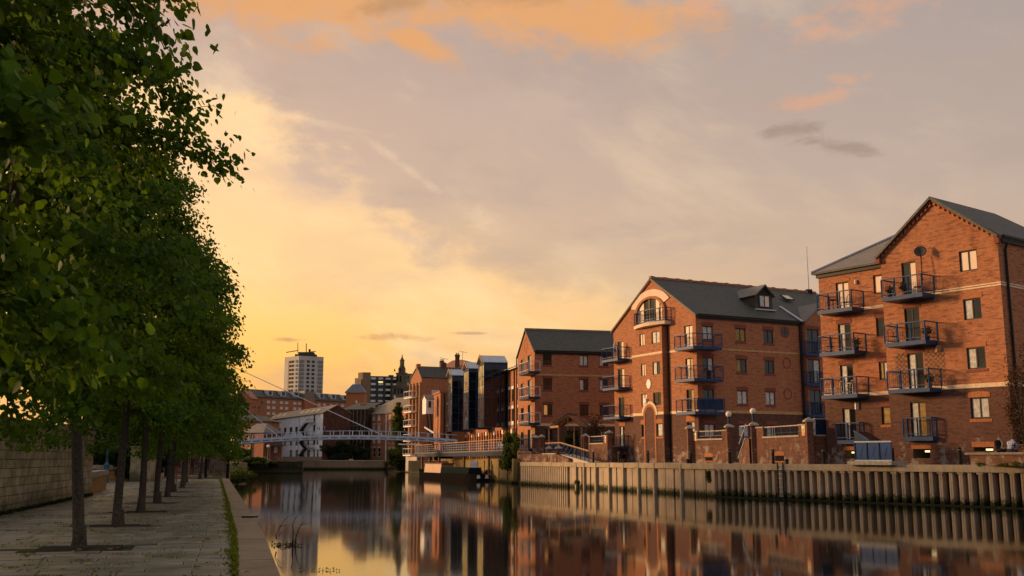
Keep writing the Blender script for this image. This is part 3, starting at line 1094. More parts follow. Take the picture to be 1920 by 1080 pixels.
bw = [FBW.rect(1199, 625.5, 1208.5, 648.5), FBW.rect(1202, 682, 1210.5, 705.5), FBW.rect(1202.5, 738.5, 1213, 761.5), FBW.rect(1203, 796, 1209, 819),
      FBW.rect(1221.5, 621, 1236.5, 644), FBW.rect(1223.5, 678, 1237.5, 702.5), FBW.rect(1224.7, 735.5, 1239.5, 760), FBW.rect(1232, 794, 1242, 818)]
wall_grid(B2, FBW, 1.9, zt, bw, (M_BRICK2, M_BRICKD), ZS2, name='bow_wall')
wall_grid(B2, FBW.right_side(BOW), 1.9, zt, [], (M_BRICK2, M_BRICKD), ZS2, name='bow_wall')
wall_grid(B2, FBW.left_side(BOW), 1.9, zt, [], (M_BRICK2, M_BRICKD), ZS2, name='bow_wall')
for r, p in zip(bw, ('bb', 'bb', 'bb', 'g', 'cc', 'cg', 'gg', 'c')):  # left column: cream panes put the sunset reflection into colour
    window(B2, FBW, r, p, fw=0.065)
for r in bw[3:4] + bw[7:8]:
    lintel(B2, FBW, r, M_BRICKO, h=0.34, arch=0.1)
    lintel(B2, FBW, r, M_BRICKO, sill=True, name='sill')
for r, p in zip(fd, ('gb', 'gb', 'gg', 'cg')):
    window(B2, F2, r, p, name='balcony_door')
for r, p in zip(fdr, ('bb', 'by', 'gy', 'gc')):
    window(B2, F2, r, p, name='balcony_door', rec=0.15)
lintel(B2, F2, fdr[3], M_BRICKO, h=0.45, arch=0.08)
lintel(B2, F2, fd[3], M_BRICKO, h=0.36, arch=0.04)
lintel(B2, F2, fb[0], M_BRICKO, h=0.4, arch=0.04)
window(B2, F2, fb[0], 'g')
course(B2, F2, 0, bow_u[0] - 0.01, ZS1 - 0.12, 0.2, holes)
course(B2, F2, bow_u[1] + 0.01, F2.L + 0.03, ZS1 - 0.12, 0.2, holes)
course(B2, FBW, -0.02, FBW.L + 0.02, ZS1 - 0.12, 0.2, bw)
course(B2, F2, 0, bow_u[0] - 0.01, ZS2, 0.25, holes)
course(B2, F2, bow_u[1] + 0.01, F2.L + 0.03, ZS2, 0.25, holes)
# blind arch with pale head on the bow
ax0, ax1 = FBW.uz(1211, 830)[0], FBW.uz(1229, 830)[0]
ac, ar = (ax0 + ax1) / 2, (ax1 - ax0) / 2
az_ = FBW.uz(1219, 779)[1]
am, ao = MB(), MB()
NA = 14
for i in range(NA):
    t0_, t1_ = math.pi * i / NA, math.pi * (i + 1) / NA
    for (r0, r1, mm, oo) in ((ar, ar + 0.24, ao, 0.05), (ar + 0.25, ar + 0.5, am, 0.07)):
        p = [(ac + r0 * math.cos(t0_), az_ + r0 * math.sin(t0_)), (ac + r1 * math.cos(t0_), az_ + r1 * math.sin(t0_)),
             (ac + r1 * math.cos(t1_), az_ + r1 * math.sin(t1_)), (ac + r0 * math.cos(t1_), az_ + r0 * math.sin(t1_))]
        mm.hexa([FBW.pt(u, z, -0.01) for u, z in p] + [FBW.pt(u, z, oo) for u, z in p])
for s_ in (-1, 1):
    a, b_ = sorted((ac + s_ * ar, ac + s_ * (ar + 0.2)))
    ao.fbox(FBW, a, b_, 2.16, az_, -0.01, 0.05)
am.build('arch_hood', M_STONE, B2)
ao.build('arch_jamb', M_BRICKO, B2)
pan = [(ac - ar, 2.16), (ac + ar, 2.16)] + [(ac + ar * math.cos(math.pi * i / NA), az_ + ar * math.sin(math.pi * i / NA)) for i in range(NA + 1)]
MB().add([FBW.pt(u, z, 0.012) for u, z in pan], [tuple(range(len(pan)))]).build('blind_arch_panel', M_BRICKD, B2)
segs = [(-0.02, ac - ar - 0.52), (ac + ar + 0.52, FBW.L + 0.02)]
cm = MB()
for a, b_ in segs:
    cm.fbox(FBW, a, b_, ZS2, ZS2 + 0.25, -0.02, 0.03)
cm.build('string_course', M_STONE, B2)
# white oval plaque
po = FBW.uz(1217, 720)
vs = [FBW.pt(po[0] + 0.34 * math.cos(2 * math.pi * i / 20), po[1] + 0.44 * math.sin(2 * math.pi * i / 20), o) for o in (0.0, 0.07) for i in range(20)]
MB().add(vs, [tuple(range(20, 40))] + [(i, (i + 1) % 20, 20 + (i + 1) % 20, 20 + i) for i in range(20)]).build('oval_plaque', M_WHITE, B2)
po = FBW.uz(1212, 751.5)
MB().fbox(FBW, po[0] - 0.16, po[0] + 0.2, po[1] - 0.2, po[1] + 0.2, 0.0, 0.22).build('alarm_box', M_WHITE, B2)
# arched window: recessed glazing standing proud of the gable sheet in its brick ring
wc = F2.uz(1220.5, 606)
WR = (F2.uz(1245.5, 590)[0] - F2.uz(1196.5, 590)[0]) / 2
wcx = (F2.uz(1245.5, 590)[0] + F2.uz(1196.5, 590)[0]) / 2
wz0 = F2.uz(1221, 609)[1]
wzc = F2.uz(1221, 588)[1]
wtop = F2.uz(1222, 560)[1] - wzc
ring, pale, glz = MB(), MB(), MB()
NA = 22


def ell(t, k=1.0):
    return (wcx + (WR * k) * math.cos(t), wzc + (wtop * k) * math.sin(t))


def arcband(mb, k0, k1, o0, o1, t0_, t1_, n=NA):
    for i in range(n):
        a, b_ = t0_ + (t1_ - t0_) * i / n, t0_ + (t1_ - t0_) * (i + 1) / n
        p = [ell(a, k0), ell(a, k1), ell(b_, k1), ell(b_, k0)]
        mb.hexa([F2.pt(u, z, o0) for u, z in p] + [F2.pt(u, z, o1) for u, z in p])


arcband(ring, 1.0, 1.16, -0.01, 0.22, 0, math.pi)
for s_ in (-1, 1):
    a, b_ = sorted((wcx + s_ * WR, wcx + s_ * WR * 1.16))
    ring.fbox(F2, a, b_, wz0, wzc, -0.01, 0.22)
arcband(pale, 1.17, 1.62, -0.01, 0.10, math.radians(28), math.radians(158))
ring.build('arch_ring', M_BRICKO, B2)
pale.build('pale_arch_hood', plain('pale_render', (0.66, 0.50, 0.39), 0.85, 0.06, 2), B2)
gl = [(wcx - WR, wz0), (wcx + WR, wz0)] + [ell(math.pi * i / NA) for i in range(NA + 1)]
aw = MB()
for u in (-0.86, -0.45, -0.05, 0.36, 0.74):
    x = wcx + WR * u
    ztop = wzc + wtop * math.sqrt(max(0, 1 - u * u)) - 0.02
    wd = 0.16 if abs(u + 0.05) < 0.01 else 0.05
    aw.fbox(F2, x - wd, x + wd, wz0, ztop, 0.03, 0.10)
awo = aw.build('arched_window', M_FRAME, B2)
MB().add([F2.pt(u, z, 0.045) for u, z in gl], [tuple(range(len(gl)))]).build('pane', M_GLASS, awo)
for (ua, ub) in ((-0.97, -0.50), (0.42, 0.95)):
    pts = [(wcx + WR * ua, wz0), (wcx + WR * ub, wz0)]
    for i in range(7):
        u = ub + (ua - ub) * i / 6
        pts.append((wcx + WR * u, wzc + wtop * math.sqrt(max(0, 1 - u * u)) - 0.03))
    MB().add([F2.pt(u, z, 0.052) for u, z in pts], [tuple(range(len(pts)))]).build('pane', M_BLINDGLOW, awo)
# its bowed balcony on a stone sill
nb = 8
ua, ub = F2.uz(1192, 607, 0.5)[0], F2.uz(1250, 607, 0.5)[0]
arc = [(ua + (ub - ua) * i / nb, BOW + 0.1 + 0.55 * math.sin(math.pi * i / nb)) for i in range(nb + 1)]
sill = [F2.pt(ua, 0, 0.01)] + [F2.pt(u, 0, o + 0.08) for u, o in arc] + [F2.pt(ub, 0, 0.01)]
MB().prism([tuple(p[:2]) for p in sill], zt + 0.003, zt + 0.30).build('stone_sill', M_STONE, B2)
balcony(B2, [F2.pt(ua, 0, 0.01)] + [F2.pt(u, 0, o) for u, o in arc] + [F2.pt(ub, 0, 0.01)], zt + 0.42, deckth=0.11, spacing=2.0, bars=0.16)
for (l, r_, y, z) in ((1128.5, 1158, 668, FB[0]), (1130, 1159.5, 722, FB[1]), (1131, 1161, 775, FB[2])):
    wall_balcony(B2, F2, l, r_, y, z, 1.3)
wall_balcony(B2, F2, 1155.5, 1170, 830, 3.6, 0.5, spacing=0.8)
# side facade
row_x = ((1317, 1336.5), (1378.5, 1398), (1431.5, 1449.5))
row_dx = (0, 2, 4, 6.5)
row_y = ((609, 634), (669.5, 694), (729, 754), (790.5, 812.5))
sw = []
for j in range(4):
    for i, (a, b_) in enumerate(row_x):
        u0, u1, z0, z1 = S2.rect(a + row_dx[j] * (1 if i else 0.6), row_y[j][0] + i * 1.2, b_ + row_dx[j] * (1 if i else 0.6), row_y[j][1] + i * 1.2)
        sw.append((u0, u1, (12.75, 10.0, 7.2, 4.35)[j], (13.95, 11.2, 8.42, 5.45)[j]))
lo = S2.uz(1471.4, 622.7)
wall_grid(B2, S2, 1.9, E2 - 0.1, sw, (M_BRICK2, M_BRICKD), ZS2)
for r, p in zip(sw, ('cc', 'yy', 'gg', 'gc', 'yg', 'gg', 'gg', 'cc', 'cc', 'cc', 'cc', 'cc')):
    window(B2, S2, r, p)
for r in sw:
    lintel(B2, S2, r, M_LINT, h=0.3, arch=0.06)
    lintel(B2, S2, r, M_LINT, sill=True, name='sill')


def ring_on(root, fc, c, rx, rz, wd, mat, name, out=0.03, fill=None):
    mb = MB()
    N = 24
    for i in range(N):
        t0_, t1_ = 2 * math.pi * i / N, 2 * math.pi * (i + 1) / N
        p = [(c[0] + k * math.cos(t), c[1] + q * math.sin(t)) for t, k, q in ((t0_, rx, rz), (t0_, rx + wd, rz + wd), (t1_, rx + wd, rz + wd), (t1_, rx, rz))]
        mb.hexa([fc.pt(u, z, -0.01) for u, z in p] + [fc.pt(u, z, out) for u, z in p])
    o = mb.build(name, mat, root)
    if fill:
        MB().add([fc.pt(c[0] + rx * math.cos(2 * math.pi * i / N), c[1] + rz * math.sin(2 * math.pi * i / N), 0.012) for i in range(N)], [tuple(range(N))]).build('pane', fill, o)
        MB().fbox(fc, c[0] - 0.03, c[0] + 0.03, c[1] - rz, c[1] + rz, 0.014, 0.03).fbox(fc, c[0] - rx, c[0] + rx, c[1] - 0.03, c[1] + 0.03, 0.016, 0.028).build('glazing_bar', M_FRAME, o)


ring_on(B2, S2, lo, 0.36, 0.40, 0.12, M_LINT, 'round_window', 0.04, M_GLASS)
ring_on(B2, S2, S2.uz(1475, 681), 0.38, 0.42, 0.09, M_LINT, 'blind_ring')
ring_on(B2, S2, S2.uz(1477, 738.7), 0.38, 0.42, 0.09, M_LINT, 'blind_ring')
course(B2, S2, 0, 11.6, ZS1 - 0.12, 0.16, sw, plain('buff_course', (0.42, 0.27, 0.12), 0.85))
course(B2, S2, 0, 11.6, ZS2, 0.25, sw, MATS['buff_course'])
wall_grid(B2, F2.left_side(D2), 1.9, E2, [], (M_BRICK2, M_BRICKD), ZS2)
wall_grid(B2, F2.back(D2), 1.9, E2, [], (M_BRICK2, M_BRICKD), ZS2, gable=[(0, E2), (F2.L, E2), (F2.L / 2, A2)])
gable_roof(B2, F2, D2, E2, A2, um, ov=0.2, side=0.3)
verge(B2, F2, [(-0.2, E2 - 0.08), (um, A2), (F2.L + 0.2, E2 - 0.08)], M_BRICKO, w=0.16, th=0.15, dent=None)
gutter(B2, S2, 0.15, 11.6, E2)
rt = MB()
nrt = 42
for i in range(nrt):
    a, b_ = 0.2 - i * 0.48, 0.2 - (i + 0.94) * 0.48
    hh = 0.09 + 0.05 * (i % 3 == 0) + 0.03 * random.random()
    p, q = F2.pt(um, A2 + 0.10, a), F2.pt(um, A2 + 0.10, b_)
    rt.beam(p, q, 0.30, 2 * hh)
rt.build('ridge_tiles', M_REDTILE, B2)
PX = MB().tube([S2.pt(11.62, 15.0, 0.28), S2.pt(11.62, 14.6, 0.12), S2.pt(11.62, 2.2, 0.12)], 0.11, 8).build('drainpipe', M_BLACK, B2)
MB().tube([F2.pt(bow_u[1] + 0.25, zt, 0.09), F2.pt(bow_u[1] + 0.25, 2.2, 0.09)], 0.06, 8).build('drainpipe', M_BLACK, B2)
# balconies that wrap the corner
for (l, c, r_, y, z) in ((1264.5, 1299.5, 1353.5, 640, FB[0]), (1266, 1301.5, 1356, 702, FB[1]), (1268, 1304, 1359, 762, FB[2])):
    dp = 1.25
    u0 = F2.uz(l, y, dp)[0]
    u1 = S2.uz(r_, y, dp)[0]
    poly = [F2.pt(u0, 0, 0.01), F2.pt(u0, 0, dp), F2.pt(F2.L + dp, 0, dp), S2.pt(u1, 0, dp), S2.pt(u1, 0, 0.01)]
    balcony(B2, poly, z, inner=[S2.pt(0, 0, 0.01)], panel=False)
SLP = (A2 - E2) / (F2.L - um)


def roofhit(px, py):
    lo_, hi_ = 0.0, 7.0
    for _ in range(40):
        md = (lo_ + hi_) / 2
        if S2.uz(px, py, -md)[1] > E2 + 0.08 + SLP * md:
            lo_ = md
        else:
            hi_ = md
    return S2.uz(px, py, -lo_)[0], lo_


du, dw = roofhit(1433, 581)
DR = S2.shift(-dw)
hw = 1.15
zb = E2 + SLP * dw + 0.05
dh = 1.45
MB().fbox(DR, du - hw + 0.15, du + hw - 0.15, zb - 0.1, zb + dh, -2.2, -0.0).build('dormer_cheek', plain('dormer_boards', (0.07, 0.06, 0.05), 0.8), B2)
dmr = MB()
dmr.add([DR.pt(du - hw + 0.1, zb + dh, 0.02), DR.pt(du + hw - 0.1, zb + dh, 0.02), DR.pt(du, zb + dh + 0.85, 0.02)], [(0, 1, 2)])
dmr.build('dormer_gable', M_BLACK, B2)
rr = MB()
rr.slab([DR.pt(du - hw - 0.1, zb + dh - 0.12, 0.3), DR.pt(du, zb + dh + 0.95, 0.3), DR.pt(du, zb + dh + 0.95, -4.0), DR.pt(du - hw - 0.1, zb + dh - 0.12, -2.5)], 0.09)
rr.slab([DR.pt(du + hw + 0.1, zb + dh - 0.12, 0.3), DR.pt(du, zb + dh + 0.95, 0.3), DR.pt(du, zb + dh + 0.95, -4.0), DR.pt(du + hw + 0.1, zb + dh - 0.12, -2.5)], 0.09)
rr.build('dormer_roof', M_SLATE2, B2)
window(B2, DR.shift(0.16), (du - 0.62, du + 0.62, zb + 0.25, zb + dh - 0.05), 'cb', name='dormer_window')
MB().fbox(DR, du - hw, du + hw, zb - 0.06, zb + 0.06, 0.0, 0.32).build('dormer_flashing', M_LEAD, B2)
lf = S2.shift(-dw - 1.9)
MB().beam(DR.pt(du - hw - 0.2, zb + dh - 0.15, -2.2), DR.pt(du - hw - 0.2, zb + dh + 0.55, -3.3), 0.35, 0.08).build('lead_valley', M_LEAD, B2)
ku, kw = roofhit(1477, 564)
SK = S2.shift(-kw)
zk = E2 + SLP * kw + 0.16
nrm = 0.55
MB().slab([SK.pt(ku - 0.5, zk, 0.45), SK.pt(ku + 0.5, zk, 0.45), SK.pt(ku + 0.5, zk + SLP * 0.9, -0.45), SK.pt(ku - 0.5, zk + SLP * 0.9, -0.45)], 0.1).build('rooflight', M_BLACK, B2)
MB().slab([SK.pt(ku - 0.4, zk + 0.06, 0.36), SK.pt(ku + 0.4, zk + 0.06, 0.36), SK.pt(ku + 0.4, zk + 0.06 + SLP * 0.72, -0.36), SK.pt(ku - 0.4, zk + 0.06 + SLP * 0.72, -0.36)], 0.02).build('pane', M_BLINDGLOW, B2)
# cross gable linking to the right block
LK = Fac(S2.pt(11.9, 0, 0.5), S2.pt(16.4, 0, 0.5))
LKr = [(LK.rect(1512.8, 617.5, 1535.6, 658)), LK.rect(1515.5, 674, 1538, 715), LK.rect(1518.5, 731, 1540, 772)]
LKr = [(a, b_, z + 0.02, d) for (a, b_, c, d), z in zip(LKr, FB)] + [LK.rect(1521.5, 790, 1542, 824)]
wall_grid(B2, LK, 1.9, 14.95, LKr, (M_BRICK2, M_BRICKD), ZS2, gable=[(0, 14.95), (LK.L, 14.95), (LK.L / 2, 16.75)])
wall_grid(B2, LK.left_side(0.5), 1.9, 14.95, [], (M_BRICK2, M_BRICKD), ZS2)
for r, p in zip(LKr, ('gg', 'gc', 'gg', 'cg')):
    window(B2, LK, r, p, name='juliet_door')
    lintel(B2, LK, r, M_LINT)
gable_roof(B2, LK, 5.0, 14.95, 16.8, ov=0.12, side=0.15, mat=M_SLATE2, back_ov=0)
course(B2, LK, 0, 0.45, ZS1 - 0.12, 0.16, LKr, MATS['buff_course'])
course(B2, LK, 0, 0.45, ZS2, 0.25, LKr, MATS['buff_course'])
MB().beam(LK.pt(-0.25, 14.95, -0.1), LK.pt(-0.25, 16.7, -3.0), 0.3, 0.08).build('lead_valley', M_LEAD, B2)
for z, (l, r_, y) in zip(FB, ((1509.5, 1536, 650), (1512.5, 1542, 706), (1515.5, 1546, 765))):
    wall_balcony(B2, LK, l, r_, y, z, 0.35, spacing=0.7, bars=0.09)
wall_balcony(B2, LK, 1520, 1546, 815, 4.05, 0.3, spacing=0.7, bars=0.12)
mp = F2.pt(um, A2 + 0.1, -(at(1524, 540, 103).xy - F2.pt(um, 0).xy).dot(-F2.n) if False else -17.0)
kk = [(o, abs((F2.pt(um, A2, -o).x) / (F2.pt(um, A2, -o).y) - 0.2965)) for o in [x * 0.1 for x in range(100, 200)]]
oo = min(kk, key=lambda t: t[1])[0]
mp = F2.pt(um, A2 + 0.15, -oo)
mast = thing('flag_mast', mp, 'thin bare mast standing on the ridge of the arched window block', 'mast')
MB().cyl((mp.x, mp.y), 0.07, mp.z, mp.z + zat(1521, 462, mp.y) - mp.z, 8, 0.035).build('pole', M_LEAD, mast)
MB().box(mp.x - 0.3, mp.x + 0.3, mp.y - 0.25, mp.y + 0.25, mp.z - 0.25, mp.z + 0.22).build('base', M_BLACK, mast)

# ================================================================== third building
F3 = fac_from_right(971, 1003, 112, 14)
S3 = F3.right_side(20)
E3, A3 = 14.4, 17.1
F3C = [11.85, 9.1, 6.3, 3.55]
B3 = thing('apartment_block', F3.pt(F3.L / 2, ZR), 'red brick block behind the timber canopy, narrow sunlit gable toward the river', 'building', 'brick apartment blocks along the right bank')
f3h = []
for z in F3C:
    f3h.append((F3.L * 0.19, F3.L * 0.36, z + 0.5, z + 1.95))
    f3h.append((F3.L * 0.60, F3.L * 0.80, z, z + 2.15))
wall_grid(B3, F3, 1.9, E3, f3h, (M_BRICK2, M_BRICKD), 5.2, gable=[(0, E3), (F3.L, E3), (F3.L / 2, A3)])
for i, r in enumerate(f3h):
    window(B3, F3, r, 'g' if i % 2 == 0 else 'gc', name='window' if i % 2 == 0 else 'balcony_door')
    lintel(B3, F3, r, M_BRICKO, h=0.3)
for z, y in zip(F3C, (697, 745, 792, 838)):
    wall_balcony(B3, F3, 973.5, 991, y, z, 1.3, mat=M_STEELP if z > 5 else M_BLUE, deckmat=M_BLUED, bars=0.16)
ring_on(B3, F3, (F3.L / 2, 15.3), 0.5, 0.75, 0.12, M_BRICKO, 'blind_ring')
s3h = []
for j, (x0, x1) in enumerate(((1018, 1034.5), (1086, 1102.5), (1123.5, 1140))):
    for i, (y0, y1) in enumerate(((667.5, 687), (713, 734), (760.5, 781))):
        u0, u1, z0, z1 = S3.rect(x0 + i * 0.5, y0, x1 + i * 0.5, y1)
        s3h.append((u0, u1, (12.75, 10.0, 7.2)[i], (13.95, 11.25, 8.4)[i]))
u0, u1, z0, z1 = S3.rect(1023, 807, 1036.5, 826)
s3h.append((u0, u1, 4.5, 5.75))
u0, u1, z0, z1 = S3.rect(1125, 806, 1136, 826)
s3h.append((u0, u1, 4.4, 5.6))
wall_grid(B3, S3, 1.9, E3 - 0.1, s3h, (M_BRICK2, M_BRICKD), 6.05)
for r, p in zip(s3h, ('gg', 'gg', 'rg', 'cc', 'cg', 'gg', 'cg', 'cg', 'gg', 'gg', 'cc')):
    window(B3, S3, r, p)
    lintel(B3, S3, r, M_LINT)
    lintel(B3, S3, r, M_LINT, sill=True, name='sill')
course(B3, S3, 0, 20, 11.58, 0.17, s3h, MATS['buff_course'])
course(B3, S3, 0, 20, 6.05, 0.28, s3h)
wall_grid(B3, F3.left_side(20), 1.9, E3, [], (M_BRICK2, M_BRICKD), 6.05)
wall_grid(B3, F3.back(20), 1.9, E3, [], (M_BRICK2, M_BRICKD), 6.05, gable=[(0, E3), (F3.L, E3), (F3.L / 2, A3)])
gable_roof(B3, F3, 20, E3, A3, ov=0.15, side=0.3)
gutter(B3, S3, 0.1, 20, E3)
rt = MB()
for i in range(46):
    p, q = F3.pt(F3.L / 2, A3 + 0.1, 0.15 - i * 0.45), F3.pt(F3.L / 2, A3 + 0.1, 0.15 - (i + 0.93) * 0.45)
    rt.beam(p, q, 0.26, 0.2)
rt.build('ridge_tiles', M_SLATE3, B3)
MB().tube([F3.pt(-0.15, 14.4, 0.1), F3.pt(-0.15, 2.2, 0.1)], 0.07, 8).build('drainpipe', M_BLACK, B3)
# ================================================================== glass-bay building
def fac_px(p0, head_right, pxr):
    """facade from corner p0 leading away to the right at head_right degrees until pixel pxr"""
    h = math.radians(head_right)
    dr = Vector((math.sin(h), math.cos(h)))
    k = P2(pxr, 1.0)[0]
    p0 = Vector(p0[:2])
    t = (p0.x - k * p0.y) / (k * dr.y - dr.x)
    return Fac(p0, p0 + dr * t)


hB = math.radians(13.3)
BFD = Vector((-math.sin(hB), math.cos(hB)))
bN = Vector((-BFD.y, BFD.x))
b0 = Vector(P2(907, 143)) - bN * 3.4
BF = Fac(b0 + BFD * 33, b0 - BFD * 17)
GB = thing('glass_bay_building', BF.pt(BF.L / 2, ZR), 'brick building with three tall dark glazed bays hung over the boardwalk', 'building')
ZB, ZE = 6.9, 14.6
bfh = []
for uu in (BF.L - 16.2, BF.L - 14.3, BF.L - 11.2):
    for z in (7.6, 10.3):
        bfh.append((uu, uu + 0.95, z, z + 1.7))
wall_grid(GB, BF, ZB - 0.35, ZE, bfh, (M_BRICK2, M_BRICKD))
for r in bfh:
    window(GB, BF, r, 'g', name='window')
    MB().fbox(BF, r[0] - 0.15, r[1] + 0.15, r[3] + 0.01, r[3] + 0.42, -0.01, 0.06).build('white_lintel', M_WHITE, GB)
    if r[2] < 8:
        MB().fbox(BF, r[0] - 0.15, r[1] + 0.15, r[2] - 0.5, r[2] - 0.01, -0.01, 0.06).build('white_sill', M_WHITE, GB)
wall_grid(GB, BF.right_side(14), 1.9, ZE, [], (M_BRICK2, M_BRICKD))
wall_grid(GB, BF.left_side(14), 1.9, ZE, [], (M_BRICK2, M_BRICKD))
for u in (BF.L - 12.6, BF.L - 16.6):
    MB().tube([BF.pt(u, ZE, 0.1), BF.pt(u, 3.4, 0.1)], 0.08, 8).build('drainpipe', M_BLACK, GB)
# raised louvred roof
rm = MB()
rm.slab([BF.pt(0, ZE + 0.1, 0.4), BF.pt(BF.L + 0.3, ZE + 0.1, 0.4), BF.pt(BF.L + 0.3, 17.0, -6), BF.pt(0, 17.0, -6)], 0.12)
rm.slab([BF.pt(0, 17.0, -6), BF.pt(BF.L + 0.3, 17.0, -6), BF.pt(BF.L + 0.3, ZE + 0.1, -14), BF.pt(0, ZE + 0.1, -14)], 0.12)
rm.build('roof', M_SLATE, GB)
for i in range(7):
    t = i / 6
    z, o = 14.75 + 2.7 * t, 0.9 - 6.2 * t
    MB().slab([BF.pt(BF.L - 18, z, o), BF.pt(BF.L - 0.5, z, o), BF.pt(BF.L - 0.5, z + 0.25, o - 0.85), BF.pt(BF.L - 18, z + 0.25, o - 0.85)], 0.05).build('roof_louvre', M_LEAD, GB)
# ground colonnade: brick piers with dark shopfront behind
MB().fbox(BF, 0, BF.L, 3.3, ZB - 0.36, -1.5, -1.2).build('shopfront', M_BLUEGL, GB)
k = 0
for i in range(26):
    u = 0.8 + i * 1.9
    if u > BF.L - 1:
        break
    MB().fbox(BF, u, u + 0.7, 1.9, ZB - 0.9, -0.62, 0.0).build('pier', M_BRICK2, GB)
    cp = MB()
    cp.fbox(BF, u - 0.12, u + 0.82, ZB - 0.9, ZB - 0.36, -0.64, 0.03)
    cp.build('pier_cap', M_BRICKO if i % 3 else M_WHITE, GB)
# the three bays


def bay(pxc, D, width, ztop):
    c = Vector(P2(pxc, D))
    fr = Fac(c + BFD * width, c)
    rt_ = fr.right_side(3.4)
    lf_ = fr.left_side(3.4)
    part = MB()
    part.prism([tuple(fr.p0), tuple(fr.p1), tuple(fr.p1 - fr.n * 3.4), tuple(fr.p0 - fr.n * 3.4)], ZB, ztop - 0.05)
    body = part.build('glass_bay', M_BLUED, GB)
    nfl = 3
    fh = (ztop - 0.5 - ZB) / nfl
    gl_, sp_, bars = MB(), MB(), MB()
    for j in range(nfl):
        z = ZB + 0.1 + j * fh
        for fc, nb_ in ((fr, 4), (rt_, 3), (lf_, 3)):
            wv = fc.L / nb_
            for i in range(nb_):
                mat = M_GOLD if fc is fr else M_BLUEGL
                MB().fbox(fc, i * wv + 0.04, (i + 1) * wv - 0.04, z + fh * 0.40, z + fh - 0.05, 0.002, 0.03).build('pane', mat, body)
                MB().fbox(fc, i * wv + 0.04, (i + 1) * wv - 0.04, z + 0.03, z + fh * 0.40 - 0.04, 0.002, 0.025).build('spandrel_panel', M_GOLD if fc is fr else M_BLUEGL, body)
    for fc, nb_ in ((fr, 4), (rt_, 3), (lf_, 3)):
        for i in range(nb_ + 1):
            u = min(max(i * fc.L / nb_, 0.04), fc.L - 0.04)
            bars.fbox(fc, u - 0.04, u + 0.04, ZB, ztop - 0.3, 0.03, 0.075)
    for j in range(nfl + 1):
        for zz in ((ZB + 0.1 + j * fh, ZB + 0.1 + j * fh + fh * 0.40) if j < nfl else (ZB + 0.1 + j * fh - 0.1,)):
            for fc in (fr, rt_, lf_):
                bars.fbox(fc, 0.085, fc.L - 0.085, zz - 0.025, zz + 0.025, 0.031, 0.06)
    bars.build('mullions', plain('bay_blue', (0.018, 0.05, 0.125), 0.4) if 'bay_blue' not in MATS else MATS['bay_blue'], body)
    # little gabled metal roof
    mz = ztop + 0.95
    gb_ = MB()
    gb_.add([fr.pt(0, ztop - 0.05, 0.02), fr.pt(fr.L, ztop - 0.05, 0.02), fr.pt(fr.L / 2, mz, 0.02)], [(0, 1, 2)])
    gb_.build('bay_gable', M_GOLD, body)
    r_ = MB()
    r_.slab([fr.pt(-0.15, ztop - 0.1, 0.25), fr.pt(fr.L / 2, mz + 0.05, 0.25), fr.pt(fr.L / 2, mz + 0.05, -3.4), fr.pt(-0.15, ztop - 0.1, -3.4)], 0.1)
    r_.slab([fr.pt(fr.L + 0.15, ztop - 0.1, 0.25), fr.pt(fr.L / 2, mz + 0.05, 0.25), fr.pt(fr.L / 2, mz + 0.05, -3.4), fr.pt(fr.L + 0.15, ztop - 0.1, -3.4)], 0.1)
    r_.build('bay_roof', M_LEAD, body)
    fm = MB()
    fm.beam(fr.pt(-0.1, ztop - 0.1, 0.3), fr.pt(fr.L / 2, mz + 0.05, 0.3), 0.1, 0.22).beam(fr.pt(fr.L + 0.1, ztop - 0.1, 0.3), fr.pt(fr.L / 2, mz + 0.05, 0.3), 0.1, 0.22)
    fm.build('bargeboard', M_WOODW, body)


bay(907, 143, 3.9, zat(906, 677, 143))
bay(878, 153, 3.9, zat(878, 689, 153))
bay(846.5, 167, 3.9, zat(846, 702, 167))

# ================================================================== boardwalk on the right bank
bd_o = [P2(944, 109), P2(905, 119), P2(860, 133), P2(814, 150), P2(797, 157), P2(783, 160), P2(779, 166), P2(786, 171)]
bd_i = [P2(830, 172), P2(868, 152), P2(905, 138), P2(942, 124), P2(962, 112)]
BW = thing('boardwalk', (bd_o[2][0], bd_o[2][1], 2.2), 'raised riverside boardwalk with pale rails below the glass bays', 'boardwalk')
ZW = 3.42
MB().prism(bd_o + bd_i, ZW - 0.12, ZW).build('deck', M_WOOD, BW)
eb = MB()
for p, q in zip(bd_o[:-1], bd_o[1:]):
    eb.beam((p[0], p[1], ZW - 0.37), (q[0], q[1], ZW - 0.37), 0.16, 0.5)
eb.build('edge_beam', M_BLUED, BW)
tr, lr, br_ = MB(), MB(), MB()
for p, q in zip(bd_o[:-1], bd_o[1:]):
    P, Q = Vector((p[0], p[1], ZW)), Vector((q[0], q[1], ZW))
    tr.beam(P + Vector((0, 0, 1.15)), Q + Vector((0, 0, 1.15)), 0.13, 0.09)
    for hh in (0.25, 0.55, 0.85):
        lr.beam(P + Vector((0, 0, hh)), Q + Vector((0, 0, hh)), 0.03, 0.03)
    L = (Q - P).length
    n = max(1, int(L / 1.5))
    for i in range(n):
        c = P.lerp(Q, i / n)
        MB().box(c.x - 0.05, c.x + 0.05, c.y - 0.05, c.y + 0.05, ZW + 0.001, ZW + 1.1).build('post', M_LEAD, BW)
tr.build('handrail', M_WOODW, BW)
lr.build('wire_rails', M_LEAD, BW)
for p in bd_o[1:6]:
    MB().cyl((p[0] + 0.7, p[1] + 0.4), 0.16, -1.0, ZW - 0.13, 10).build('pile', M_WOOD, BW)
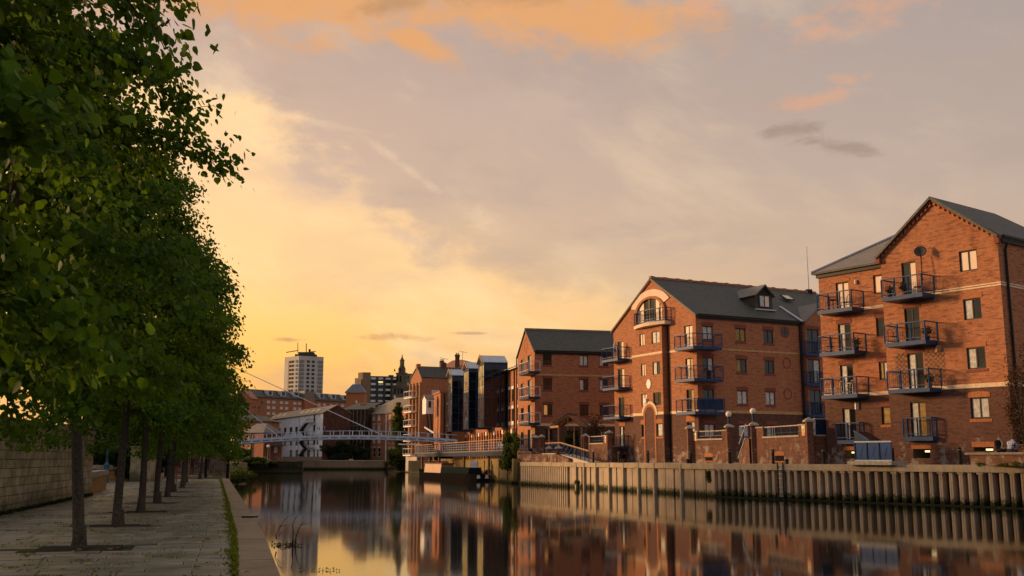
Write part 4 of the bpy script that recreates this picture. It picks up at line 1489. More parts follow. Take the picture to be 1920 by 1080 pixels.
# cafe chairs and tables on it
for i, (px, D) in enumerate(((927, 116), (931, 115.2), (938, 113), (942, 112.2), (922, 118))):
    p = at(px, HZ, D)
    ch = thing('cafe_chair', (p.x + 0.9, p.y + 0.5, ZW), 'white cafe chair behind the boardwalk rail', 'chair', 'white cafe chairs on the boardwalk')
    x, y = p.x + 0.9, p.y + 0.5
    MB().box(x - 0.22, x + 0.22, y - 0.22, y + 0.22, ZW + 0.42, ZW + 0.46).build('seat', M_WHITE, ch)
    MB().box(x - 0.22, x + 0.22, y + 0.19, y + 0.23, ZW + 0.47, ZW + 0.92).build('backrest', M_WHITE, ch)
    for sx in (-1, 1):
        for sy in (-1, 1):
            MB().box(x + sx * 0.2 - 0.018, x + sx * 0.2 + 0.018, y + sy * 0.2 - 0.018, y + sy * 0.2 + 0.018, ZW, ZW + 0.42).build('leg', M_WHITE, ch)
# yellowish quay wall below it
qs = [Vector(P2(968, 105.4)), Vector(P2(885, 136.6)), Vector(P2(830, 154))]
QW = thing('old_quay_wall', (qs[0].x, qs[0].y, 0), 'stained yellowish quay wall with dark seams under the boardwalk', 'wall')
for p, q in zip(qs[:-1], qs[1:]):
    f_ = Fac(q, p)
    MB().fbox(f_, 0, f_.L, -1.2, 2.5, -0.5, 0.30).build('wall', M_CONCY, QW)
    MB().fbox(f_, 0, f_.L, -1.2, 0.32, 0.301, 0.50).build('ledge', M_CONCY, QW)
    n = max(1, int(f_.L / 5.0))
    for i in range(n):
        u = (i + 0.4) * f_.L / n
        MB().fbox(f_, u - 0.06, u + 0.06, 0.35, 2.3, 0.30, 0.38).build('fender_post', M_TWIG, QW)
f_ = Fac(qs[1], qs[0])
tp = f_.pt(f_.uz(914, 890, 0.5)[0], 0.75, 0.62)
ty = thing('tyre', tp, 'black tyre hanging as a fender on the yellowish quay wall', 'tyre')
tm = MB()
vs, fs = [], []
NN, MM = 22, 10
for i in range(NN):
    a = 2 * math.pi * i / NN
    rad = Vector((f_.d.x * math.cos(a), f_.d.y * math.cos(a), math.sin(a)))
    for j in range(MM):
        b_ = 2 * math.pi * j / MM
        vs.append(tp + rad * (0.36 + 0.13 * math.cos(b_)) * (1.0 if True else 1) + Vector((f_.n.x, f_.n.y, 0)) * 0.11 * math.sin(b_))
for i in range(NN):
    for j in range(MM):
        fs.append((i * MM + j, i * MM + (j + 1) % MM, ((i + 1) % NN) * MM + (j + 1) % MM, ((i + 1) % NN) * MM + j))
tm.add(vs, fs).build('tread', plain('rubber', (0.012, 0.012, 0.012), 0.7), ty, smooth=True)
MB().tube([tp + Vector((0, 0, 0.4)), f_.pt(f_.uz(914, 890, 0.5)[0], 2.45, 0.36)], 0.02, 5).build('chain', M_BLACK, ty)

# ================================================================== gabled warehouse, hoist cabin and small brick block
c1 = Vector(P2(788, 184))
W1 = fac_from_right(767.5, 788, 184, 25)
W1S = W1.right_side(26)
WH = thing('warehouse', W1.pt(W1.L / 2, ZR), 'tall old brick gabled warehouse with white balconies stacked over the water', 'building')
ze1 = zat(788, 706, 184)
zr1 = zat(781, 688, 187)
wl1 = []
for j in range(5):
    for i in range(3):
        u = W1.L * (0.14 + 0.27 * i)
        wl1.append((u, u + 0.85, 3.3 + j * 2.6, 3.3 + j * 2.6 + 2.0))
wall_grid(WH, W1, 0.5, ze1, wl1, (M_BRICK2, M_BRICKD), gable=[(0, ze1), (W1.L, ze1), (W1.L * 0.62, zr1)])
for i, r in enumerate(wl1):
    window(WH, W1, r, 'gc' if i % 2 else 'gg', frame=M_WOODW)
for i in range(4):
    u = W1.L * (0.03 + 0.30 * i)
    MB().fbox(W1, u, u + 0.28, 3.0, 16.2, 0.002, 0.30).build('timber_post', M_WOODW, WH)
for j in range(5):
    z = 3.2 + j * 2.6
    balcony(WH, [W1.pt(0.1, 0, 0.32), W1.pt(0.1, 0, 1.3), W1.pt(W1.L * 0.72, 0, 1.3), W1.pt(W1.L * 0.72, 0, 0.32)], z, mat=M_WHITE, bars=0.2, spacing=1.4, deckth=0.2)
w1h = [W1S.rect(790 + 9 * i, 717, 795 + 9 * i, 722) for i in range(2)]
wall_grid(WH, W1S, 0.5, ze1, [], (M_BRICK2, M_BRICKD))
for i in range(4):
    window(WH, W1S, (2.0 + i * 5.5, 3.4 + i * 5.5, 12.6, 14.8), 'cc', rec=-0.03, frame=M_WHITE)
wall_grid(WH, W1.left_side(26), 0.5, ze1, [], (M_BRICK2, M_BRICKD))
gable_roof(WH, W1, 26, ze1, zr1, um=W1.L * 0.62, ov=0.15, side=0.2)
MB().fbox(W1, W1.L * 0.62 - 0.35, W1.L * 0.62 + 0.35, zr1 - 0.5, zr1 + 0.45, -0.5, 0.2).build('gable_finial', M_BRICK2, WH)
MB().fbox(W1, -0.3, W1.L * 0.95, -0.5, 2.95, 0.31, 0.6).build('white_base', concrete('stained_whitewash', (0.50, 0.44, 0.38), (0.40, 0.34, 0.28), 0.1), WH)
MB().slab([W1S.pt(9, ze1 + 0.95, -1.2), W1S.pt(10.6, ze1 + 0.95, -1.2), W1S.pt(10.6, ze1 + 1.8, -2.2), W1S.pt(9, ze1 + 1.8, -2.2)], 0.1).build('rooflight', M_LEAD, WH)
for u in (4.5, 12.0):
    MB().fbox(W1S, u, u + 1.1, zr1 - 0.6, zr1 + 0.9, -W1.L * 0.38 - 0.5, -W1.L * 0.38 + 0.3).build('chimney', M_BRICKD, WH)
# white hoist cabin on raking legs
HC = fac_from_right(790.5, 797.5, 176, 25)
HCS = fac_px(HC.p1, 65, 811)
hz0, hz1, hz2 = zat(797, 776, 176), zat(797, 748, 176), zat(795, 740, 176)
hc = thing('hoist_cabin', (HC.p1.x, HC.p1.y, ZR), 'white weatherboarded hoist cabin standing on dark raking legs', 'cabin')
bd = MB().prism([tuple(HC.p0), tuple(HC.p1), tuple(HCS.p1), tuple(HC.p0 - HC.n * HCS.L)], hz0, hz1).build('wall', M_WHITE, hc)
gm = MB()
gm.add([HC.pt(0, hz1, 0), HC.pt(HC.L, hz1, 0), HC.pt(HC.L / 2, hz2, 0)], [(0, 1, 2)])
gm.build('gable', M_WHITE, hc)
gable_roof(hc, HC, HCS.L, hz1, hz2, ov=0.12, side=0.12, mat=M_SLATE3, th=0.08)
window(hc, HCS, (HCS.L * 0.32, HCS.L * 0.68, hz0 + 1.1, hz1 - 0.35), 'gg', rec=-0.04, fw=0.06)
n = 9
for i in range(n):
    z = hz0 + 0.05 + i * (hz1 - hz0) / n
    MB().fbox(HCS, 0.0, HCS.L, z, z + 0.03, 0.001, 0.02).build('weatherboard', M_WHITE, hc)
    MB().fbox(HC, 0.0, HC.L, z, z + 0.03, 0.001, 0.02).build('weatherboard', M_WHITE, hc)
for (u, du_) in ((0.25, 1.1), (HCS.L * 0.65, 1.2)):
    MB().beam(HCS.pt(u, hz0, -0.3), HCS.pt(u + du_, 2.2, -0.9), 0.26, 0.26).build('leg', M_BLACK, hc)
for o_ in (-0.3, -1.3):
    pass
MB().beam(at(796, 801, 175), at(814, 812, 172), 0.12, 0.28).build('walkway_rail', M_LEAD, hc)
# small brick block with flat parapet
SB = fac_from_right(812, 824.5, 174, 13.3)
SBS = fac_px(SB.p1, 76.7, 850)
zs_ = zat(824, 735.5, 174)
sb = thing('brick_house', SB.pt(SB.L / 2, ZR), 'small sunlit orange brick house squeezed beside the first glass bay', 'building')
sbh = [(SB.L * a, SB.L * a + 0.8, z, z + 2.3) for a in (0.25, 0.62) for z in (5.6, 9.3)]
wall_grid(sb, SB, 1.5, zs_, sbh, (M_BRICK2, M_BRICKD))
for r in sbh:
    window(sb, SB, r, 'c', frame=M_WHITE)
sbh = [(1.2, 2.0, z, z + 2.3) for z in (5.6, 9.3)]
wall_grid(sb, SBS, 1.5, zs_, sbh, (M_BRICK2, M_BRICKD))
for r in sbh:
    window(sb, SBS, r, 'g')
    MB().fbox(SBS, r[0] - 0.1, r[1] + 0.1, r[3], r[3] + 0.3, -0.01, 0.05).build('lintel', M_WHITE, sb)
MB().fbox(SB, -0.1, SB.L + 0.12, zs_ - 0.1, zs_ + 0.25, -6, 0.15).build('parapet', M_BRICKO, sb)
gx = Fac(SB.p0 - SB.n * 3.0, SB.p1 - SB.n * 3.0)
MB().prism([tuple(gx.pt(0.3, 0)[:2]), tuple(gx.pt(gx.L, 0)[:2]), tuple(gx.pt(gx.L, 0, -3)[:2]), tuple(gx.pt(0.3, 0, -3)[:2])], zs_, zs_ + 1.5).build('attic', M_BRICKO, sb)
gable_roof(sb, gx, 3.2, zs_ + 1.5, zs_ + 2.6, ov=0.1, side=0.1, mat=M_SLATE2)
pipe = MB().tube([SBS.pt(0.7, zs_ - 0.3, 0.1), SBS.pt(0.7, 2.2, 0.1)], 0.1, 8).build('drainpipe', M_BLACK, sb)
# red roofed house behind
HR = Fac(P2(815, 222), P2(894, 214))
hr = thing('red_roofed_house', HR.pt(HR.L / 2, ZR), 'house with a broad red tiled hipped roof and two chimneys behind the warehouse', 'building')
zh0, zh1 = zat(820, 696, 220), zat(858, 675, 226)
wall_grid(hr, HR, 1.5, zh0, [], (M_BRICK2, M_BRICKD))
wall_grid(hr, HR.left_side(12), 1.5, zh0, [], (M_BRICK2, M_BRICKD))
ua, ub = HR.uz(849, 680, -6)[0], HR.uz(866, 680, -6)[0]
rr = MB()
rr.slab([HR.pt(-0.3, zh0, 0.4), HR.pt(HR.L + 0.3, zh0, 0.4), HR.pt(ub, zh1, -6), HR.pt(ua, zh1, -6)], 0.15)
rr.slab([HR.pt(-0.3, zh0, 0.4), HR.pt(ua, zh1, -6), HR.pt(-0.3, zh0, -12)], 0.15)
rr.slab([HR.pt(HR.L + 0.3, zh0, 0.4), HR.pt(ub, zh1, -6), HR.pt(HR.L + 0.3, zh0, -12)], 0.15)
rr.build('roof', M_REDTILE, hr)
for (px, pw, pt_, pb) in ((857.5, 8, 665, 677), (828.5, 7, 677, 688)):
    q = at(px, pb, 220)
    hw_ = pw / 1900 * 220 / 2
    z1_ = zat(px, pt_, 220)
    cm = MB().box(q.x - hw_, q.x + hw_, q.y - 0.5, q.y + 0.5, zh0 + 0.5, z1_).box(q.x - hw_ - 0.1, q.x + hw_ + 0.1, q.y - 0.6, q.y + 0.6, z1_ - 0.35, z1_ - 0.12)
    ch_ = cm.build('chimney', M_BRICKD, hr)
    for s_ in (-0.5, 0.4):
        MB().cyl((q.x + hw_ * s_, q.y), 0.13, z1_, z1_ + 0.4, 8).build('chimney_pot', M_BRICKO, ch_)
for (x0, y0, x1, y1, arms) in ((866, 680, 868, 660, 1), (831, 690, 832.5, 672.5, 1)):
    p, q = at(x0, y0, 219), at(x1, y1, 219)
    am = MB().tube([p, q], 0.045, 5)
    am.tube([q + Vector((-0.9, 0, 0.25)), q + Vector((0.9, 0, -0.2))], 0.035, 5)
    am.build('aerial', M_BLACK, hr)

# ================================================================== narrowboat
bs, be = Vector(P2(905, 116)), Vector(P2(787, 139))
bt = (be - bs).normalized()
bn = Vector((bt.y, -bt.x))
if bn.x > 0:
    bn = -bn
BL = (be - bs).length
boat = thing('narrowboat', (bs.x, bs.y, 0), 'moored narrowboat with a cream and red cabin beneath the boardwalk', 'boat')


def bp(s_, w_, z):
    p = bs + bt * s_ - bn * (-w_) * 1.0
    return Vector((p.x, p.y, z))


hm = MB()
sec = []
for t in [i / 16 for i in range(17)]:
    s_ = t * BL
    wd = 1.05 * (min(1, (1 - t) / 0.20) ** 0.6 if t > 0.8 else 1.0) * (0.75 + 0.25 * min(1, t / 0.05))
    top = 0.75 + (0.45 * ((t - 0.82) / 0.18) ** 1.5 if t > 0.82 else 0)
    sec.append([bp(s_, -wd * 0.9, -0.4), bp(s_, -wd, top), bp(s_, wd, top), bp(s_, wd * 0.9, -0.4)])
vs = [p for q in sec for p in q]
fs = []
for i in range(16):
    for j in range(3):
        fs.append((i * 4 + j, (i + 1) * 4 + j, (i + 1) * 4 + j + 1, i * 4 + j + 1))
fs += [(0, 1, 2, 3), (64, 67, 66, 65)]
hm.add(vs, fs).build('hull', plain('hull_black', (0.014, 0.012, 0.011), 0.9, spec=0.0), boat)
M_CREAM = plain('cream_paint', (0.55, 0.36, 0.25), 0.5, 0.12, 2)
M_MAROON = plain('maroon_paint', (0.16, 0.035, 0.025), 0.5, 0.2, 2)
s0, s1 = BL * 0.10, BL * 0.80


def cab(s0, s1, w0, w1, z0, z1, name, mat):
    return MB().hexa([bp(s0, -w0, z0), bp(s1, -w0, z0), bp(s1, w0, z0), bp(s0, w0, z0), bp(s0, -w1, z1), bp(s1, -w1, z1), bp(s1, w1, z1), bp(s0, w1, z1)]).build(name, mat, boat)


cb = cab(BL * 0.52, s1, 0.86, 0.74, 0.76, 1.85, 'cabin', M_CREAM)
cab(s0, BL * 0.52 - 0.01, 0.86, 0.70, 0.76, 1.48, 'rear_cabin', plain('dark_green_paint', (0.014, 0.02, 0.022), 0.9, spec=0.0))
cab(BL * 0.50, s1 + 0.3, 0.85, 0.8, 1.86, 1.97, 'cabin_roof', M_MAROON)
for k_ in range(7):
    sA = BL * (0.55 + 0.033 * k_)
    for sd_ in (1,):
        pm = MB()
        f_ = [bp(sA, -0.875, 1.15), bp(sA + 0.55, -0.875, 1.15), bp(sA + 0.55, -0.80, 1.65), bp(sA, -0.80, 1.65)]
        g_ = [p + Vector((bn.x, bn.y, 0)) * -0.03 for p in f_]
        MB().hexa(f_ + g_).build('window', M_GLASS, boat)
rb = MB()
c_ = bp(BL * 0.12, 0, 2.35)
MB().box(c_.x - 0.45, c_.x + 0.45, c_.y - 0.3, c_.y + 0.3, 1.49, 2.2).build('roof_box', M_WHITE, boat)
MB().tube([bp(BL * 0.62, 0.2, 1.98), bp(BL * 0.62, 0.2, 2.5)], 0.07, 8).build('chimney', M_BLACK, boat)
MB().beam(bp(0.0, -1.03, 0.75), bp(BL * 0.82, -1.07, 0.78), 0.06, 0.10).build('rubbing_strake', M_MAROON, boat)
for w_ in (-0.5, 0.5):
    MB().hexa([bp(-0.03, w_ - 0.22, 0.3), bp(-0.03, w_ + 0.22, 0.3), bp(0.02, w_ + 0.22, 0.3), bp(0.02, w_ - 0.22, 0.3),
               bp(-0.03, w_ - 0.15, 0.7), bp(-0.03, w_ + 0.15, 0.7), bp(0.02, w_ + 0.15, 0.7), bp(0.02, w_ - 0.15, 0.7)]).build('stern_marking', M_WHITE, boat)

# ================================================================== footbridge with mast and stays
FBR = thing('footbridge', (P2(440, 150)[0], 150, 3), 'pale blue arched steel footbridge with glazed parapets across the river', 'bridge')


def brz(x):
    t = (x - P2(425, 150)[0]) / (P2(852, 150)[0] - P2(425, 150)[0])
    return 4.50 + 0.74 * (1 - (2 * t - 1.1) ** 2)


xa, xb = P2(420, 150)[0], P2(856, 150)[0]
NS = 24
gd_, flo, slot = MB(), MB(), MB()
xs = [xa + (xb - xa) * i / NS for i in range(NS + 1)]
for a, b_ in zip(xs[:-1], xs[1:]):
    za, zb_ = brz(a), brz(b_)
    for y0, y1, zz0, zz1 in ((149.0, 149.25, 0.04, 0.66), (151.75, 152.0, 0.04, 0.66), (149.26, 151.74, 0.1, 0.3)):
        gd_.hexa([(a, y0, za + zz0), (b_, y0, zb_ + zz0), (b_, y1, zb_ + zz0), (a, y1, za + zz0), (a, y0, za + zz1), (b_, y0, zb_ + zz1), (b_, y1, zb_ + zz1), (a, y1, za + zz1)])
    slot.hexa([(a + 0.15, 148.94, za + 0.26), (b_ - 0.25, 148.94, zb_ + 0.26), (b_ - 0.25, 148.999, zb_ + 0.26), (a + 0.15, 148.999, za + 0.26),
               (a + 0.15, 148.94, za + 0.36), (b_ - 0.25, 148.94, zb_ + 0.36), (b_ - 0.25, 148.999, zb_ + 0.36), (a + 0.15, 148.999, za + 0.36)])
gd_.build('girder', M_STEELP, FBR)
slot.build('girder_slot_shade', plain('slot_shadow_steel', (0.10, 0.12, 0.15), 0.6), FBR)  # raised dark strips carry the slots' shade in colour, girder is uncut
gm, gp = newmat('parapet_glass')[0], None
MATS['parapet_glass'].node_tree.nodes['Principled BSDF'].inputs['Transmission Weight'].default_value = 1.0
MATS['parapet_glass'].node_tree.nodes['Principled BSDF'].inputs['Roughness'].default_value = 0.0
MATS['parapet_glass'].node_tree.nodes['Principled BSDF'].inputs['IOR'].default_value = 1.05
MATS['parapet_glass'].node_tree.nodes['Principled BSDF'].inputs['Base Color'].default_value = (0.97, 0.98, 0.98, 1)
hr_ = MB()
for i, (a, b_) in enumerate(zip(xs[:-1], xs[1:])):
    za, zb_ = brz(a) + 0.66, brz(b_) + 0.66
    for yy in (149.12, 151.88):
        MB().box(a - 0.055, a + 0.055, yy - 0.04, yy + 0.04, za - 0.01, za + 0.62).build('parapet_post', M_STEELP, FBR)
        MB().hexa([(a + 0.1, yy - 0.01, za + 0.06), (b_ - 0.1, yy - 0.01, zb_ + 0.06), (b_ - 0.1, yy + 0.01, zb_ + 0.06), (a + 0.1, yy + 0.01, za + 0.06),
                   (a + 0.1, yy - 0.01, za + 0.58), (b_ - 0.1, yy - 0.01, zb_ + 0.58), (b_ - 0.1, yy + 0.01, zb_ + 0.58), (a + 0.1, yy + 0.01, za + 0.58)]).build('parapet_pane', MATS['parapet_glass'], FBR)
        hr_.beam((a, yy, za + 0.64), (b_, yy, zb_ + 0.64), 0.05, 0.035)
hr_.build('handrail', M_STEELP, FBR)
mt_ = at(292, 621, 152)
MB().tube([(P2(405, 154)[0], 154, 1.0), mt_], [0.45, 0.25], 12).build('mast', M_STEELP, FBR)
for (px, py, y_) in ((525, 820, 149.1), (525, 820, 151.9), (727, 821, 149.1), (729, 821, 151.9)):
    MB().tube([mt_ + Vector((0, 0, -0.6 if px < 600 else 0)), at(px, py, y_)], 0.042, 6).build('stay_cable', M_LEAD, FBR)
for px in (762, 786):
    p = at(px, 840, 151)
MB().prism([P2(838, 149), P2(870, 149), P2(872, 156), P2(840, 156)], 3.5, brz(xb) - 0.01).build('abutment', M_CONCF, FBR)
MB().prism([P2(402, 149), P2(428, 149), P2(426, 152), P2(402, 152)], 1.0, brz(xa) - 0.01).build('abutment', M_BRICKW, FBR)
lp = at(766, 832, 170)
MB().box(lp.x - 1.6, lp.x + 2.0, 169, 173, lp.z - 0.2, lp.z).build('landing_slab', M_WHITE, WH)

# ================================================================== far side: long brick block, white mill, little house
M_BRICKF = M_BRICK2
w2c = Vector(P2(723, 248))
wa = fac_from_right(681, 723, 248, 42)
hd2 = math.radians(16.1)
wb = Fac(w2c + Vector((0.3, -0.2)), w2c + Vector((math.sin(hd2), -math.cos(hd2))) * 34)
LB = thing('long_brick_block', (w2c.x, w2c.y, ZF), 'orange brick block with pale lintels and brown roof across the far water', 'building')
zle = zat(722, 774.5, 248)
wr = []
for (x0, x1) in ((689.5, 694.5), (698.5, 703.5), (708, 713)):
    for (y0, y1) in ((779.5, 788.5), (796, 808), (821, 831), (839.5, 857)):
        wr.append(wa.rect(x0, y0, x1, y1))
wall_grid(LB, wa, 1.0, zle, wr, (M_BRICKF, M_BRICKD))
for i, r in enumerate(wr):
    window(LB, wa, r, ('b', 'c', 'b', 'g')[i % 4], frame=M_WHITE, fw=0.1, trans=(r[2] + r[3]) / 2)
    MB().fbox(wa, r[0] - 0.2, r[1] + 0.2, r[3] + 0.02, r[3] + 0.3, -0.02, 0.06).build('pale_lintel', M_STONE, LB)
wr = []
for (x0, x1) in ((724, 726.5), (728.5, 732.5), (736, 739), (744, 748)):
    for (y0, y1) in ((775, 786), (794, 808), (820, 832), (841, 858)):
        wr.append(wb.rect(x0, y0, x1, y1))
wr = [(a, b_, c, d) for a, b_, c, d in wr if a > 0.1 and b_ < wb.L - 0.2]
for r in wr:
    pass
wall_grid(LB, wb, 1.0, zle, wr, (M_BRICKF, M_BRICKD))
for i, r in enumerate(wr):
    window(LB, wb, r, ('c', 'b', 'g', 'c')[i % 4], frame=M_WHITE, fw=0.1)
    MB().fbox(wb, r[0] - 0.2, r[1] + 0.2, r[3] + 0.02, r[3] + 0.3, -0.02, 0.06).build('pale_lintel', M_STONE, LB)
MB().tube([(w2c.x, w2c.y - 0.15, zle), (w2c.x, w2c.y - 0.15, 1.9)], 0.14, 8).build('drainpipe', M_WHITE, LB)
rg = zle + 4.4
rA = Vector((*(wa.pt(1.0, 0, -9).xy), rg))
rB = Vector((*(wb.pt(wb.L, 0, -9).xy), rg))
rC = Vector((*(wb.pt(0.0, 0, -9).xy), rg))
rm = MB()
rm.slab([wa.pt(-0.4, zle - 0.1, 0.4), wa.pt(wa.L, zle - 0.1, 0.4), rC, rA], 0.15)
rm.slab([wb.pt(0.0, zle - 0.1, 0.4), wb.pt(wb.L, zle - 0.1, 0.4), rB, rC], 0.15)
rm.build('roof', M_SLATE3, LB)
wall_grid(LB, wb.right_side(18), 1.0, zle, [], (M_BRICKF, M_BRICKD), gable=[(0, zle), (18, zle), (9, rg)])
wall_grid(LB, wa.left_side(12), 1.0, zle, [], (M_BRICKF, M_BRICKD))

# white mill
wm = fac_from_right(511, 603.5, 240, 28)
WM = thing('white_mill', wm.pt(wm.L / 2, ZF), 'white rendered mill with rows of dark windows and a black fire escape', 'building')
zwe = zat(603, 774, 240)
zwr = zwe + 2.0
MD, MH = 6.8, 3.4
wr = []
for (x0, x1) in ((511.5, 515.5), (521.5, 526), (532, 537), (543, 548), (553.5, 558.5), (565, 570)):
    wr.append(wm.rect(x0, 795.5, x1, 808.5))
for (x0, x1) in ((532, 537), (543, 548), (553.5, 558.5), (565, 570), (575.5, 580), (593, 597)):
    wr.append(wm.rect(x0, 816.5, x1, 832))
for (x0, x1) in ((542.5, 548), (553.5, 558.5), (565, 570), (575.5, 581), (587, 591), (593.5, 597.5)):
    wr.append(wm.rect(x0, 840.5, x1, 851))
zz_ = {0: (8.7, 10.5), 1: (5.7, 7.5), 2: (2.9, 4.7)}
wr = [(a, b_, *zz_[i // 6]) for i, (a, b_, c, d) in enumerate(wr)]
dr_ = [wm.rect(587, 797, 591, 811), wm.rect(588, 777.5, 591, 791), wm.rect(587, 817, 591, 834)]
wall_grid(WM, wm, 1.0, zwe, wr + dr_, (M_WHITEW, M_WHITEW))
for i, r in enumerate(wr):
    window(WM, wm, r, 'gg', frame=M_WHITE if i > 5 else M_FRAME, fw=0.06, trans=r[2] + (r[3] - r[2]) * 0.55)
for r in dr_:
    window(WM, wm, r, 'g', frame=M_BLUE, name='fire_door')
for x0, x1 in ((595, 596), (598.5, 599.7)):
    r = wm.rect(x0, 801, x1, 806)
    MB().fbox(wm, r[0], r[1], r[2], r[3], 0.0, 0.02).build('slit_window', M_DARKIN, WM)
MB().fbox(wm, 0, wm.L, 8.05, 8.2, 0.0, 0.08).build('string_course', M_STEELP, WM)
for px in (518, 561.5):
    u = wm.uz(px, 800)[0]
    MB().tube([wm.pt(u, zwe - 0.1, 0.1), wm.pt(u, 1.9, 0.1)], 0.09, 8).build('drainpipe', M_LEAD, WM)
fe = MB()
def esc(p, q, wd=0.9, h=0.12):
    fe.beam(p, q, wd, h)
    fe.beam(p + Vector((0, 0, 1.0)), q + Vector((0, 0, 1.0)), 0.06, 0.08)
    for t in (0, 0.33, 0.66, 1.0):
        c = p.lerp(q, t)
        fe.beam(c, c + Vector((0, 0, 1.0)), 0.05, 0.05)
uE, uM, uL = wm.uz(592, 800)[0], wm.uz(580, 800)[0], wm.uz(572, 800)[0]
for z in (11.0, 8.0, 5.0):
    esc(wm.pt(uM + 0.3, z, 0.7), wm.pt(uE + 0.4, z, 0.7))
for (z0_, z1_) in ((11.0, 8.0), (8.0, 5.0), (5.0, 1.9)):
    esc(wm.pt(uM + 0.2, z0_, 0.7), wm.pt(uL - 0.4, (z0_ + z1_) / 2, 0.7))
    esc(wm.pt(uL - 0.4, (z0_ + z1_) / 2, 1.0), wm.pt(uM + 0.2, z1_, 1.0))
fe.build('fire_escape', M_BLACK, WM)
wg = wm.right_side(MD)
wall_grid(WM, wg, 1.0, zwe, [], (plain('soot_brick', (0.085, 0.040, 0.028), 0.9, 0.3, 1.2), M_BRICKD), gable=[(0, zwe), (MD, zwe), (MH, zwr)])  # gable end in a darker brick
wall_grid(WM, wm.left_side(MD), 1.0, zwe, [], (M_BRICKW, M_BRICKD), gable=[(0, zwe), (MD, zwe), (MH, zwr)])
rm = MB()
ext = -7.0
rm.slab([wm.pt(ext, zwe - 0.05, 0.35), wm.pt(wm.L + 0.15, zwe - 0.05, 0.35), wm.pt(wm.L + 0.15, zwr, -MH), wm.pt(ext, zwr, -MH)], 0.15)
rm.slab([wm.pt(ext, zwr, -MH), wm.pt(wm.L + 0.15, zwr, -MH), wm.pt(wm.L + 0.15, zwe, -MD - 0.3), wm.pt(ext, zwe, -MD - 0.3)], 0.15)
rm.build('roof', M_SLATE3, WM)
sl_ = (zwr - zwe) / MH
wx = Fac(wm.pt(ext, 0), wm.pt(0, 0))
wall_grid(WM, wx, 1.0, zwe - 0.2, [], (M_BRICKW, M_BRICKD))
for px in (472, 483, 495, 513, 522.5, 532, 565, 575, 585, 595):
    u = wm.uz(px, 776, -1.5)[0]
    MB().slab([wm.pt(u, zwe + sl_ * 1.0 + 0.12, -1.0), wm.pt(u + 1.0, zwe + sl_ * 1.0 + 0.12, -1.0), wm.pt(u + 1.0, zwe + sl_ * 2.0 + 0.12, -2.0), wm.pt(u, zwe + sl_ * 2.0 + 0.12, -2.0)], 0.08).build('rooflight', M_BLINDGLOW, WM)
# scaffold-fronted dark shed right of the mill
sh = Fac(P2(641, 252), P2(684, 250))
SHD = thing('dark_shed', sh.pt(sh.L / 2, ZF), 'dark timber framed shed with cross braces between the white mill and brick block', 'shed')
zsh = zat(660, 768, 252)
wall_grid(SHD, sh, 1.0, zsh, [], (plain('sooty_boards', (0.045, 0.033, 0.024), 0.9, 0.4, 1), M_BRICKD))
wall_grid(SHD, sh.right_side(10), 1.0, zsh, [], (MATS['sooty_boards'], M_BRICKD))
wall_grid(SHD, sh.left_side(10), 1.0, zsh, [], (MATS['sooty_boards'], M_BRICKD))
MB().slab([sh.pt(-0.3, zsh, 0.4), sh.pt(sh.L + 0.3, zsh, 0.4), sh.pt(sh.L + 0.3, zsh + 2.0, -8), sh.pt(-0.3, zsh + 2.0, -8)], 0.15).build('roof', M_SLATE, SHD)
for i in range(7):
    u = sh.L * i / 6
    MB().beam(sh.pt(u, 1.9, 0.5), sh.pt(u, zsh - 0.2, 0.5), 0.12, 0.12).build('brace_post', M_WOOD, SHD)
for i in range(6):
    u, v = sh.L * i / 6, sh.L * (i + 1) / 6
    for z in (4.5, 7.5, 10.5):
        MB().beam(sh.pt(u, z - 1.4, 0.56), sh.pt(v, z + 1.2, 0.56), 0.07, 0.09).build('cross_brace', M_WOOD, SHD)
        MB().beam(sh.pt(u, z, 0.5), sh.pt(v, z, 0.5), 0.08, 0.10).build('rail', M_WOOD, SHD)
ck = Fac(P2(673, 256), P2(683, 256))
MB().fbox(ck, 0, ck.L, 9, zat(678, 757, 256), -1.5, 0).build('chimney_stack', M_BRICKO, SHD)

# little hipped brick house by the water
bh = fac_from_right(450, 493, 205, 58)
bhs = fac_px(bh.p1, 48, 529)
BH = thing('brick_lodge', (bh.p1.x, bh.p1.y, ZF), 'small brick house with grey hipped roof behind the left end of the footbridge', 'building')
zbe = zat(493, 811, 205)
zbr = zbe + 1.9
bhh = [bh.rect(463, 817, 467, 828), bh.rect(463, 836, 467.5, 849), bh.rect(476.5, 846, 478, 858)]
wall_grid(BH, bh, 1.0, zbe, bhh, (M_BRICK2, M_BRICKD))
for r in bhh:
    window(BH, bh, r, 'c' if r[2] > 3 else 'g', frame=M_WHITE, fw=0.1)
bsh = [bhs.rect(514, 838, 520.5, 848.5), bhs.rect(503, 838, 508, 860)]
wall_grid(BH, bhs, 1.0, zbe, bsh, (M_BRICKW, M_BRICKD))  # darker brick paints the shade of the unlit side
window(BH, bhs, bsh[0], 'cc', frame=M_WHITE, fw=0.1)
window(BH, bhs, bsh[1], 'g', name='door')
q = [bh.p0 + (bh.n + bh.d * -0.3) * 0.4, bh.p1 + (bh.n + bhs.n) * 0.35, bhs.p1 + bhs.n * 0.4, bh.p0 + (bhs.p1 - bhs.p0)]
q3 = [Vector((p.x, p.y, zbe)) for p in q]
ra = Vector((*(q[0].lerp(q[2], 0.36)), zbr))
rb_ = Vector((*(q[1].lerp(q[3], 0.36)), zbr))
mid0 = Vector((*((q[1] + q[2]) / 2).lerp((q[0] + q[3]) / 2, 0.30), zbr))
mid1 = Vector((*((q[1] + q[2]) / 2).lerp((q[0] + q[3]) / 2, 0.70), zbr))
rm = MB()
rm.slab([q3[0], q3[1], mid0, mid1], 0.12)
rm.slab([q3[1], q3[2], mid0], 0.12)
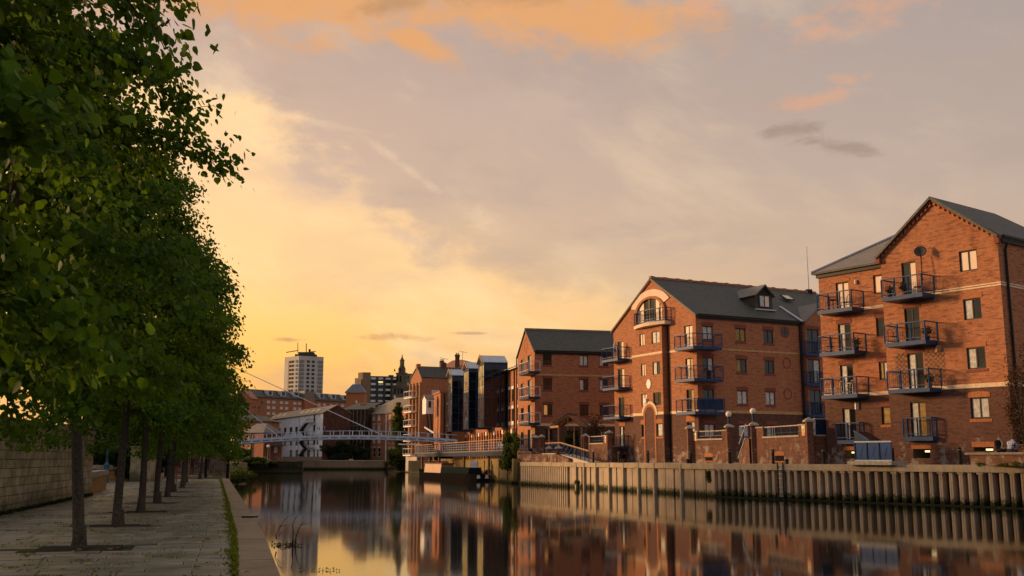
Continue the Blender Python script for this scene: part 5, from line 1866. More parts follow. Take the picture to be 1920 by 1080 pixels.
rm.slab([q3[2], q3[3], mid1, mid0], 0.12)
rm.slab([q3[3], q3[0], mid1], 0.12)
rm.build('roof', M_SLATE2, BH)
MB().tube([bh.pt(bh.uz(472, 840)[0], zbe, 0.1), bh.pt(bh.uz(472, 840)[0], 1.9, 0.1)], 0.09, 8).build('drainpipe', M_BLACK, BH)
pc = at(503, 836, 202)
MB().prism([tuple(bhs.pt(0.5, 0, 0.01)[:2]), tuple(bhs.pt(0.5, 0, 1.6)[:2]), tuple(bhs.pt(3.6, 0, 1.6)[:2]), tuple(bhs.pt(3.6, 0, 0.01)[:2])], 4.9, 5.25).build('porch_canopy', M_SLATE, BH)
for u in (0.7, 3.4):
    MB().beam(bhs.pt(u, 1.85, 1.45), bhs.pt(u, 4.9, 1.45), 0.12, 0.12).build('porch_post', M_WOODW, BH)
MB().beam(bhs.pt(1.4, 4.2, 2.3), bhs.pt(2.6, 1.9, 3.6), 0.08, 0.08).build('stair_rail', M_MAROON, BH)
# second lodge behind
b2 = Fac(P2(440, 226), P2(506, 226))
BK = thing('brick_lodge', b2.pt(b2.L / 2, ZF), 'brick building with a low slate roof rising behind the small hipped house', 'building')
zb2 = zat(480, 790, 226)
wall_grid(BK, b2, 1.0, zb2, [], (M_BRICK2, M_BRICKD))
wall_grid(BK, b2.right_side(8), 1.0, zb2, [], (M_BRICK2, M_BRICKD))
rm = MB()
rm.slab([b2.pt(-0.3, zb2, 0.4), b2.pt(b2.L + 0.4, zb2, 0.4), b2.pt(b2.L - 3.5, zb2 + 1.5, -4), b2.pt(-0.3, zb2 + 1.5, -4)], 0.12)
rm.slab([b2.pt(b2.L + 0.4, zb2, 0.4), b2.pt(b2.L + 0.4, zb2, -8.4), b2.pt(b2.L - 3.5, zb2 + 1.5, -4)], 0.12)
rm.build('roof', M_SLATE, BK)

# long terrace with dormers
td = Fac(P2(467, 322), P2(648, 352))
TD = thing('dormer_terrace', td.pt(td.L / 2, ZF), 'long red brick terrace with a row of white dormers in its dark roof', 'building')
ztd = zat(560, 748.5, 336)
ztr = ztd + 2.7
rows = []
for x in (503.7, 513.7, 528, 537.7, 553, 562, 574, 599, 609, 622, 632, 643):
    for (y0, y1) in ((749.8, 754.2), (758.5, 763.2), (768, 772)):
        r = td.rect(x - 3, y0, x + 3, y1)
        rows.append(r)
rows = [(a, b_, (ztd - 1.75, ztd - 3.55, ztd - 5.4)[i % 3], (ztd - 0.95, ztd - 2.7, ztd - 4.6)[i % 3]) for i, (a, b_, c, d) in enumerate(rows)]
wall_grid(TD, td, 1.0, ztd, rows, (M_BRICK2, M_BRICKD))
for r in rows:
    window(TD, td, r, 'cc', frame=M_WHITE, fw=0.12)
wall_grid(TD, Fac(td.p0 + Vector((-4.5, 4.0)), td.p0), 1.0, ztd, [], (M_BRICKO, M_BRICKD))
wall_grid(TD, td.right_side(12), 1.0, ztd, [], (M_BRICK2, M_BRICKD))
rm = MB()
rm.slab([td.pt(-0.3, ztd, 0.4), td.pt(td.L + 0.3, ztd, 0.4), td.pt(td.L + 0.3, ztr, -4), td.pt(-0.3, ztr, -4)], 0.15)
rm.slab([td.pt(-0.3, ztr, -4), td.pt(td.L + 0.3, ztr, -4), td.pt(td.L + 0.3, ztd, -12), td.pt(-0.3, ztd, -12)], 0.15)
rm.build('roof', M_SLATE, TD)
for px in (502, 527, 551, 599, 621, 643):
    u = td.uz(px, 742, -2)[0]
    dmo = MB().fbox(td, u - 1.0, u + 1.0, ztd + 0.7, ztd + 2.25, -2.6, -0.75).build('dormer', M_LEAD, TD)
    MB().fbox(td, u - 0.55, u + 0.6, ztd + 0.95, ztd + 2.05, -0.749, -0.70).build('dormer_window', M_BLUEGL, dmo)
    MB().slab([td.pt(u - 1.2, ztd + 2.3, -0.5), td.pt(u + 1.2, ztd + 2.3, -0.5), td.pt(u + 1.2, ztd + 2.5, -3.4), td.pt(u - 1.2, ztd + 2.5, -3.4)], 0.12).build('dormer_roof', M_LEAD, dmo)
u = td.uz(580, 745)[0]
MB().fbox(td, u - 2.6, u + 1.6, 1.0, ztd + 0.3, 0.01, 0.9).build('projecting_bay', M_BRICKO, TD)
MB().fbox(td, u - 2.6, u + 1.6, ztd + 0.31, ztd + 2.8, -2.5, 0.8).build('bay_top', M_SLATE2, TD)
# house at its left end with a gable
ge = Fac(P2(437, 312), P2(464, 312))
GE = thing('gabled_house', ge.pt(ge.L / 2, ZF), 'red brick house with a small brown gable left of the dormer terrace', 'building')
zge = zat(450, 745, 312)
wall_grid(GE, ge, 1.0, zge, [], (M_BRICK2, M_BRICKD), gable=[(0, zge), (ge.L, zge), (ge.L / 2, zge + 2.3)])
wall_grid(GE, ge.right_side(10), 1.0, zge, [], (M_BRICK2, M_BRICKD))
gable_roof(GE, ge, 10, zge, zge + 2.3, mat=M_REDTILE)
# mansard tower
mtw = Fac(P2(645.5, 334), P2(680, 334))
MT = thing('mansard_tower', mtw.pt(mtw.L / 2, ZF), 'square red brick tower with a blue grey mansard roof beside the terrace', 'tower')
zm0, zm1 = zat(662, 735, 334), zat(662, 720.5, 336)
wall_grid(MT, mtw, 1.0, zm0, [], (M_BRICKO, M_BRICKD))
wall_grid(MT, mtw.left_side(6), 1.0, zm0, [], (M_BRICKO, M_BRICKD))
wall_grid(MT, mtw.right_side(6), 1.0, zm0, [], (M_BRICKO, M_BRICKD))
L_ = mtw.L
bq = [mtw.pt(-0.3, zm0, 0.3), mtw.pt(L_ + 0.3, zm0, 0.3), mtw.pt(L_ + 0.3, zm0, -6.3), mtw.pt(-0.3, zm0, -6.3)]
tq = [mtw.pt(L_ * 0.30, zm1, -1.8), mtw.pt(L_ * 0.70, zm1, -1.8), mtw.pt(L_ * 0.70, zm1, -4.2), mtw.pt(L_ * 0.30, zm1, -4.2)]
MB().hexa(bq + tq).build('mansard_roof', plain('blue_grey_slate', (0.13, 0.15, 0.19), 0.6, 0.15, 1), MT)
MB().fbox(mtw, -0.35, L_ + 0.35, zm0 - 0.35, zm0 + 0.05, 0.0, 0.4).build('cornice', M_BRICKO, MT)
MB().fbox(mtw, L_ * 0.55, L_ * 0.62, zm0 - 3.6, zm0 - 2.8, 0.0, 0.05).build('window', M_WHITE, MT)

# office tower with glazed wing
oc = Vector(P2(676.5, 400))
o1 = fac_from_right(667.5, 676.5, 400, 45)
o2 = fac_px(oc, 80, 691.5)
OT = thing('office_block', (oc.x, oc.y, ZF), 'brown concrete stair tower with a blue glazed office wing of white bands', 'building')
zo = zat(676, 698, 400)
MB().prism([tuple(o1.p0), tuple(oc), tuple(o2.p1), tuple(o1.p0 + (o2.p1 - oc))], 1.0, zo).build('stair_tower', plain('brown_concrete', (0.19, 0.135, 0.085), 0.85, 0.12, 0.4), OT)
ow = Fac(o2.p1, P2(760, 404))
zow = zat(700, 705.5, 402)
MB().fbox(ow, 0.001, ow.L, 1.0, zow, -10, 0).build('wing', plain('dark_green_cladding', (0.035, 0.045, 0.03), 0.6), OT)
fp = 10.5 / 1900 * 402
nbay = 5
bw_ = ow.L / nbay
for j in range(8):
    z = zow - 0.5 - (j + 1) * fp
    for i in range(nbay):
        a, b_ = i * bw_ + 0.15, (i + 1) * bw_ - 0.75
        MB().fbox(ow, a, b_, z + 0.62 * fp, z + fp - 0.02, 0.001, 0.22).build('spandrel_band', plain('pale_spandrel', (0.52, 0.53, 0.55), 0.6, 0.12, 0.6) if 'pale_spandrel' not in MATS else MATS['pale_spandrel'], OT)
        for k_ in range(3):
            w3 = (b_ - a) / 3
            MB().fbox(ow, a + k_ * w3 + 0.06, a + (k_ + 1) * w3 - 0.06, z, z + 0.60 * fp, 0.001, 0.1).build('window', M_LAMPON if (j, i, k_) == (0, 1, 1) and False else M_BLUEGL, OT)
for i in range(nbay):
    MB().fbox(ow, (i + 1) * bw_ - 0.72, (i + 1) * bw_ + 0.12, 1.0, zow - 0.1, 0.001, 0.6).build('pier', MATS['dark_green_cladding'], OT)
MB().fbox(ow, ow.L * 0.52, ow.L * 0.65, zow, zow + 0.7, -4, -2).build('plant_room', M_BRICKD, OT)
lit = ow.rect(709, 715, 718, 717.6)
MB().fbox(ow, lit[0], lit[1], lit[2], lit[3], 0.11, 0.14).build('lit_ceiling', emit('office_light', (1.0, 0.78, 0.30), 0.9), OT)
o3 = Fac(P2(661.5, 398), P2(667.3, 398))
MB().fbox(o3, 0, o3.L - 0.02, 20, zat(664, 709, 398), -3, 0).build('side_annex', M_STONE, OT)

# church with clock and spire
CHD = 385
cx_ = P2(748.5, CHD)[0]
CH = thing('church', (cx_, CHD, ZF), 'dark stone church tower with white clock face and tiered spire', 'church')
M_SOOT = plain('sooty_stone', (0.105, 0.085, 0.055), 0.9, 0.3, 0.5)
px_m = CHD / 1900


def sq(hw, z0, z1, name='tier', n=4, cx=None):
    c = cx if cx is not None else cx_
    m_ = MB()
    a0 = math.pi / n
    R = hw / math.cos(math.pi / n)
    m_.cyl((c, CHD + 4), R, z0, z1, n) if n > 4 else m_.box(c - hw, c + hw, CHD + 4 - hw, CHD + 4 + hw, z0, z1)
    return m_.build(name, M_SOOT, CH)


Z = lambda y: zat(748, y, CHD)
sq(15 * px_m, 1.0, Z(727), 'tower')
sq(16 * px_m, Z(727) + 0.01, Z(725), 'cornice')
sq(9.5 * px_m, Z(725) + 0.01, Z(700), 'belfry')
sq(10.5 * px_m, Z(700) + 0.01, Z(698), 'cornice')
for sx in (-1, 1):
    MB().cyl((cx_ + sx * 9.3 * px_m, CHD - 4), 0.35, Z(698), Z(693), 6, 0.08).build('pinnacle', M_SOOT, CH)
for sx in (-1, 0, 1):
    for sy in (-1, 1):
        MB().cyl((cx_ + sx * 4.4 * px_m, CHD + 4 + sy * 4 * px_m * (1 if sx else 1.15)), 0.42, Z(698) + 0.01, Z(688.5), 8).build('lantern_column', M_SOOT, CH)
MB().cyl((cx_, CHD + 4), 5.6 * px_m, Z(688.5) + 0.01, Z(685.5), 8).build('lantern_cornice', M_SOOT, CH)
MB().cyl((cx_, CHD + 4), 4.2 * px_m, Z(685.5) + 0.01, Z(674.5), 8).build('drum', M_SOOT, CH)
MB().cyl((cx_, CHD + 4), 4.8 * px_m, Z(674.5) + 0.01, Z(673.5), 8).build('drum_cornice', M_SOOT, CH)
MB().lathe((cx_, CHD + 4, 0), [(3.9 * px_m, Z(673.4)), (2.2 * px_m, Z(670)), (0.9 * px_m, Z(667)), (0.5 * px_m, Z(665.5)), (1.1 * px_m, Z(665)), (1.0 * px_m, Z(664)), (0.1, Z(663))], 8).build('spire', M_SOOT, CH)
MB().cyl((0, 0), 3.8 * px_m, 0, 0.3, 18).build('x', M_WHITE)  # template replaced below
_o = bpy.data.objects['x']
bpy.data.objects.remove(_o)
cf = MB()
cc = at(740.3, 744, CHD + 4 - 15 * px_m)
vs = [(cc.x + 3.1 * px_m * 0.62 * math.cos(2 * math.pi * i / 18), cc.y - o, cc.z + 3.1 * px_m * math.sin(2 * math.pi * i / 18)) for o in (-0.02, 0.25) for i in range(18)]
cf.add(vs, [tuple(range(18, 36))] + [(i, (i + 1) % 18, 18 + (i + 1) % 18, 18 + i) for i in range(18)]).build('clock_face', M_WHITE, CH)
hd_ = MB().beam((cc.x, cc.y - 0.3, cc.z), (cc.x + 0.1, cc.y - 0.3, cc.z + 0.6), 0.06, 0.06).beam((cc.x, cc.y - 0.34, cc.z), (cc.x + 0.25, cc.y - 0.34, cc.z - 0.2), 0.06, 0.06).build('clock_hands', M_BLACK, CH)
for (px, y0, y1, w_) in ((744.5, 705, 716, 1.6), (751, 705, 716, 1.6), (740.5, 729, 738, 1.5), (753, 729, 738, 1.8), (747, 729, 738, 1.2)):
    p = at(px, (y0 + y1) / 2, CHD + 4 - (9.5 if y0 < 720 else 15) * px_m)
    MB().box(p.x - w_ * px_m, p.x + w_ * px_m, p.y - 0.05, p.y + 0.3, zat(px, y1, p.y), zat(px, y0, p.y)).build('louvre_opening', M_DARKIN, CH)
# block behind the church
bb = Fac(P2(755, 445), P2(782, 445))
BB = thing('office_block', bb.pt(bb.L / 2, ZF), 'plain grey office block showing between the church and the warehouse', 'building')
zb_ = zat(768, 700.5, 445)
MB().fbox(bb, 0, bb.L, 1.0, zb_, -8, 0).build('wall', plain('grey_brown_render', (0.16, 0.13, 0.085), 0.8), BB)
for j in range(4):
    for i in range(3):
        MB().fbox(bb, 1.0 + i * 1.9, 2.2 + i * 1.9, zb_ - 2.2 - j * 2.9, zb_ - 1.0 - j * 2.9, 0.0, 0.06).build('window', M_CURT if (i + j) % 2 else M_BLUEGL, BB)

# residential tower block
tcn = Vector(P2(553.8, 450))
t1 = fac_from_right(527, 553.8, 450, 48)
t2 = fac_px(tcn, 62, 601)
TB = thing('tower_block', (tcn.x, tcn.y, ZF), 'pale concrete residential tower block with masts on its roof', 'tower block')
M_TOW = plain('pale_concrete', (0.44, 0.41, 0.38), 0.85, 0.06, 0.15)
zt_ = zat(553.8, 667, 450)
MB().prism([tuple(t1.p0), tuple(tcn), tuple(t2.p1), tuple(t1.p0 + (t2.p1 - tcn))], 1.0, zt_).build('walls', M_TOW, TB)
fp = 7.75 / 1900 * 450
me_w = MB().box(-0.62, 0.62, -0.12, 0.02, -0.5, 0.5).mesh('tower_window', [M_BLUEGL])
me_b = MB().box(-1.15, 1.15, -0.30, 0.02, -0.55, 0.55).mesh('tower_balcony', [plain('balcony_grey', (0.20, 0.20, 0.19), 0.8)])
for j in range(16):
    z = zt_ - 2.4 - j * fp
    for uu in (0.385, 0.585):
        p = t2.pt(t2.L * uu, z, 0.05)
        inst('window', me_w, TB, p, (0, 0, t2.ang()))
    for uu in (0.11, 0.88):
        p = t2.pt(t2.L * uu, z, 0.05)
        inst('window', me_b, TB, p, (0, 0, t2.ang()))
    for uu in (0.42, 0.60):
        p = t1.pt(t1.L * uu, z, 0.05)
        inst('window', me_w, TB, p, (0, 0, t1.ang()))
    inst('window', me_b, TB, t1.pt(t1.L * 0.86, z, 0.05), (0, 0, t1.ang()), (0.45, 1, 1))
MB().fbox(t1, t1.L * 0.27, t1.L * 0.34, 1.0, zt_ - 1.8, 0.002, 0.03).build('stair_slot', M_WOODW, TB)
ph = Fac(P2(546, 458), P2(584, 458))
zp0, zp1 = zt_, zat(560, 658.5, 455)
MB().fbox(ph, 0, ph.L, zp0, zp1 - 1.0, -5, 0).build('plant_room', plain('dark_plant_room', (0.05, 0.05, 0.035), 0.8), TB)
MB().fbox(ph, 1.4, ph.L - 0.8, zp1 - 0.999, zp1, -4, -0.5).build('plant_room', MATS['dark_plant_room'], TB)
for (x, y0, y1, r_) in ((558.5, 662, 642.5, 0.16), (574.3, 660, 644, 0.2)):
    p = at(x, y0, 452)
    MB().tube([p, at(x, y1, 452)], r_, 6).build('roof_mast', M_BLACK, TB)
MB().tube([at(536.5, 660.8, 452), at(558, 657.2, 452)], 0.22, 6).build('boom', M_WOODW, TB)
MB().tube([at(583, 659.4, 452), at(592.5, 658.6, 452)], 0.2, 6).build('boom', M_WOODW, TB)
p = at(592, 667, 452)
MB().box(p.x - 0.5, p.x + 0.5, p.y - 0.5, p.y + 0.5, zt_, zt_ + 0.7).build('vent', M_BLACK, TB)
p = at(580.5, 659, 452)
MB().box(p.x - 0.4, p.x + 0.4, p.y - 0.4, p.y + 0.4, zp1 - 1, zp1 + 0.6).build('vent', M_BLACK, TB)

# ================================================================== far bank walls and small furniture
fw = Fac(P2(556, 236.6), P2(720, 236.6))
CW = thing('river_wall', fw.pt(0, 0), 'low brown concrete river wall below the white mill', 'wall')
MB().fbox(fw, 0, fw.L, -1, ZF + 0.12, -0.6, 0.0).build('wall', M_CONCF, CW)
MB().fbox(fw, 0, fw.L, ZF + 0.125, ZF + 0.3, -0.7, 0.08).build('coping', M_PAVE, CW)
dj = Fac(P2(463.5, 175.7), P2(567, 175.7))
DJ = thing('river_wall', dj.pt(0, 0), 'dark overgrown stone river wall on the left far bank', 'wall')
MB().fbox(dj, 0, dj.L, -1, ZF + 0.05, -0.6, 0.0).build('wall', concrete('dark_wet_stone', (0.030, 0.028, 0.018), (0.05, 0.042, 0.028), 0.3), DJ)
for i in range(9):
    u = dj.L * (i + 0.5) / 9
    MB().fbox(dj, u - 0.6, u + 0.55, 1.0, 1.5, 0.001, 0.10).build('stone', MATS['dark_wet_stone'], DJ)
MB().fbox(dj, 0, dj.L, ZF + 0.055, ZF + 0.2, -0.65, 0.06).build('coping', MATS['dark_wet_stone'], DJ)
def bin_(px, D, name, label, mat, wpx, hpx, cat):
    p = at(px, HZ, D)
    hw_ = wpx / 2 / 1900 * D
    t_ = thing(name, (p.x, p.y, ZF), label, cat)
    h_ = hpx / 1900 * D
    MB().hexa([(p.x - hw_, p.y - 0.6, ZF), (p.x + hw_, p.y - 0.6, ZF), (p.x + hw_, p.y + 0.6, ZF), (p.x - hw_, p.y + 0.6, ZF),
               (p.x - hw_ * 1.06, p.y - 0.7, ZF + h_), (p.x + hw_ * 1.06, p.y - 0.7, ZF + h_), (p.x + hw_ * 1.06, p.y + 0.7, ZF + h_), (p.x - hw_ * 1.06, p.y + 0.7, ZF + h_)]).build('body', mat, t_)
    MB().hexa([(p.x - hw_ * 1.08, p.y - 0.75, ZF + h_ + 0.005), (p.x + hw_ * 1.08, p.y - 0.75, ZF + h_ + 0.005), (p.x + hw_ * 1.08, p.y + 0.75, ZF + h_ + 0.005), (p.x - hw_ * 1.08, p.y + 0.75, ZF + h_ + 0.005),
               (p.x - hw_, p.y - 0.5, ZF + h_ + 0.15), (p.x + hw_, p.y - 0.5, ZF + h_ + 0.15), (p.x + hw_, p.y + 0.5, ZF + h_ + 0.15), (p.x - hw_, p.y + 0.5, ZF + h_ + 0.15)]).build('lid', mat, t_)
    return t_, p, hw_, h_
t_, p, hw_, h_ = bin_(578, 238.5, 'skip_bin', 'blue waste container with white notices in front of the white mill', M_BLUE, 15, 6, 'container')
for s_ in (-0.35, 0.4):
    MB().box(p.x + hw_ * s_ - 0.18, p.x + hw_ * s_ + 0.18, p.y - 0.74, p.y - 0.715, ZF + h_ * 0.5, ZF + h_ * 0.9).build('notice', M_WHITE, t_)
bin_(659, 239, 'grit_bin', 'small yellow grit bin by the dark hedge on the far bank', plain('yellow_plastic', (0.55, 0.42, 0.03), 0.5), 7, 3.2, 'bin')
def lamp(px, D, z0, ytop, label, globes=1):
    p = at(px, HZ, D)
    t_ = thing('street_lamp', (p.x, p.y, z0), label, 'lamp')
    zt = zat(px, ytop, D)
    MB().cyl((p.x, p.y), 0.07, z0, zt, 8, 0.05).build('pole', plain('pale_green_paint', (0.20, 0.27, 0.20), 0.5) if 'pale_green_paint' not in MATS else MATS['pale_green_paint'], t_)
    MB().blob((p.x, p.y, zt + 0.2), (0.27, 0.27, 0.25), 12, 8).build('globe', M_WHITE, t_, smooth=True)
    return t_
lamp(502, 178, ZF, 839, 'white globe street lamp in front of the small brick house')
# low grey fence before the mill
lf_ = Fac(P2(530, 232), P2(603, 232))
FN = thing('fence', lf_.pt(0, ZF), 'low grey fence along the far bank in front of the white mill', 'fence')
for i in range(22):
    u = lf_.L * i / 21
    MB().fbox(lf_, u - 0.05, u + 0.05, ZF, ZF + 1.15, 0, 0.06).build('post', M_WOOD, FN)
    if i < 21:
        MB().fbox(lf_, u + 0.06, u + lf_.L / 21 - 0.06, ZF + 0.1, ZF + 1.1, 0.01, 0.04).build('panel', M_WOOD, FN)
# ================================================================== right quay wall: piles, panels and coping


def rw_seg(p, q):
    return Fac(q, p)      # p is the near (right hand) end, q the far end; outward faces the water


segA = rw_seg(RW[0], RW[1])
segB = rw_seg(RW[1], RW[2])
near = Fac(RW[2], RW[0])
QR = thing('quay_wall', (RW[2].x, RW[2].y, 0), 'long concrete quay wall of ribbed piles and panels under the brick blocks', 'wall')
ZC0, ZC1 = 1.79, 2.17


def coping(fc, u0, u1, seg=3.0):
    n = max(1, round((u1 - u0) / seg))
    for i in range(n):
        a, b_ = u0 + (u1 - u0) * i / n, u0 + (u1 - u0) * (i + 1) / n
        d = (random.random() - 0.5) * 0.02
        MB().fbox(fc, a + 0.006, b_ - 0.006, ZC0, ZC1 + d, -0.55, 0.12 + d).build('coping_stone', M_COPE, QR)


# ribbed part: walk along both near segments
pitch = 0.55
rib = 0
for fc in (segB, segA):
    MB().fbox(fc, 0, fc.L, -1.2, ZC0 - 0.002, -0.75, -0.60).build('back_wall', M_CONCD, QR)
    coping(fc, 0, fc.L)
    MB().fbox(fc, 0, fc.L, -1.2, 0.06, -0.41, 0.10).build('toe_beam', M_CONC, QR)
    n = int(fc.L / pitch)
    for i in range(n):
        u = (i + 0.5) * fc.L / n
        wv = 0.108 + 0.020 * random.random()
        u += (random.random() - 0.5) * 0.05
        oo = (random.random() - 0.5) * 0.07
        mb = MB()
        dz = random.random() * 0.02
        # a pile with a chamfered, slightly split face
        c = [(-wv, -0.59), (wv, -0.59), (wv, -0.01 + oo), (wv - 0.02, 0.015 + oo), (0.014, 0.02 + oo), (0.008, 0.002 + oo), (-0.008, 0.002 + oo), (-0.014, 0.02 + oo), (-wv + 0.02, 0.015 + oo), (-wv, -0.01 + oo)]
        mb.prism([tuple(fc.pt(u + a, 0, o)[:2]) for a, o in c], -1.2, ZC0 - 0.004 - dz)
        mb.build('pile', M_CONC if random.random() < 0.62 else M_CONC2, QR)
        if random.random() < 0.55:
            cap = MB().fbox(fc, u - wv - 0.05, u + wv + 0.05, ZC0 - 0.06 - 0.1 * random.random(), ZC0 - 0.003, -0.40, 0.06)
            cap.build('pile_head', M_COPE, QR)
# panelled part with posts
mid = rw_seg(RW[2], RW[4])
mids = [rw_seg(RW[2], RW[3]), rw_seg(RW[3], RW[4])]
for fc in mids:
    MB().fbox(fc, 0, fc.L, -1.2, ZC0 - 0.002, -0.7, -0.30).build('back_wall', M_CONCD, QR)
    coping(fc, 0, fc.L)


def seg_at(px):
    for fc in mids:
        u, z = fc.uz(px, 885)
        if -0.01 <= u <= fc.L + 0.01:
            return fc, u
    return None, None


seams = [1082, 1090, 1097, 1106, 1119, 1130, 1144, 1155, 1170.5, 1184, 1198.5, 1211, 1228.5, 1246, 1263, 1279, 1301, 1322, 1340]
big = {1082, 1097, 1119, 1144, 1170.5, 1198.5, 1228.5, 1279}
pts_ = []
for s_ in seams:
    fc, u = seg_at(s_)
    if fc:
        pts_.append((mids.index(fc), u, s_))
for k_, fc in enumerate(mids):
    us = sorted([(u, s_) for kk_, u, s_ in pts_ if kk_ == k_])
    bounds = [0.0] + [u for u, s_ in us] + [fc.L]
    for a, b_ in zip(bounds[:-1], bounds[1:]):
        if b_ - a > 0.25:
            MB().fbox(fc, a + 0.09, b_ - 0.09, -1.2, ZC0 - 0.01, -0.29, -0.02 - 0.06 * random.random()).build('panel', M_CONC, QR)
    for u, s_ in us:
        if s_ in big:
            MB().fbox(fc, u - 0.11, u + 0.11, -1.2, ZC1 - 0.02, -0.1, 0.17).build('fender_post', M_COPE if s_ != 1170.5 else M_CONC, QR)
# close-set piles at the far end
fcE = rw_seg(RW[4], RW[5])
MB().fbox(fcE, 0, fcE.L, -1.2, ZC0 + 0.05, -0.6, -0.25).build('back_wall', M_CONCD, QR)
coping(fcE, 0.3, fcE.L, 2.5)
n = 24
for i in range(n):
    u = 0.35 + (fcE.L - 1.7) * i / n
    MB().prism([tuple(fcE.pt(u + a, 0, o)[:2]) for a, o in ((-0.15, -0.24), (0.15, -0.24), (0.12, 0.02), (-0.12, 0.02))], -1.2, ZC0 - 0.02).build('pile', M_CONC, QR)
MB().fbox(fcE, fcE.L - 1.2, fcE.L - 0.2, -1.2, ZC0 - 0.01, -0.24, 0.0).build('panel', M_CONC, QR)
# ladder in the ribbed part
u = segB.uz(1465, 905, 0.1)[0]
lad = MB()
LD = thing('ladder', segB.pt(u, 0.1, 0.1), 'dark rungs of a steel ladder down the ribbed quay wall', 'ladder')
for s_ in (-0.2, 0.2):
    MB().fbox(segB, u + s_ - 0.03, u + s_ + 0.03, 0.05, 2.25, 0.13, 0.19).build('stile', M_BLACK, LD)
for i in range(8):
    MB().fbox(segB, u - 0.17, u + 0.17, 0.2 + i * 0.27, 0.23 + i * 0.27, 0.14, 0.17).build('rung', M_LEAD, LD)

# ================================================================== boundary walls, piers, gate and steps
PT = 5.18
P_ = {k: Vector(P2(k, D)) for k, D in ((1520, 66.6), (1415, 74.2), (1369, 78.3), (1295, 82.0))}


def pier(px, name_extra, hw=0.21, top=PT, lampg=None, root=None, c=None):
    c = P_[px] if c is None else c
    o = MB().box(c.x - hw, c.x + hw, c.y - hw, c.y + hw, ZR, top - 0.32).build('pier', M_BRICKW, root)
    MB().add([(c.x - hw - .12, c.y - hw - .12, top - .32), (c.x + hw + .12, c.y - hw - .12, top - .32), (c.x + hw + .12, c.y + hw + .12, top - .32), (c.x - hw - .12, c.y + hw + .12, top - .32),
              (c.x - hw - .12, c.y - hw - .12, top - .22), (c.x + hw + .12, c.y - hw - .12, top - .22), (c.x + hw + .12, c.y + hw + .12, top - .22), (c.x - hw - .12, c.y + hw + .12, top - .22),
              (c.x, c.y, top)],
             [(3, 2, 1, 0), (0, 1, 5, 4), (1, 2, 6, 5), (2, 3, 7, 6), (3, 0, 4, 7), (4, 5, 8), (5, 6, 8), (6, 7, 8), (7, 4, 8)]).build('pier_cap', M_CAP, o)
    return c


BWL = thing('boundary_wall', (P_[1369].x, P_[1369].y, ZR), 'brick boundary wall with tall capped piers, railed openings and steps before the arched block', 'wall')
for k_ in P_:
    pier(k_, '', root=BWL)


def bwall(fc, u0, u1, op=None, top=4.62, low=None, root=None, th=0.3):
    """wall run with an optional railed opening op=(ua, ub, zsill)"""
    root = root or BWL
    holes = [(op[0], op[1], op[2], top + 1)] if op else []
    parts = [(u0, u1)] if not op else [(u0, op[0]), (op[1], u1)]
    for a, b_ in parts:
        if b_ - a > 0.05:
            MB().fbox(fc, a, b_, ZR, top, -th, 0.0).build('wall', M_BRICKW, root)
            MB().fbox(fc, a, b_, top + 0.002, top + 0.09, -th - 0.05, 0.06).build('coping', M_CAP, root)
    if op:
        MB().fbox(fc, op[0] + 0.003, op[1] - 0.003, ZR, op[2] - 0.12, -th, 0.0).build('wall', M_BRICKW, root)
        MB().fbox(fc, op[0] - 0.1, op[1] + 0.1, op[2] - 0.118, op[2], -th - 0.04, 0.07).build('sill', M_CAP, root)
        rl = MB()
        MB().fbox(fc, op[0], op[1], top + 0.0, top + 0.07, -0.16, -0.08).build('handrail', M_CAP, root)
        MB().fbox(fc, op[0], op[1], op[2] + 0.18, op[2] + 0.23, -0.15, -0.10).build('lower_rail', M_BLUED, root)
        n = max(2, int((op[1] - op[0]) / 1.1))
        for i in range(n + 1):
            u = op[0] + 0.03 + (op[1] - op[0] - 0.06) * i / n
            MB().fbox(fc, u - 0.03, u + 0.03, op[2], top, -0.15, -0.09).build('post', M_BLUE, root)
        for i in range(int((op[1] - op[0]) / 0.16)):
            u = op[0] + 0.1 + i * 0.16
            rl.fbox(fc, u - 0.008, u + 0.008, op[2] + 0.23, top, -0.135, -0.12)
        rl.build('infill_bars', M_BLUED, root)


def low_arch(fc, r, root):
    a, b_, c, d = r
    f = MB().fbox(fc, a, b_, c, d, 0.002, 0.03).build('vent_opening', M_DARKIN, root)
    lintel(root, fc, r, M_BRICKO, h=0.22, arch=0.09)
    MB().fbox(fc, a - 0.06, b_ + 0.06, c - 0.09, c - 0.01, -0.01, 0.04).build('sill', M_BRICKO, root)


R1 = Fac(P_[1415] + Vector((0.1, -0.2)), P_[1520] + Vector((-0.12, 0.2)))
ua, ub = R1.uz(1431, 810)[0], R1.uz(1497, 806)[0]
bwall(R1, 0.1, R1.L - 0.05, (ua, ub, 4.05), 4.66)
r_ = R1.rect(1454, 854.5, 1470, 864.5)
low_arch(R1, (r_[0], r_[1], 2.35, r_[3]), BWL)
R2 = Fac(P_[1295] + Vector((0.2, -0.1)), P_[1369] + Vector((-0.2, 0.1)))
ua, ub = R2.uz(1308, 815)[0], R2.uz(1353, 812)[0]
bwall(R2, 0.0, R2.L, (ua, ub, 4.05), 4.6)
r_ = R2.rect(1323, 857, 1336, 866)
low_arch(R2, (r_[0], r_[1], 2.35, r_[3]), BWL)
# return wall from the near pier back to the right block
R3 = Fac(P_[1520] + Vector((0.36, 0.2)), P_[1520] + Vector((1.9, 0.9)))
bwall(R3, 0, R3.L, None, 3.95)
MB().fbox(R3, 0.3, R3.L, 4.06, 5.05, -0.2, -0.16).build('blue_rail_panel', M_BLUED, BWL)
MB().fbox(R3, 0.2, R3.L, 5.06, 5.12, -0.22, -0.14).build('handrail', M_STEELP, BWL)
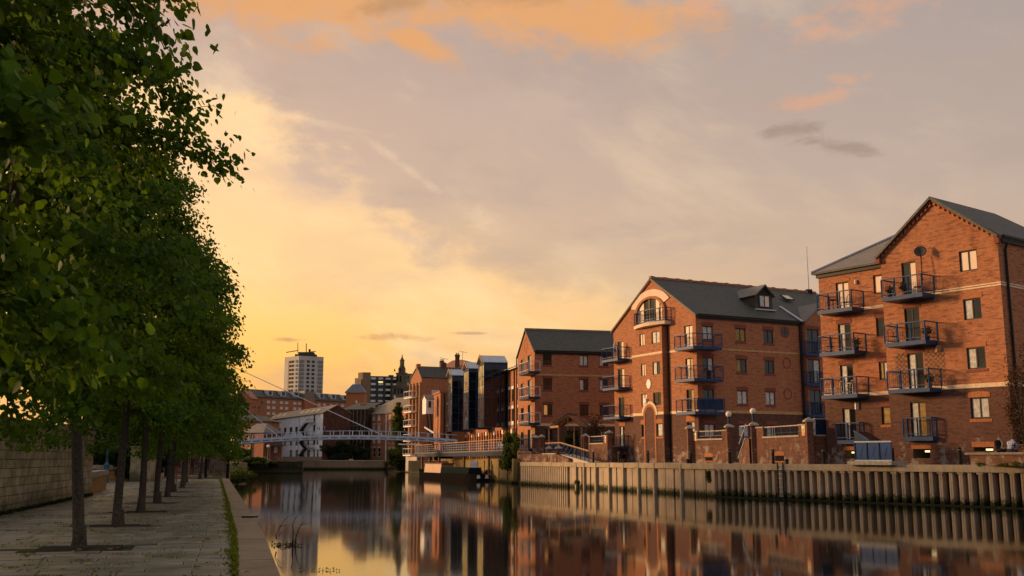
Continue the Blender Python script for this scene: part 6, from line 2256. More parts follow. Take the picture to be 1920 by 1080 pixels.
# steps between the two lamp piers, with gate
ST = Fac(P_[1369] + Vector((0.36, 0.0)), P_[1415] + Vector((-0.36, 0.0)))
for i in range(9):
    a = ST.L * (0.30 + 0.70 * i / 9)
    MB().fbox(ST, a, ST.L - 0.002, ZR + i * 0.205, ZR + (i + 1) * 0.205 - 0.002, -1.3, -0.15).build('step', M_CAP, BWL)
cm = MB()
cm.add([ST.pt(ST.L * 0.28, ZR, 0), ST.pt(ST.L, ZR, 0), ST.pt(ST.L, 3.95, 0), ST.pt(ST.L * 0.78, 3.95, 0), ST.pt(ST.L * 0.28, 2.5, 0),
        ST.pt(ST.L * 0.28, ZR, -.14), ST.pt(ST.L, ZR, -.14), ST.pt(ST.L, 3.95, -.14), ST.pt(ST.L * 0.78, 3.95, -.14), ST.pt(ST.L * 0.28, 2.5, -.14)],
       [(0, 1, 2, 3, 4), (9, 8, 7, 6, 5), (0, 4, 9, 5), (4, 3, 8, 9), (3, 2, 7, 8), (0, 1, 6, 5)])
cm.build('stair_wall', M_BRICKW, BWL)
MB().beam(ST.pt(ST.L * 0.25, 2.52, -0.05), ST.pt(ST.L * 0.78, 4.0, -0.05), 0.2, 0.09).build('stair_coping', M_CAP, BWL)
MB().beam(ST.pt(ST.L * 0.3, 3.6, -0.05), ST.pt(ST.L * 0.80, 5.0, -0.05), 0.06, 0.06).build('handrail', M_LEAD, BWL)
MB().beam(ST.pt(ST.L * 0.02, 4.92, -0.4), ST.pt(ST.L * 0.95, 4.92, -0.4), 0.05, 0.05).build('handrail', M_STEELP, BWL)
MB().beam(ST.pt(ST.L * 0.98, 4.0, -0.05), ST.pt(ST.L * 0.98, 5.0, -0.05), 0.1, 0.1).build('post', M_BLUE, BWL)
MB().fbox(ST, 0.02, ST.L * 0.27, ZR + 0.02, 4.1, -0.5, -0.44).build('gate', M_BLUED, BWL)
MB().fbox(ST, 0.0, ST.L - 0.01, ZR, 4.05, -1.75, -1.35).build('wall', M_BRICKD, BWL)


def globe_lamp(c, label, dz):
    t_ = thing('globe_lamp', (c.x, c.y, PT), label, 'lamp', 'white globe lamps on brick piers')
    MB().cyl((c.x, c.y), 0.09, PT - 0.03, PT + dz, 8, 0.08).build('pole', M_BLUED, t_)
    MB().cyl((c.x, c.y), 0.13, PT + dz, PT + dz + 0.07, 10).build('collar', M_BLUED, t_)
    MB().blob((c.x, c.y, PT + dz + 0.27), (0.225, 0.225, 0.225), 16, 10).build('globe', plain('opal_globe', (0.70, 0.62, 0.53), 0.3, 0.05, 2) if 'opal_globe' not in MATS else MATS['opal_globe'], t_, smooth=True)


globe_lamp(P_[1369], 'white globe lamp on the brick pier left of the steps', 0.42)
globe_lamp(P_[1415], 'white globe lamp on the brick pier right of the steps', 0.46)


def sign(fc, px, py, label, hw=0.2, hh=0.33):
    u, z = fc.uz(px, py, 0.02)
    t_ = thing('warning_sign', fc.pt(u, z - hh, 0.02), label, 'sign', 'yellow and white warning signs on the brick walls')
    MB().fbox(fc, u - hw, u + hw, z - hh, z + hh, 0.003, 0.025).build('board', plain('sign_white', (0.74, 0.68, 0.55), 0.5, 0.05) if 'sign_white' not in MATS else MATS['sign_white'], t_)
    Y = plain('sign_yellow', (0.75, 0.42, 0.04), 0.5, 0.1) if 'sign_yellow' not in MATS else MATS['sign_yellow']
    MB().fbox(fc, u - hw * 0.92, u + hw * 0.92, z - hh * 0.95, z - hh * 0.28, 0.026, 0.030).build('text_band', plain('sign_orange', (0.66, 0.22, 0.04), 0.5, 0.1) if 'sign_orange' not in MATS else MATS['sign_orange'], t_)
    MB().fbox(fc, u - hw, u + hw, z - hh, z - hh * 0.955, 0.026, 0.032).build('yellow_edge', Y, t_)
    tri = [(u - hw * 0.8, z - hh * 0.2), (u + hw * 0.8, z - hh * 0.2), (u, z + hh * 0.88)]
    MB().hexa([fc.pt(a, b_, 0.026) for a, b_ in tri + [tri[2]]] + [fc.pt(a, b_, 0.031) for a, b_ in tri + [tri[2]]]).build('warning_triangle', Y, t_)
    fig = MB().fbox(fc, u - hw * 0.16, u + hw * 0.16, z - hh * 0.1, z + hh * 0.28, 0.032, 0.036)
    fig.fbox(fc, u - hw * 0.1, u + hw * 0.1, z + hh * 0.3, z + hh * 0.45, 0.032, 0.036)
    fig.build('figure', M_BLACK, t_)
    tx = MB()
    for j in range(2):
        for i in range(4):
            x = u - hw * 0.7 + i * hw * 0.38
            zz = z - hh * (0.5 + 0.24 * j)
            tx.fbox(fc, x, x + hw * (0.2 + 0.1 * ((i + j) % 2)), zz, zz + hh * 0.1, 0.031, 0.034)
    tx.build('lettering', MATS['sign_white'], t_)


sign(R1, 1506, 807.5, 'yellow warning sign on the wall next to the nearest capped pier')
sign(R2, 1303, 819, 'yellow warning sign at the left end of the wall with the globe lamps', 0.16)

# left boundary wall before the third block
LW = thing('boundary_wall', (*P2(1120, 97), ZR), 'short brick boundary wall with a green railed opening left of the arched block', 'wall')
pl = Vector(P2(1143, 96.5))
pl2 = Vector(P2(1098, 101.5))
pier(0, '', root=LW, c=pl)
pier(0, '', root=LW, c=pl2, top=5.0, hw=0.2)
L1 = Fac(pl2 + Vector((0.2, -0.1)), pl + Vector((-0.2, 0.1)))
ua, ub = L1.uz(1106, 823)[0], L1.uz(1131, 823)[0]
bwall(L1, 0, L1.L, (ua, ub, 4.0), 4.6, root=LW)
sign(L1, 1135, 824.5, 'yellow warning sign beside the small railed opening near the canopy', 0.14)
L2 = Fac(pl + Vector((0.36, 0.1)), F2.pt(1.4, 0, 0.1))
bwall(L2, 0, L2.L, None, 3.6, root=LW)
# far pier group and low wall by the ramp
LV = thing('boundary_wall', (*P2(1020, 104), ZR), 'brick plinth wall and piers below the canopy at the water edge', 'wall')
plq = Vector(P2(1015.5, 103.8))
pier(0, '', root=LV, c=plq, top=4.95, hw=0.24)
pier(0, '', root=LV, c=plq + Vector((-0.5, 4.0)), top=4.95, hw=0.33)
K1 = Fac(Vector(P2(969, 106.0)), Vector(P2(1016, 101.6)))
MB().fbox(K1, 0, K1.L, ZR, 2.95, -0.4, 0.0).build('wall', M_BRICKW, LV)
K2 = Fac(K1.p1, Vector(P2(1066, 94.2)))
MB().add([K2.pt(0, ZR, 0), K2.pt(K2.L, ZR, 0), K2.pt(K2.L, 2.5, 0), K2.pt(K2.L * 0.55, 2.92, 0), K2.pt(0, 2.92, 0),
          K2.pt(0, ZR, -.4), K2.pt(K2.L, ZR, -.4), K2.pt(K2.L, 2.5, -.4), K2.pt(K2.L * 0.55, 2.92, -.4), K2.pt(0, 2.92, -.4)],
         [(0, 1, 2, 3, 4), (9, 8, 7, 6, 5), (4, 3, 8, 9), (3, 2, 7, 8), (1, 2, 7, 6), (0, 4, 9, 5)]).build('wall', M_BRICKW, LV)
MB().fbox(K2, 0.1, K2.L * 0.55, 2.925, 3.02, -0.45, 0.05).build('coping', M_CAP, LV)
for px in (1029.5, 1047.5):
    u = K2.uz(px, 850, -0.2)[0]
    c = K2.pt(u, 0, -0.2)
    pier(0, '', root=LV, c=Vector((c.x, c.y)), top=3.75, hw=0.2)
# ramp with blue balustrade
RP = thing('ramp', (*P2(1080, 92), ZR), 'pale sloping ramp with a blue balustrade running down from the canopy', 'ramp')
ra_, rb_ = Vector(P2(1020, 101.0)), Vector(P2(1048, 97.0))
rc_ = Vector(P2(1101, 90.2))
off = Vector((1.3, 2.0))


def rz(p, q, z0, z1):
    MB().hexa([(p.x, p.y, ZR), (q.x, q.y, ZR), (q.x + off.x, q.y + off.y, ZR), (p.x + off.x, p.y + off.y, ZR),
               (p.x, p.y, z0), (q.x, q.y, z1), (q.x + off.x, q.y + off.y, z1), (p.x + off.x, p.y + off.y, z0)]).build('surface', M_PAVE, RP)


rz(ra_ + off * 0.12, rb_ + off * 0.12, 2.93, 2.93)
rz(rb_ + off * 0.12 + Vector((0.01, 0)), rc_ + off * 0.12, 2.92, 2.2)
hm = MB()
for (p, q, z0, z1) in ((ra_, rb_, 3.03, 3.03), (rb_, rc_, 3.03, 2.2)):
    P, Q = Vector((p.x, p.y, z0)) + Vector((*(off * 0.14), 0)), Vector((q.x, q.y, z1)) + Vector((*(off * 0.14), 0))
    MB().beam(P + Vector((0, 0, .98)), Q + Vector((0, 0, .98)), 0.10, 0.08).build('handrail', M_WOODW, RP)
    n = int((Q - P).length / 0.9)
    for i in range(n + 1):
        c = P.lerp(Q, i / n)
        MB().box(c.x - .035, c.x + .035, c.y - .035, c.y + .035, c.z, c.z + .94).build('post', M_BLUE, RP)
        if i < n:
            d = P.lerp(Q, (i + 1) / n)
            hm.beam(c + Vector((0, 0, .12)), d + Vector((0, 0, .88)), 0.03, 0.05)
            hm.beam(c + Vector((0, 0, .12)), d + Vector((0, 0, .12)), 0.03, 0.05)
            hm.beam(c + Vector((0, 0, .88)), d + Vector((0, 0, .88)), 0.03, 0.05)
hm.build('diagonal_bars', M_BLUE, RP)
# timber canopy
CP = thing('timber_canopy', (*P2(1050, 103), ZR), 'pitched open timber canopy on slender posts before the third block', 'canopy')
D0 = 103.0
cl, cr, ca = at(1029, 800.5, D0), at(1089, 797, D0 + 2.5), at(1064.5, 776, D0 + 1.2)
dpt = Vector((1.2, 4.2, 0))
for p in (cl, cr):
    pass
rf = MB()
rf.slab([cl + Vector((-0.3, -0.3, -0.15)), ca + Vector((0, -0.4, 0.1)), ca + dpt + Vector((0, 0, .1)), cl + dpt + Vector((-.3, 0, -.15))], 0.1)
rf.build('roof', M_SLATE, CP)
rf = MB()
rf.slab([cr + Vector((0.3, 1.2, -0.15)), ca + Vector((0, 1.4, 0.1)), ca + dpt + Vector((0, 0, .1)), cr + dpt + Vector((.3, 0, -.15))], 0.1)
rf.build('roof', M_SLATE, CP)
for k_ in range(4):
    o = dpt * (k_ / 3.2)
    MB().beam(cl + o + Vector((0, -0.2, -0.1)), ca + o + Vector((0, -0.2, -0.08)), 0.08, 0.18).build('rafter', M_WOODW, CP)
    MB().beam(cr + o + Vector((0, -0.2, -0.1)), ca + o + Vector((0, -0.2, -0.08)), 0.08, 0.18).build('rafter', M_WOODW, CP)
MB().beam(ca + Vector((-0.0, -.1, -.2)), (cl + cr) / 2 + Vector((-0.5, 0, 0)), 0.08, 0.1).build('strut', M_WOODW, CP)
MB().beam(ca + Vector((0.0, -.1, -.2)), (cl + cr) / 2 + Vector((0.3, 0, -.5)), 0.08, 0.1).build('strut', M_WOODW, CP)
for (px, D) in ((1029.5, 103), (1047.5, 101.5), (1077, 105), (1091, 104)):
    p = at(px, HZ, D)
    zt = zat(px, 802, D) if px < 1060 else zat(px, 800, D)
    MB().box(p.x - .07, p.x + .07, p.y - .07, p.y + .07, ZR, zt).build('post', M_WOODW, CP)
MB().beam(cl + Vector((0, 0, -.05)), at(1047.5, 799.5, 101.5), 0.1, 0.2).build('eaves_beam', M_WOODW, CP)

# ================================================================== bollards
proto = None
BOL = [(1801, 838.6, 870.3, 'black bollard in front of the low seat wall'), (1674.5, 842, 871.5, 'black bollard at the right end of the blue stair cover'),
       (1545, 845.8, 871.3, 'black bollard before the joint of the two right blocks'), (1450, 846, 871, 'black bollard beside the arched vent in the boundary wall'),
       (1369, 848, 870.7, 'black bollard below the pier left of the steps'), (1296, 850, 871, 'black bollard at the left end of the wall with globe lamps'),
       (1215, 852.5, 870.8, 'black bollard in front of the tall blind arch'), (1161, 854, 870.8, 'black bollard near the small basement opening by the corner balconies'),
       (1112.5, 855.6, 870.6, 'black bollard by the foot of the sloping ramp')]


def rw_depth(px, back):
    k = P2(px, 1.0)[0]
    for p, q in zip(RW[:-1], RW[1:]):
        f_ = Fac(q, p)
        u, z = f_.uz(px, 870, -back)
        if -0.6 <= u <= f_.L + 0.6:
            return f_.pt(u, ZR, -back)
    return at(px, HZ, 70)


bm = MB().lathe((0, 0, 0), [(0.10, 0), (0.10, 0.78), (0.115, 0.80), (0.115, 0.90), (0.09, 0.94), (0.04, 0.96)], 12)
bme = bm.mesh('bollard_post', [M_BLACK], smooth=False)
rme = MB().lathe((0, 0, 0), [(0.117, 0.815), (0.117, 0.845)], 12).mesh('bollard_band', [plain('brass_band', (0.25, 0.20, 0.08), 0.4)])
for px, yt, yb, lab in BOL:
    p = rw_depth(px, 1.1)
    t_ = thing('bollard', p, lab, 'bollard', 'black bollards along the quay')
    inst('post', bme, t_, p)
    inst('reflective_band', rme, t_, p)
for px, lab in ((1475.6, 'short black mooring stub right of the arched vent'), (1165.5, 'left of two short black mooring stubs by the corner balconies'), (1170, 'right of two short black mooring stubs by the corner balconies'), (1290, 'short black mooring stub beside the globe lamp wall')):
    p = rw_depth(px, 0.9)
    t_ = thing('mooring_stub', p, lab, 'mooring post', 'short mooring stubs along the quay')
    MB().lathe(tuple(p), [(0.11, 0), (0.10, 0.2), (0.14, 0.24), (0.14, 0.3), (0.08, 0.33)], 10).build('post', M_BLACK, t_)

# ================================================================== blue stair cover against the right block
scf = fac_from_right(1604, 1673, 57.6, 36)
o_in = 1.3
SC = thing('stair_cover', scf.pt(scf.L / 2, ZR), 'bright blue panelled stair cover with a dark sloping lid by the right block', 'stair cover')
zb0, zb1 = ZR + 0.22, scf.uz(1638, 828.5)[1]
zhi = scf.uz(1604, 809)[1]
MB().fbox(scf, -0.5, scf.L + 0.02, ZR, zb0 - 0.002, -o_in, 0.12).build('base_slab', M_CAP, SC)
M_BB = plain('bright_blue_sheet', (0.012, 0.052, 0.165), 0.4, 0.2, 1.2)
n = 3
for i in range(n):
    a, b_ = scf.L * i / n, scf.L * (i + 1) / n
    pnl = MB().fbox(scf, a + 0.02, b_ - 0.02, zb0 + 0.04, zb1 - 0.04, -0.05, 0.0).build('panel', M_BB, SC)
    MB().beam(scf.pt(a + 0.35, zb0 + 0.25, 0.008), scf.pt(b_ - 0.3, zb1 - 0.3, 0.008), 0.012, 0.03).build('brace_crease', M_BLUED, pnl)
for i in range(n + 1):
    a = scf.L * i / n
    MB().fbox(scf, a - 0.025, a + 0.025, zb0, zb1 - 0.035, 0.003, 0.045).build('post', M_BLUED, SC)
MB().fbox(scf, 0, scf.L, zb1 - 0.03, zb1 + 0.05, -0.06, 0.05).build('top_rail', M_STEELP, SC)
MB().fbox(scf, 0, scf.L, zb0, zb0 + 0.06, 0.047, 0.062).build('bottom_rail', M_STEELP, SC)
us_ = scf.L * 0.42
MB().hexa([scf.pt(0, zb1 + 0.06, -0.05), scf.pt(us_, zb1 + 0.06, -0.05), scf.pt(us_, zb1 + 0.06, 0), scf.pt(0, zb1 + 0.06, 0),
           scf.pt(0, zhi, -0.05), scf.pt(us_, zb1 + 0.08, -0.05), scf.pt(us_, zb1 + 0.08, 0), scf.pt(0, zhi, 0)]).build('side_panel', M_BLUED, SC)
MB().beam(scf.pt(0, zhi + 0.04, 0.0), scf.pt(us_, zb1 + 0.1, 0.0), 0.10, 0.09).build('edge_trim', M_BLUE, SC)
MB().slab([scf.pt(0, zhi, -0.06), scf.pt(us_, zb1 + 0.06, -0.06), scf.pt(us_, zb1 + 0.06, -o_in), scf.pt(0, zhi, -o_in)], 0.04).build('lid', M_BLACK, SC)
MB().fbox(scf, 0.0, 0.05, zb0, zhi - 0.05, -o_in, -0.06).build('end_panel', M_BLUE, SC)

# ================================================================== low seat wall at the far right
sw_ = Fac(at(1812, HZ, 55.0), at(1995, HZ, 48.6))
SW = thing('seat_wall', sw_.pt(0, ZR), 'low brick wall with a thick stone top used as a seat, far right', 'wall')
zsw = zat(1850, 848.3, 53.6)
MB().fbox(sw_, 0.25, sw_.L, ZR, zsw - 0.12, -0.42, -0.03).build('wall', M_BRICKW, SW)
MB().fbox(sw_, 0, sw_.L, zsw - 0.118, zsw, -0.55, 0.1).build('coping', plain('dark_stone_cap', (0.20, 0.17, 0.14), 0.8, 0.3, 6), SW)
# higher wall and dark entrance behind, on the block's right side
nw = Fac(S1.pt(0.15, 0, 0.0).xy, S1.pt(0.15, 0, 0.0).xy + Vector((6.0, -4.5)))
GA = thing('garden_wall', nw.pt(0, ZR), 'brick wall with stone top and dark doorway right of the seated people', 'wall')
MB().fbox(nw, 0.05, nw.L, ZR, zat(1905, 835, 54), -0.35, 0).build('wall', M_BRICK2, GA)
MB().fbox(nw, 0.05, nw.L, zat(1905, 835, 54) + .002, zat(1905, 832.5, 54), -0.4, 0.06).build('coping', MATS['dark_stone_cap'], GA)
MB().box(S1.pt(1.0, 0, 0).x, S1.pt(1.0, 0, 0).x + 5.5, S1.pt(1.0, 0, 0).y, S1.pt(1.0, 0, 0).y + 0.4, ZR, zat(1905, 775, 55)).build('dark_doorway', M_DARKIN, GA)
# ================================================================== left bank: paving, kerb, walls
river = Vector((-math.sin(math.radians(16.1)), math.cos(math.radians(16.1))))   # along the river, away
acr = Vector((river.y, -river.x))                                              # across, towards the water
O_ = Vector((-2.84, 12.85))


def lp(s_, c_):
    """s along the river from the nearest visible kerb, c inland from the kerb's inner line"""
    p = O_ + river * s_ - acr * c_
    return p


def inner_c(s_):
    """how far inland of O_ the kerb's inner line lies at s (the quay bends a little)"""
    best = None
    for p, q in zip(INN[:-1], INN[1:]):
        sp_, sq_ = (p - O_).dot(river), (q - O_).dot(river)
        if sp_ - 1e-6 <= s_ <= sq_ + 1e-6:
            t = (s_ - sp_) / (sq_ - sp_)
            return -((p.lerp(q, t)) - O_).dot(acr)
    return -((INN[-1] if s_ > 20 else INN[0]) - O_).dot(acr)


PAV_M = []
for k_, (r_, g_, b_) in enumerate(((0.165, 0.160, 0.138), (0.195, 0.183, 0.152), (0.14, 0.138, 0.115), (0.178, 0.168, 0.138))):
    m, g, b = newmat('york_stone_%d' % k_)
    pos = objn(g)
    n = g.noise(pos, 2.2, 6, 0.65)
    n2 = g.noise(pos, 30, 3, 0.6)
    c = g.mix(g.sm(n, 0.3, 0.7), (r_ * 0.62, g_ * 0.62, b_ * 0.60), (r_ * 1.35, g_ * 1.3, b_ * 1.25))
    ng = g.noise(pos, 0.8, 5, 0.7)
    c = g.mix(g.m('MULTIPLY', g.sm(ng, 0.46, 0.64), 0.75), c, (0.070, 0.072, 0.026))
    g.put(b.inputs['Base Color'], c)
    g.put(b.inputs['Roughness'], g.m('ADD', 0.26, g.m('MULTIPLY', n, 0.5)))
    bump(g, b, g.m('ADD', n, g.m('MULTIPLY', n2, 0.6)), 0.5, 0.02)
    PAV_M.append(m)
PV = bpy.data.objects.new('riverside_paving', None)
COL.objects.link(PV)
WO[PV.name] = (0, 0, 0)
tag(PV, kind='structure')
slabs = []
s_ = -1.6
row = 0
while s_ < 62:
    dp = 0.42 if s_ < 22 else 0.52
    c_ = inner_c(s_ + dp / 2) + 0.05
    c_ -= 0.0
    first = True
    climit = 16.0
    while c_ < climit:
        ln = (0.62 + 0.55 * random.random()) if not (first and row % 2) else 0.5
        first = False
        slabs.append((s_, c_, dp, ln))
        c_ += ln
    s_ += dp
    row += 1


def pix(p):
    """survey pixel of a place"""
    d = p - Vector((0, 0, EYE))
    f_ = d.y * math.cos(TH) + d.z * math.sin(TH)
    if f_ < 0.2:
        return None
    return (CX + F * d.x / f_, CY - F * (-d.y * math.sin(TH) + d.z * math.cos(TH)) / f_, f_)


pits = []
TREES = [(-6.96, 16.75), (-8.43, 22.26), (-10.10, 28.2), (-11.50, 33.6), (-13.00, 39.0), (-14.70, 44.9), (-16.35, 51.2), (-22.42, 74.03)]
TREES = [(-5.95, 11.35), (-4.35, 6.1)] + TREES
TREES[-1:-1] = [(-18.2, 57.2), (-19.9, 63.0)]
vis = []
for sl in slabs:
    p = lp(sl[0] + sl[2] / 2, sl[1] + sl[3] / 2)
    q = pix(Vector((p.x, p.y, ZL)))
    inpit = any(abs((Vector(t) - p).dot(river)) < 0.62 and abs((Vector(t) - p).dot(acr)) < 0.8 for t in TREES)
    if inpit:
        continue
    if q and -60 < q[0] < 1000 and q[1] < 1140:
        vis.append((q[2], sl))
vis.sort(key=lambda t: t[0])


def slab_mesh(mb, sl):
    s0, c0, dp, ln = sl
    g_ = 0.008
    dz = (random.random() - 0.5) * 0.012
    tl = [(random.random() - 0.5) * 0.008 for _ in range(4)]
    P = [lp(s0 + g_, c0 + g_), lp(s0 + dp - g_, c0 + g_), lp(s0 + dp - g_, c0 + ln - g_), lp(s0 + g_, c0 + ln - g_)]
    T = [lp(s0 + g_ + .012, c0 + g_ + .012), lp(s0 + dp - g_ - .012, c0 + g_ + .012), lp(s0 + dp - g_ - .012, c0 + ln - g_ - .012), lp(s0 + g_ + .012, c0 + ln - g_ - .012)]
    z = ZL + dz
    vs = [(p.x, p.y, ZL - .05) for p in P] + [(p.x, p.y, z - 0.010 + t) for p, t in zip(P, tl)] + [(p.x, p.y, z + t) for p, t in zip(T, tl)]
    mb.add(vs, [(0, 1, 5, 4), (1, 2, 6, 5), (2, 3, 7, 6), (3, 0, 4, 7), (4, 5, 9, 8), (5, 6, 10, 9), (6, 7, 11, 10), (7, 4, 8, 11), (8, 9, 10, 11)], random.randrange(4))
    return mb


for i, (d, sl) in enumerate(vis[:300]):
    mb = slab_mesh(MB(), sl)
    o = mb.build('paving_slab', PAV_M[mb.m[0]], PV)
mb = MB()
shown = set(id(sl) for d, sl in vis[:300])
for sl in slabs:
    if id(sl) not in shown:
        p = lp(sl[0] + sl[2] / 2, sl[1] + sl[3] / 2)
        if not any(abs((Vector(t) - p).dot(river)) < 0.62 and abs((Vector(t) - p).dot(acr)) < 0.8 for t in TREES):
            slab_mesh(mb, sl)
tag(mb.build('paving_slabs', PAV_M, PV), kind='stuff')
# kerb stones along the water
M_KERB = concrete('kerb_stone', (0.20, 0.155, 0.110), (0.27, 0.21, 0.15), None, 0.25, 0.7)
KB = bpy.data.objects.new('quay_kerb', None)
COL.objects.link(KB)
WO[KB.name] = (0, 0, 0)
tag(KB, kind='structure')


def along(poly, step):
    out, carry = [], 0.0
    for p, q in zip(poly[:-1], poly[1:]):
        L = (q - p).length
        t = carry
        while t < L:
            out.append((p.lerp(q, t / L), (q - p).normalized()))
            t += step
        carry = t - L
    return out


es, is_ = EDGE, INN
tot = 0
for (p, q), (pi_, qi_) in zip(zip(es[:-1], es[1:]), zip(is_[:-1], is_[1:])):
    n = max(1, int((q - p).length / 1.6))
    for i in range(n):
        a0, a1 = (i + 0.004) / n, (i + 0.996) / n
        A, B_, C, D = p.lerp(q, a0), p.lerp(q, a1), pi_.lerp(qi_, a1), pi_.lerp(qi_, a0)
        dz = (random.random() - 0.5) * 0.008
        r_ = (C - B_) * 0.05
        z1 = ZL + 0.03 + dz
        vs = [(*A, ZL - 0.6), (*B_, ZL - 0.6), (*C, ZL - 0.6), (*D, ZL - 0.6), (*A, z1 - 0.03), (*B_, z1 - 0.03), (*C, z1 - 0.01), (*D, z1 - 0.01),
              (*(A + r_), z1), (*(B_ + r_), z1), (*(C - r_ * 0.3), z1), (*(D - r_ * 0.3), z1)]
        MB().add(vs, [(3, 2, 1, 0), (0, 1, 5, 4), (1, 2, 6, 5), (2, 3, 7, 6), (3, 0, 4, 7), (4, 5, 9, 8), (5, 6, 10, 9), (6, 7, 11, 10), (7, 4, 8, 11), (8, 9, 10, 11)]).build('kerb_stone', M_KERB, KB)
    MB().hexa([(*p, -1.5), (*q, -1.5), (*qi_, -1.5), (*pi_, -1.5), (*p, ZL - 0.61), (*q, ZL - 0.61), (*qi_, ZL - 0.61), (*pi_, ZL - 0.61)]).build('quay_face', M_CONCF, KB)

# ------------------------------------------------------------------ leaf clouds
LV_T = np.array([[0, 0, 0], [0, 1.0, -0.10], [0.30, 0.05, -0.05], [0.47, 0.38, -0.09], [0.26, 0.76, -0.10], [-0.30, 0.05, -0.05], [-0.47, 0.38, -0.09], [-0.26, 0.76, -0.10]])
# serrated, heart-shaped leaf for the nearest crowns
LV_N = np.array([[0, 0.02, 0], [0, 1.04, -0.13], [0.22, -0.06, -0.04], [0.44, 0.10, -0.07], [0.50, 0.36, -0.10], [0.42, 0.55, -0.10], [0.30, 0.70, -0.11], [0.13, 0.88, -0.12],
                 [-0.22, -0.06, -0.04], [-0.44, 0.10, -0.07], [-0.50, 0.36, -0.10], [-0.42, 0.55, -0.10], [-0.30, 0.70, -0.11], [-0.13, 0.88, -0.12]])


def leaf_frames(pos, outw, rng, droop=0.7):
    n = len(pos)
    a = outw * 0.5 + rng.normal(0, 0.45, (n, 3)) + np.array([0, 0, -droop])
    a /= np.linalg.norm(a, axis=1)[:, None]
    n0 = outw * 0.8 + rng.normal(0, 0.55, (n, 3)) + np.array([0, 0, 0.55])
    b = np.cross(n0, a)
    b /= (np.linalg.norm(b, axis=1)[:, None] + 1e-9)
    c = np.cross(b, a) * -1.0
    return b, a, c


def leaf_mesh(name, pos, outw, size, mat, rng, near=False, tint=None, droop=0.7):
    """one mesh of many separate folded leaves"""
    T = LV_N if near else LV_T
    k = len(T)
    n = len(pos)
    b, a, c = leaf_frames(pos, outw, rng, droop)
    sz = size * rng.uniform(0.65, 1.25, n)
    curl = rng.uniform(0.2, 2.4, n)
    V = (T[None, :, 0, None] * b[:, None, :] + T[None, :, 1, None] * a[:, None, :] + (T[None, :, 2] * curl[:, None])[:, :, None] * c[:, None, :]) * sz[:, None, None] + pos[:, None, :]
    V = V.reshape(-1, 3)
    if near:
        f1 = [0, 2, 3, 4, 5, 6, 7, 1]
        f2 = [0, 1, 13, 12, 11, 10, 9, 8]
    else:
        f1 = [0, 2, 3, 4, 1]
        f2 = [0, 1, 7, 6, 5]
    L = len(f1)
    idx = (np.arange(n) * k)[:, None] + np.array(f1 + f2)[None, :]
    me = bpy.data.meshes.new(name)
    me.vertices.add(n * k)
    me.vertices.foreach_set('co', V.ravel())
    me.loops.add(n * 2 * L)
    me.loops.foreach_set('vertex_index', idx.ravel().astype(np.int32))
    me.polygons.add(n * 2)
    me.polygons.foreach_set('loop_start', (np.arange(n * 2) * L).astype(np.int32))
    me.polygons.foreach_set('loop_total', np.full(n * 2, L, dtype=np.int32))
    me.update(calc_edges=True)
    at_ = me.attributes.new('tint', 'FLOAT', 'FACE')
    tt = np.clip(rng.beta(2.0, 2.6, n) if tint is None else tint, 0, 1)
    at_.data.foreach_set('value', np.repeat(tt, 2).astype(np.float32))
    me.materials.append(mat)
    return me


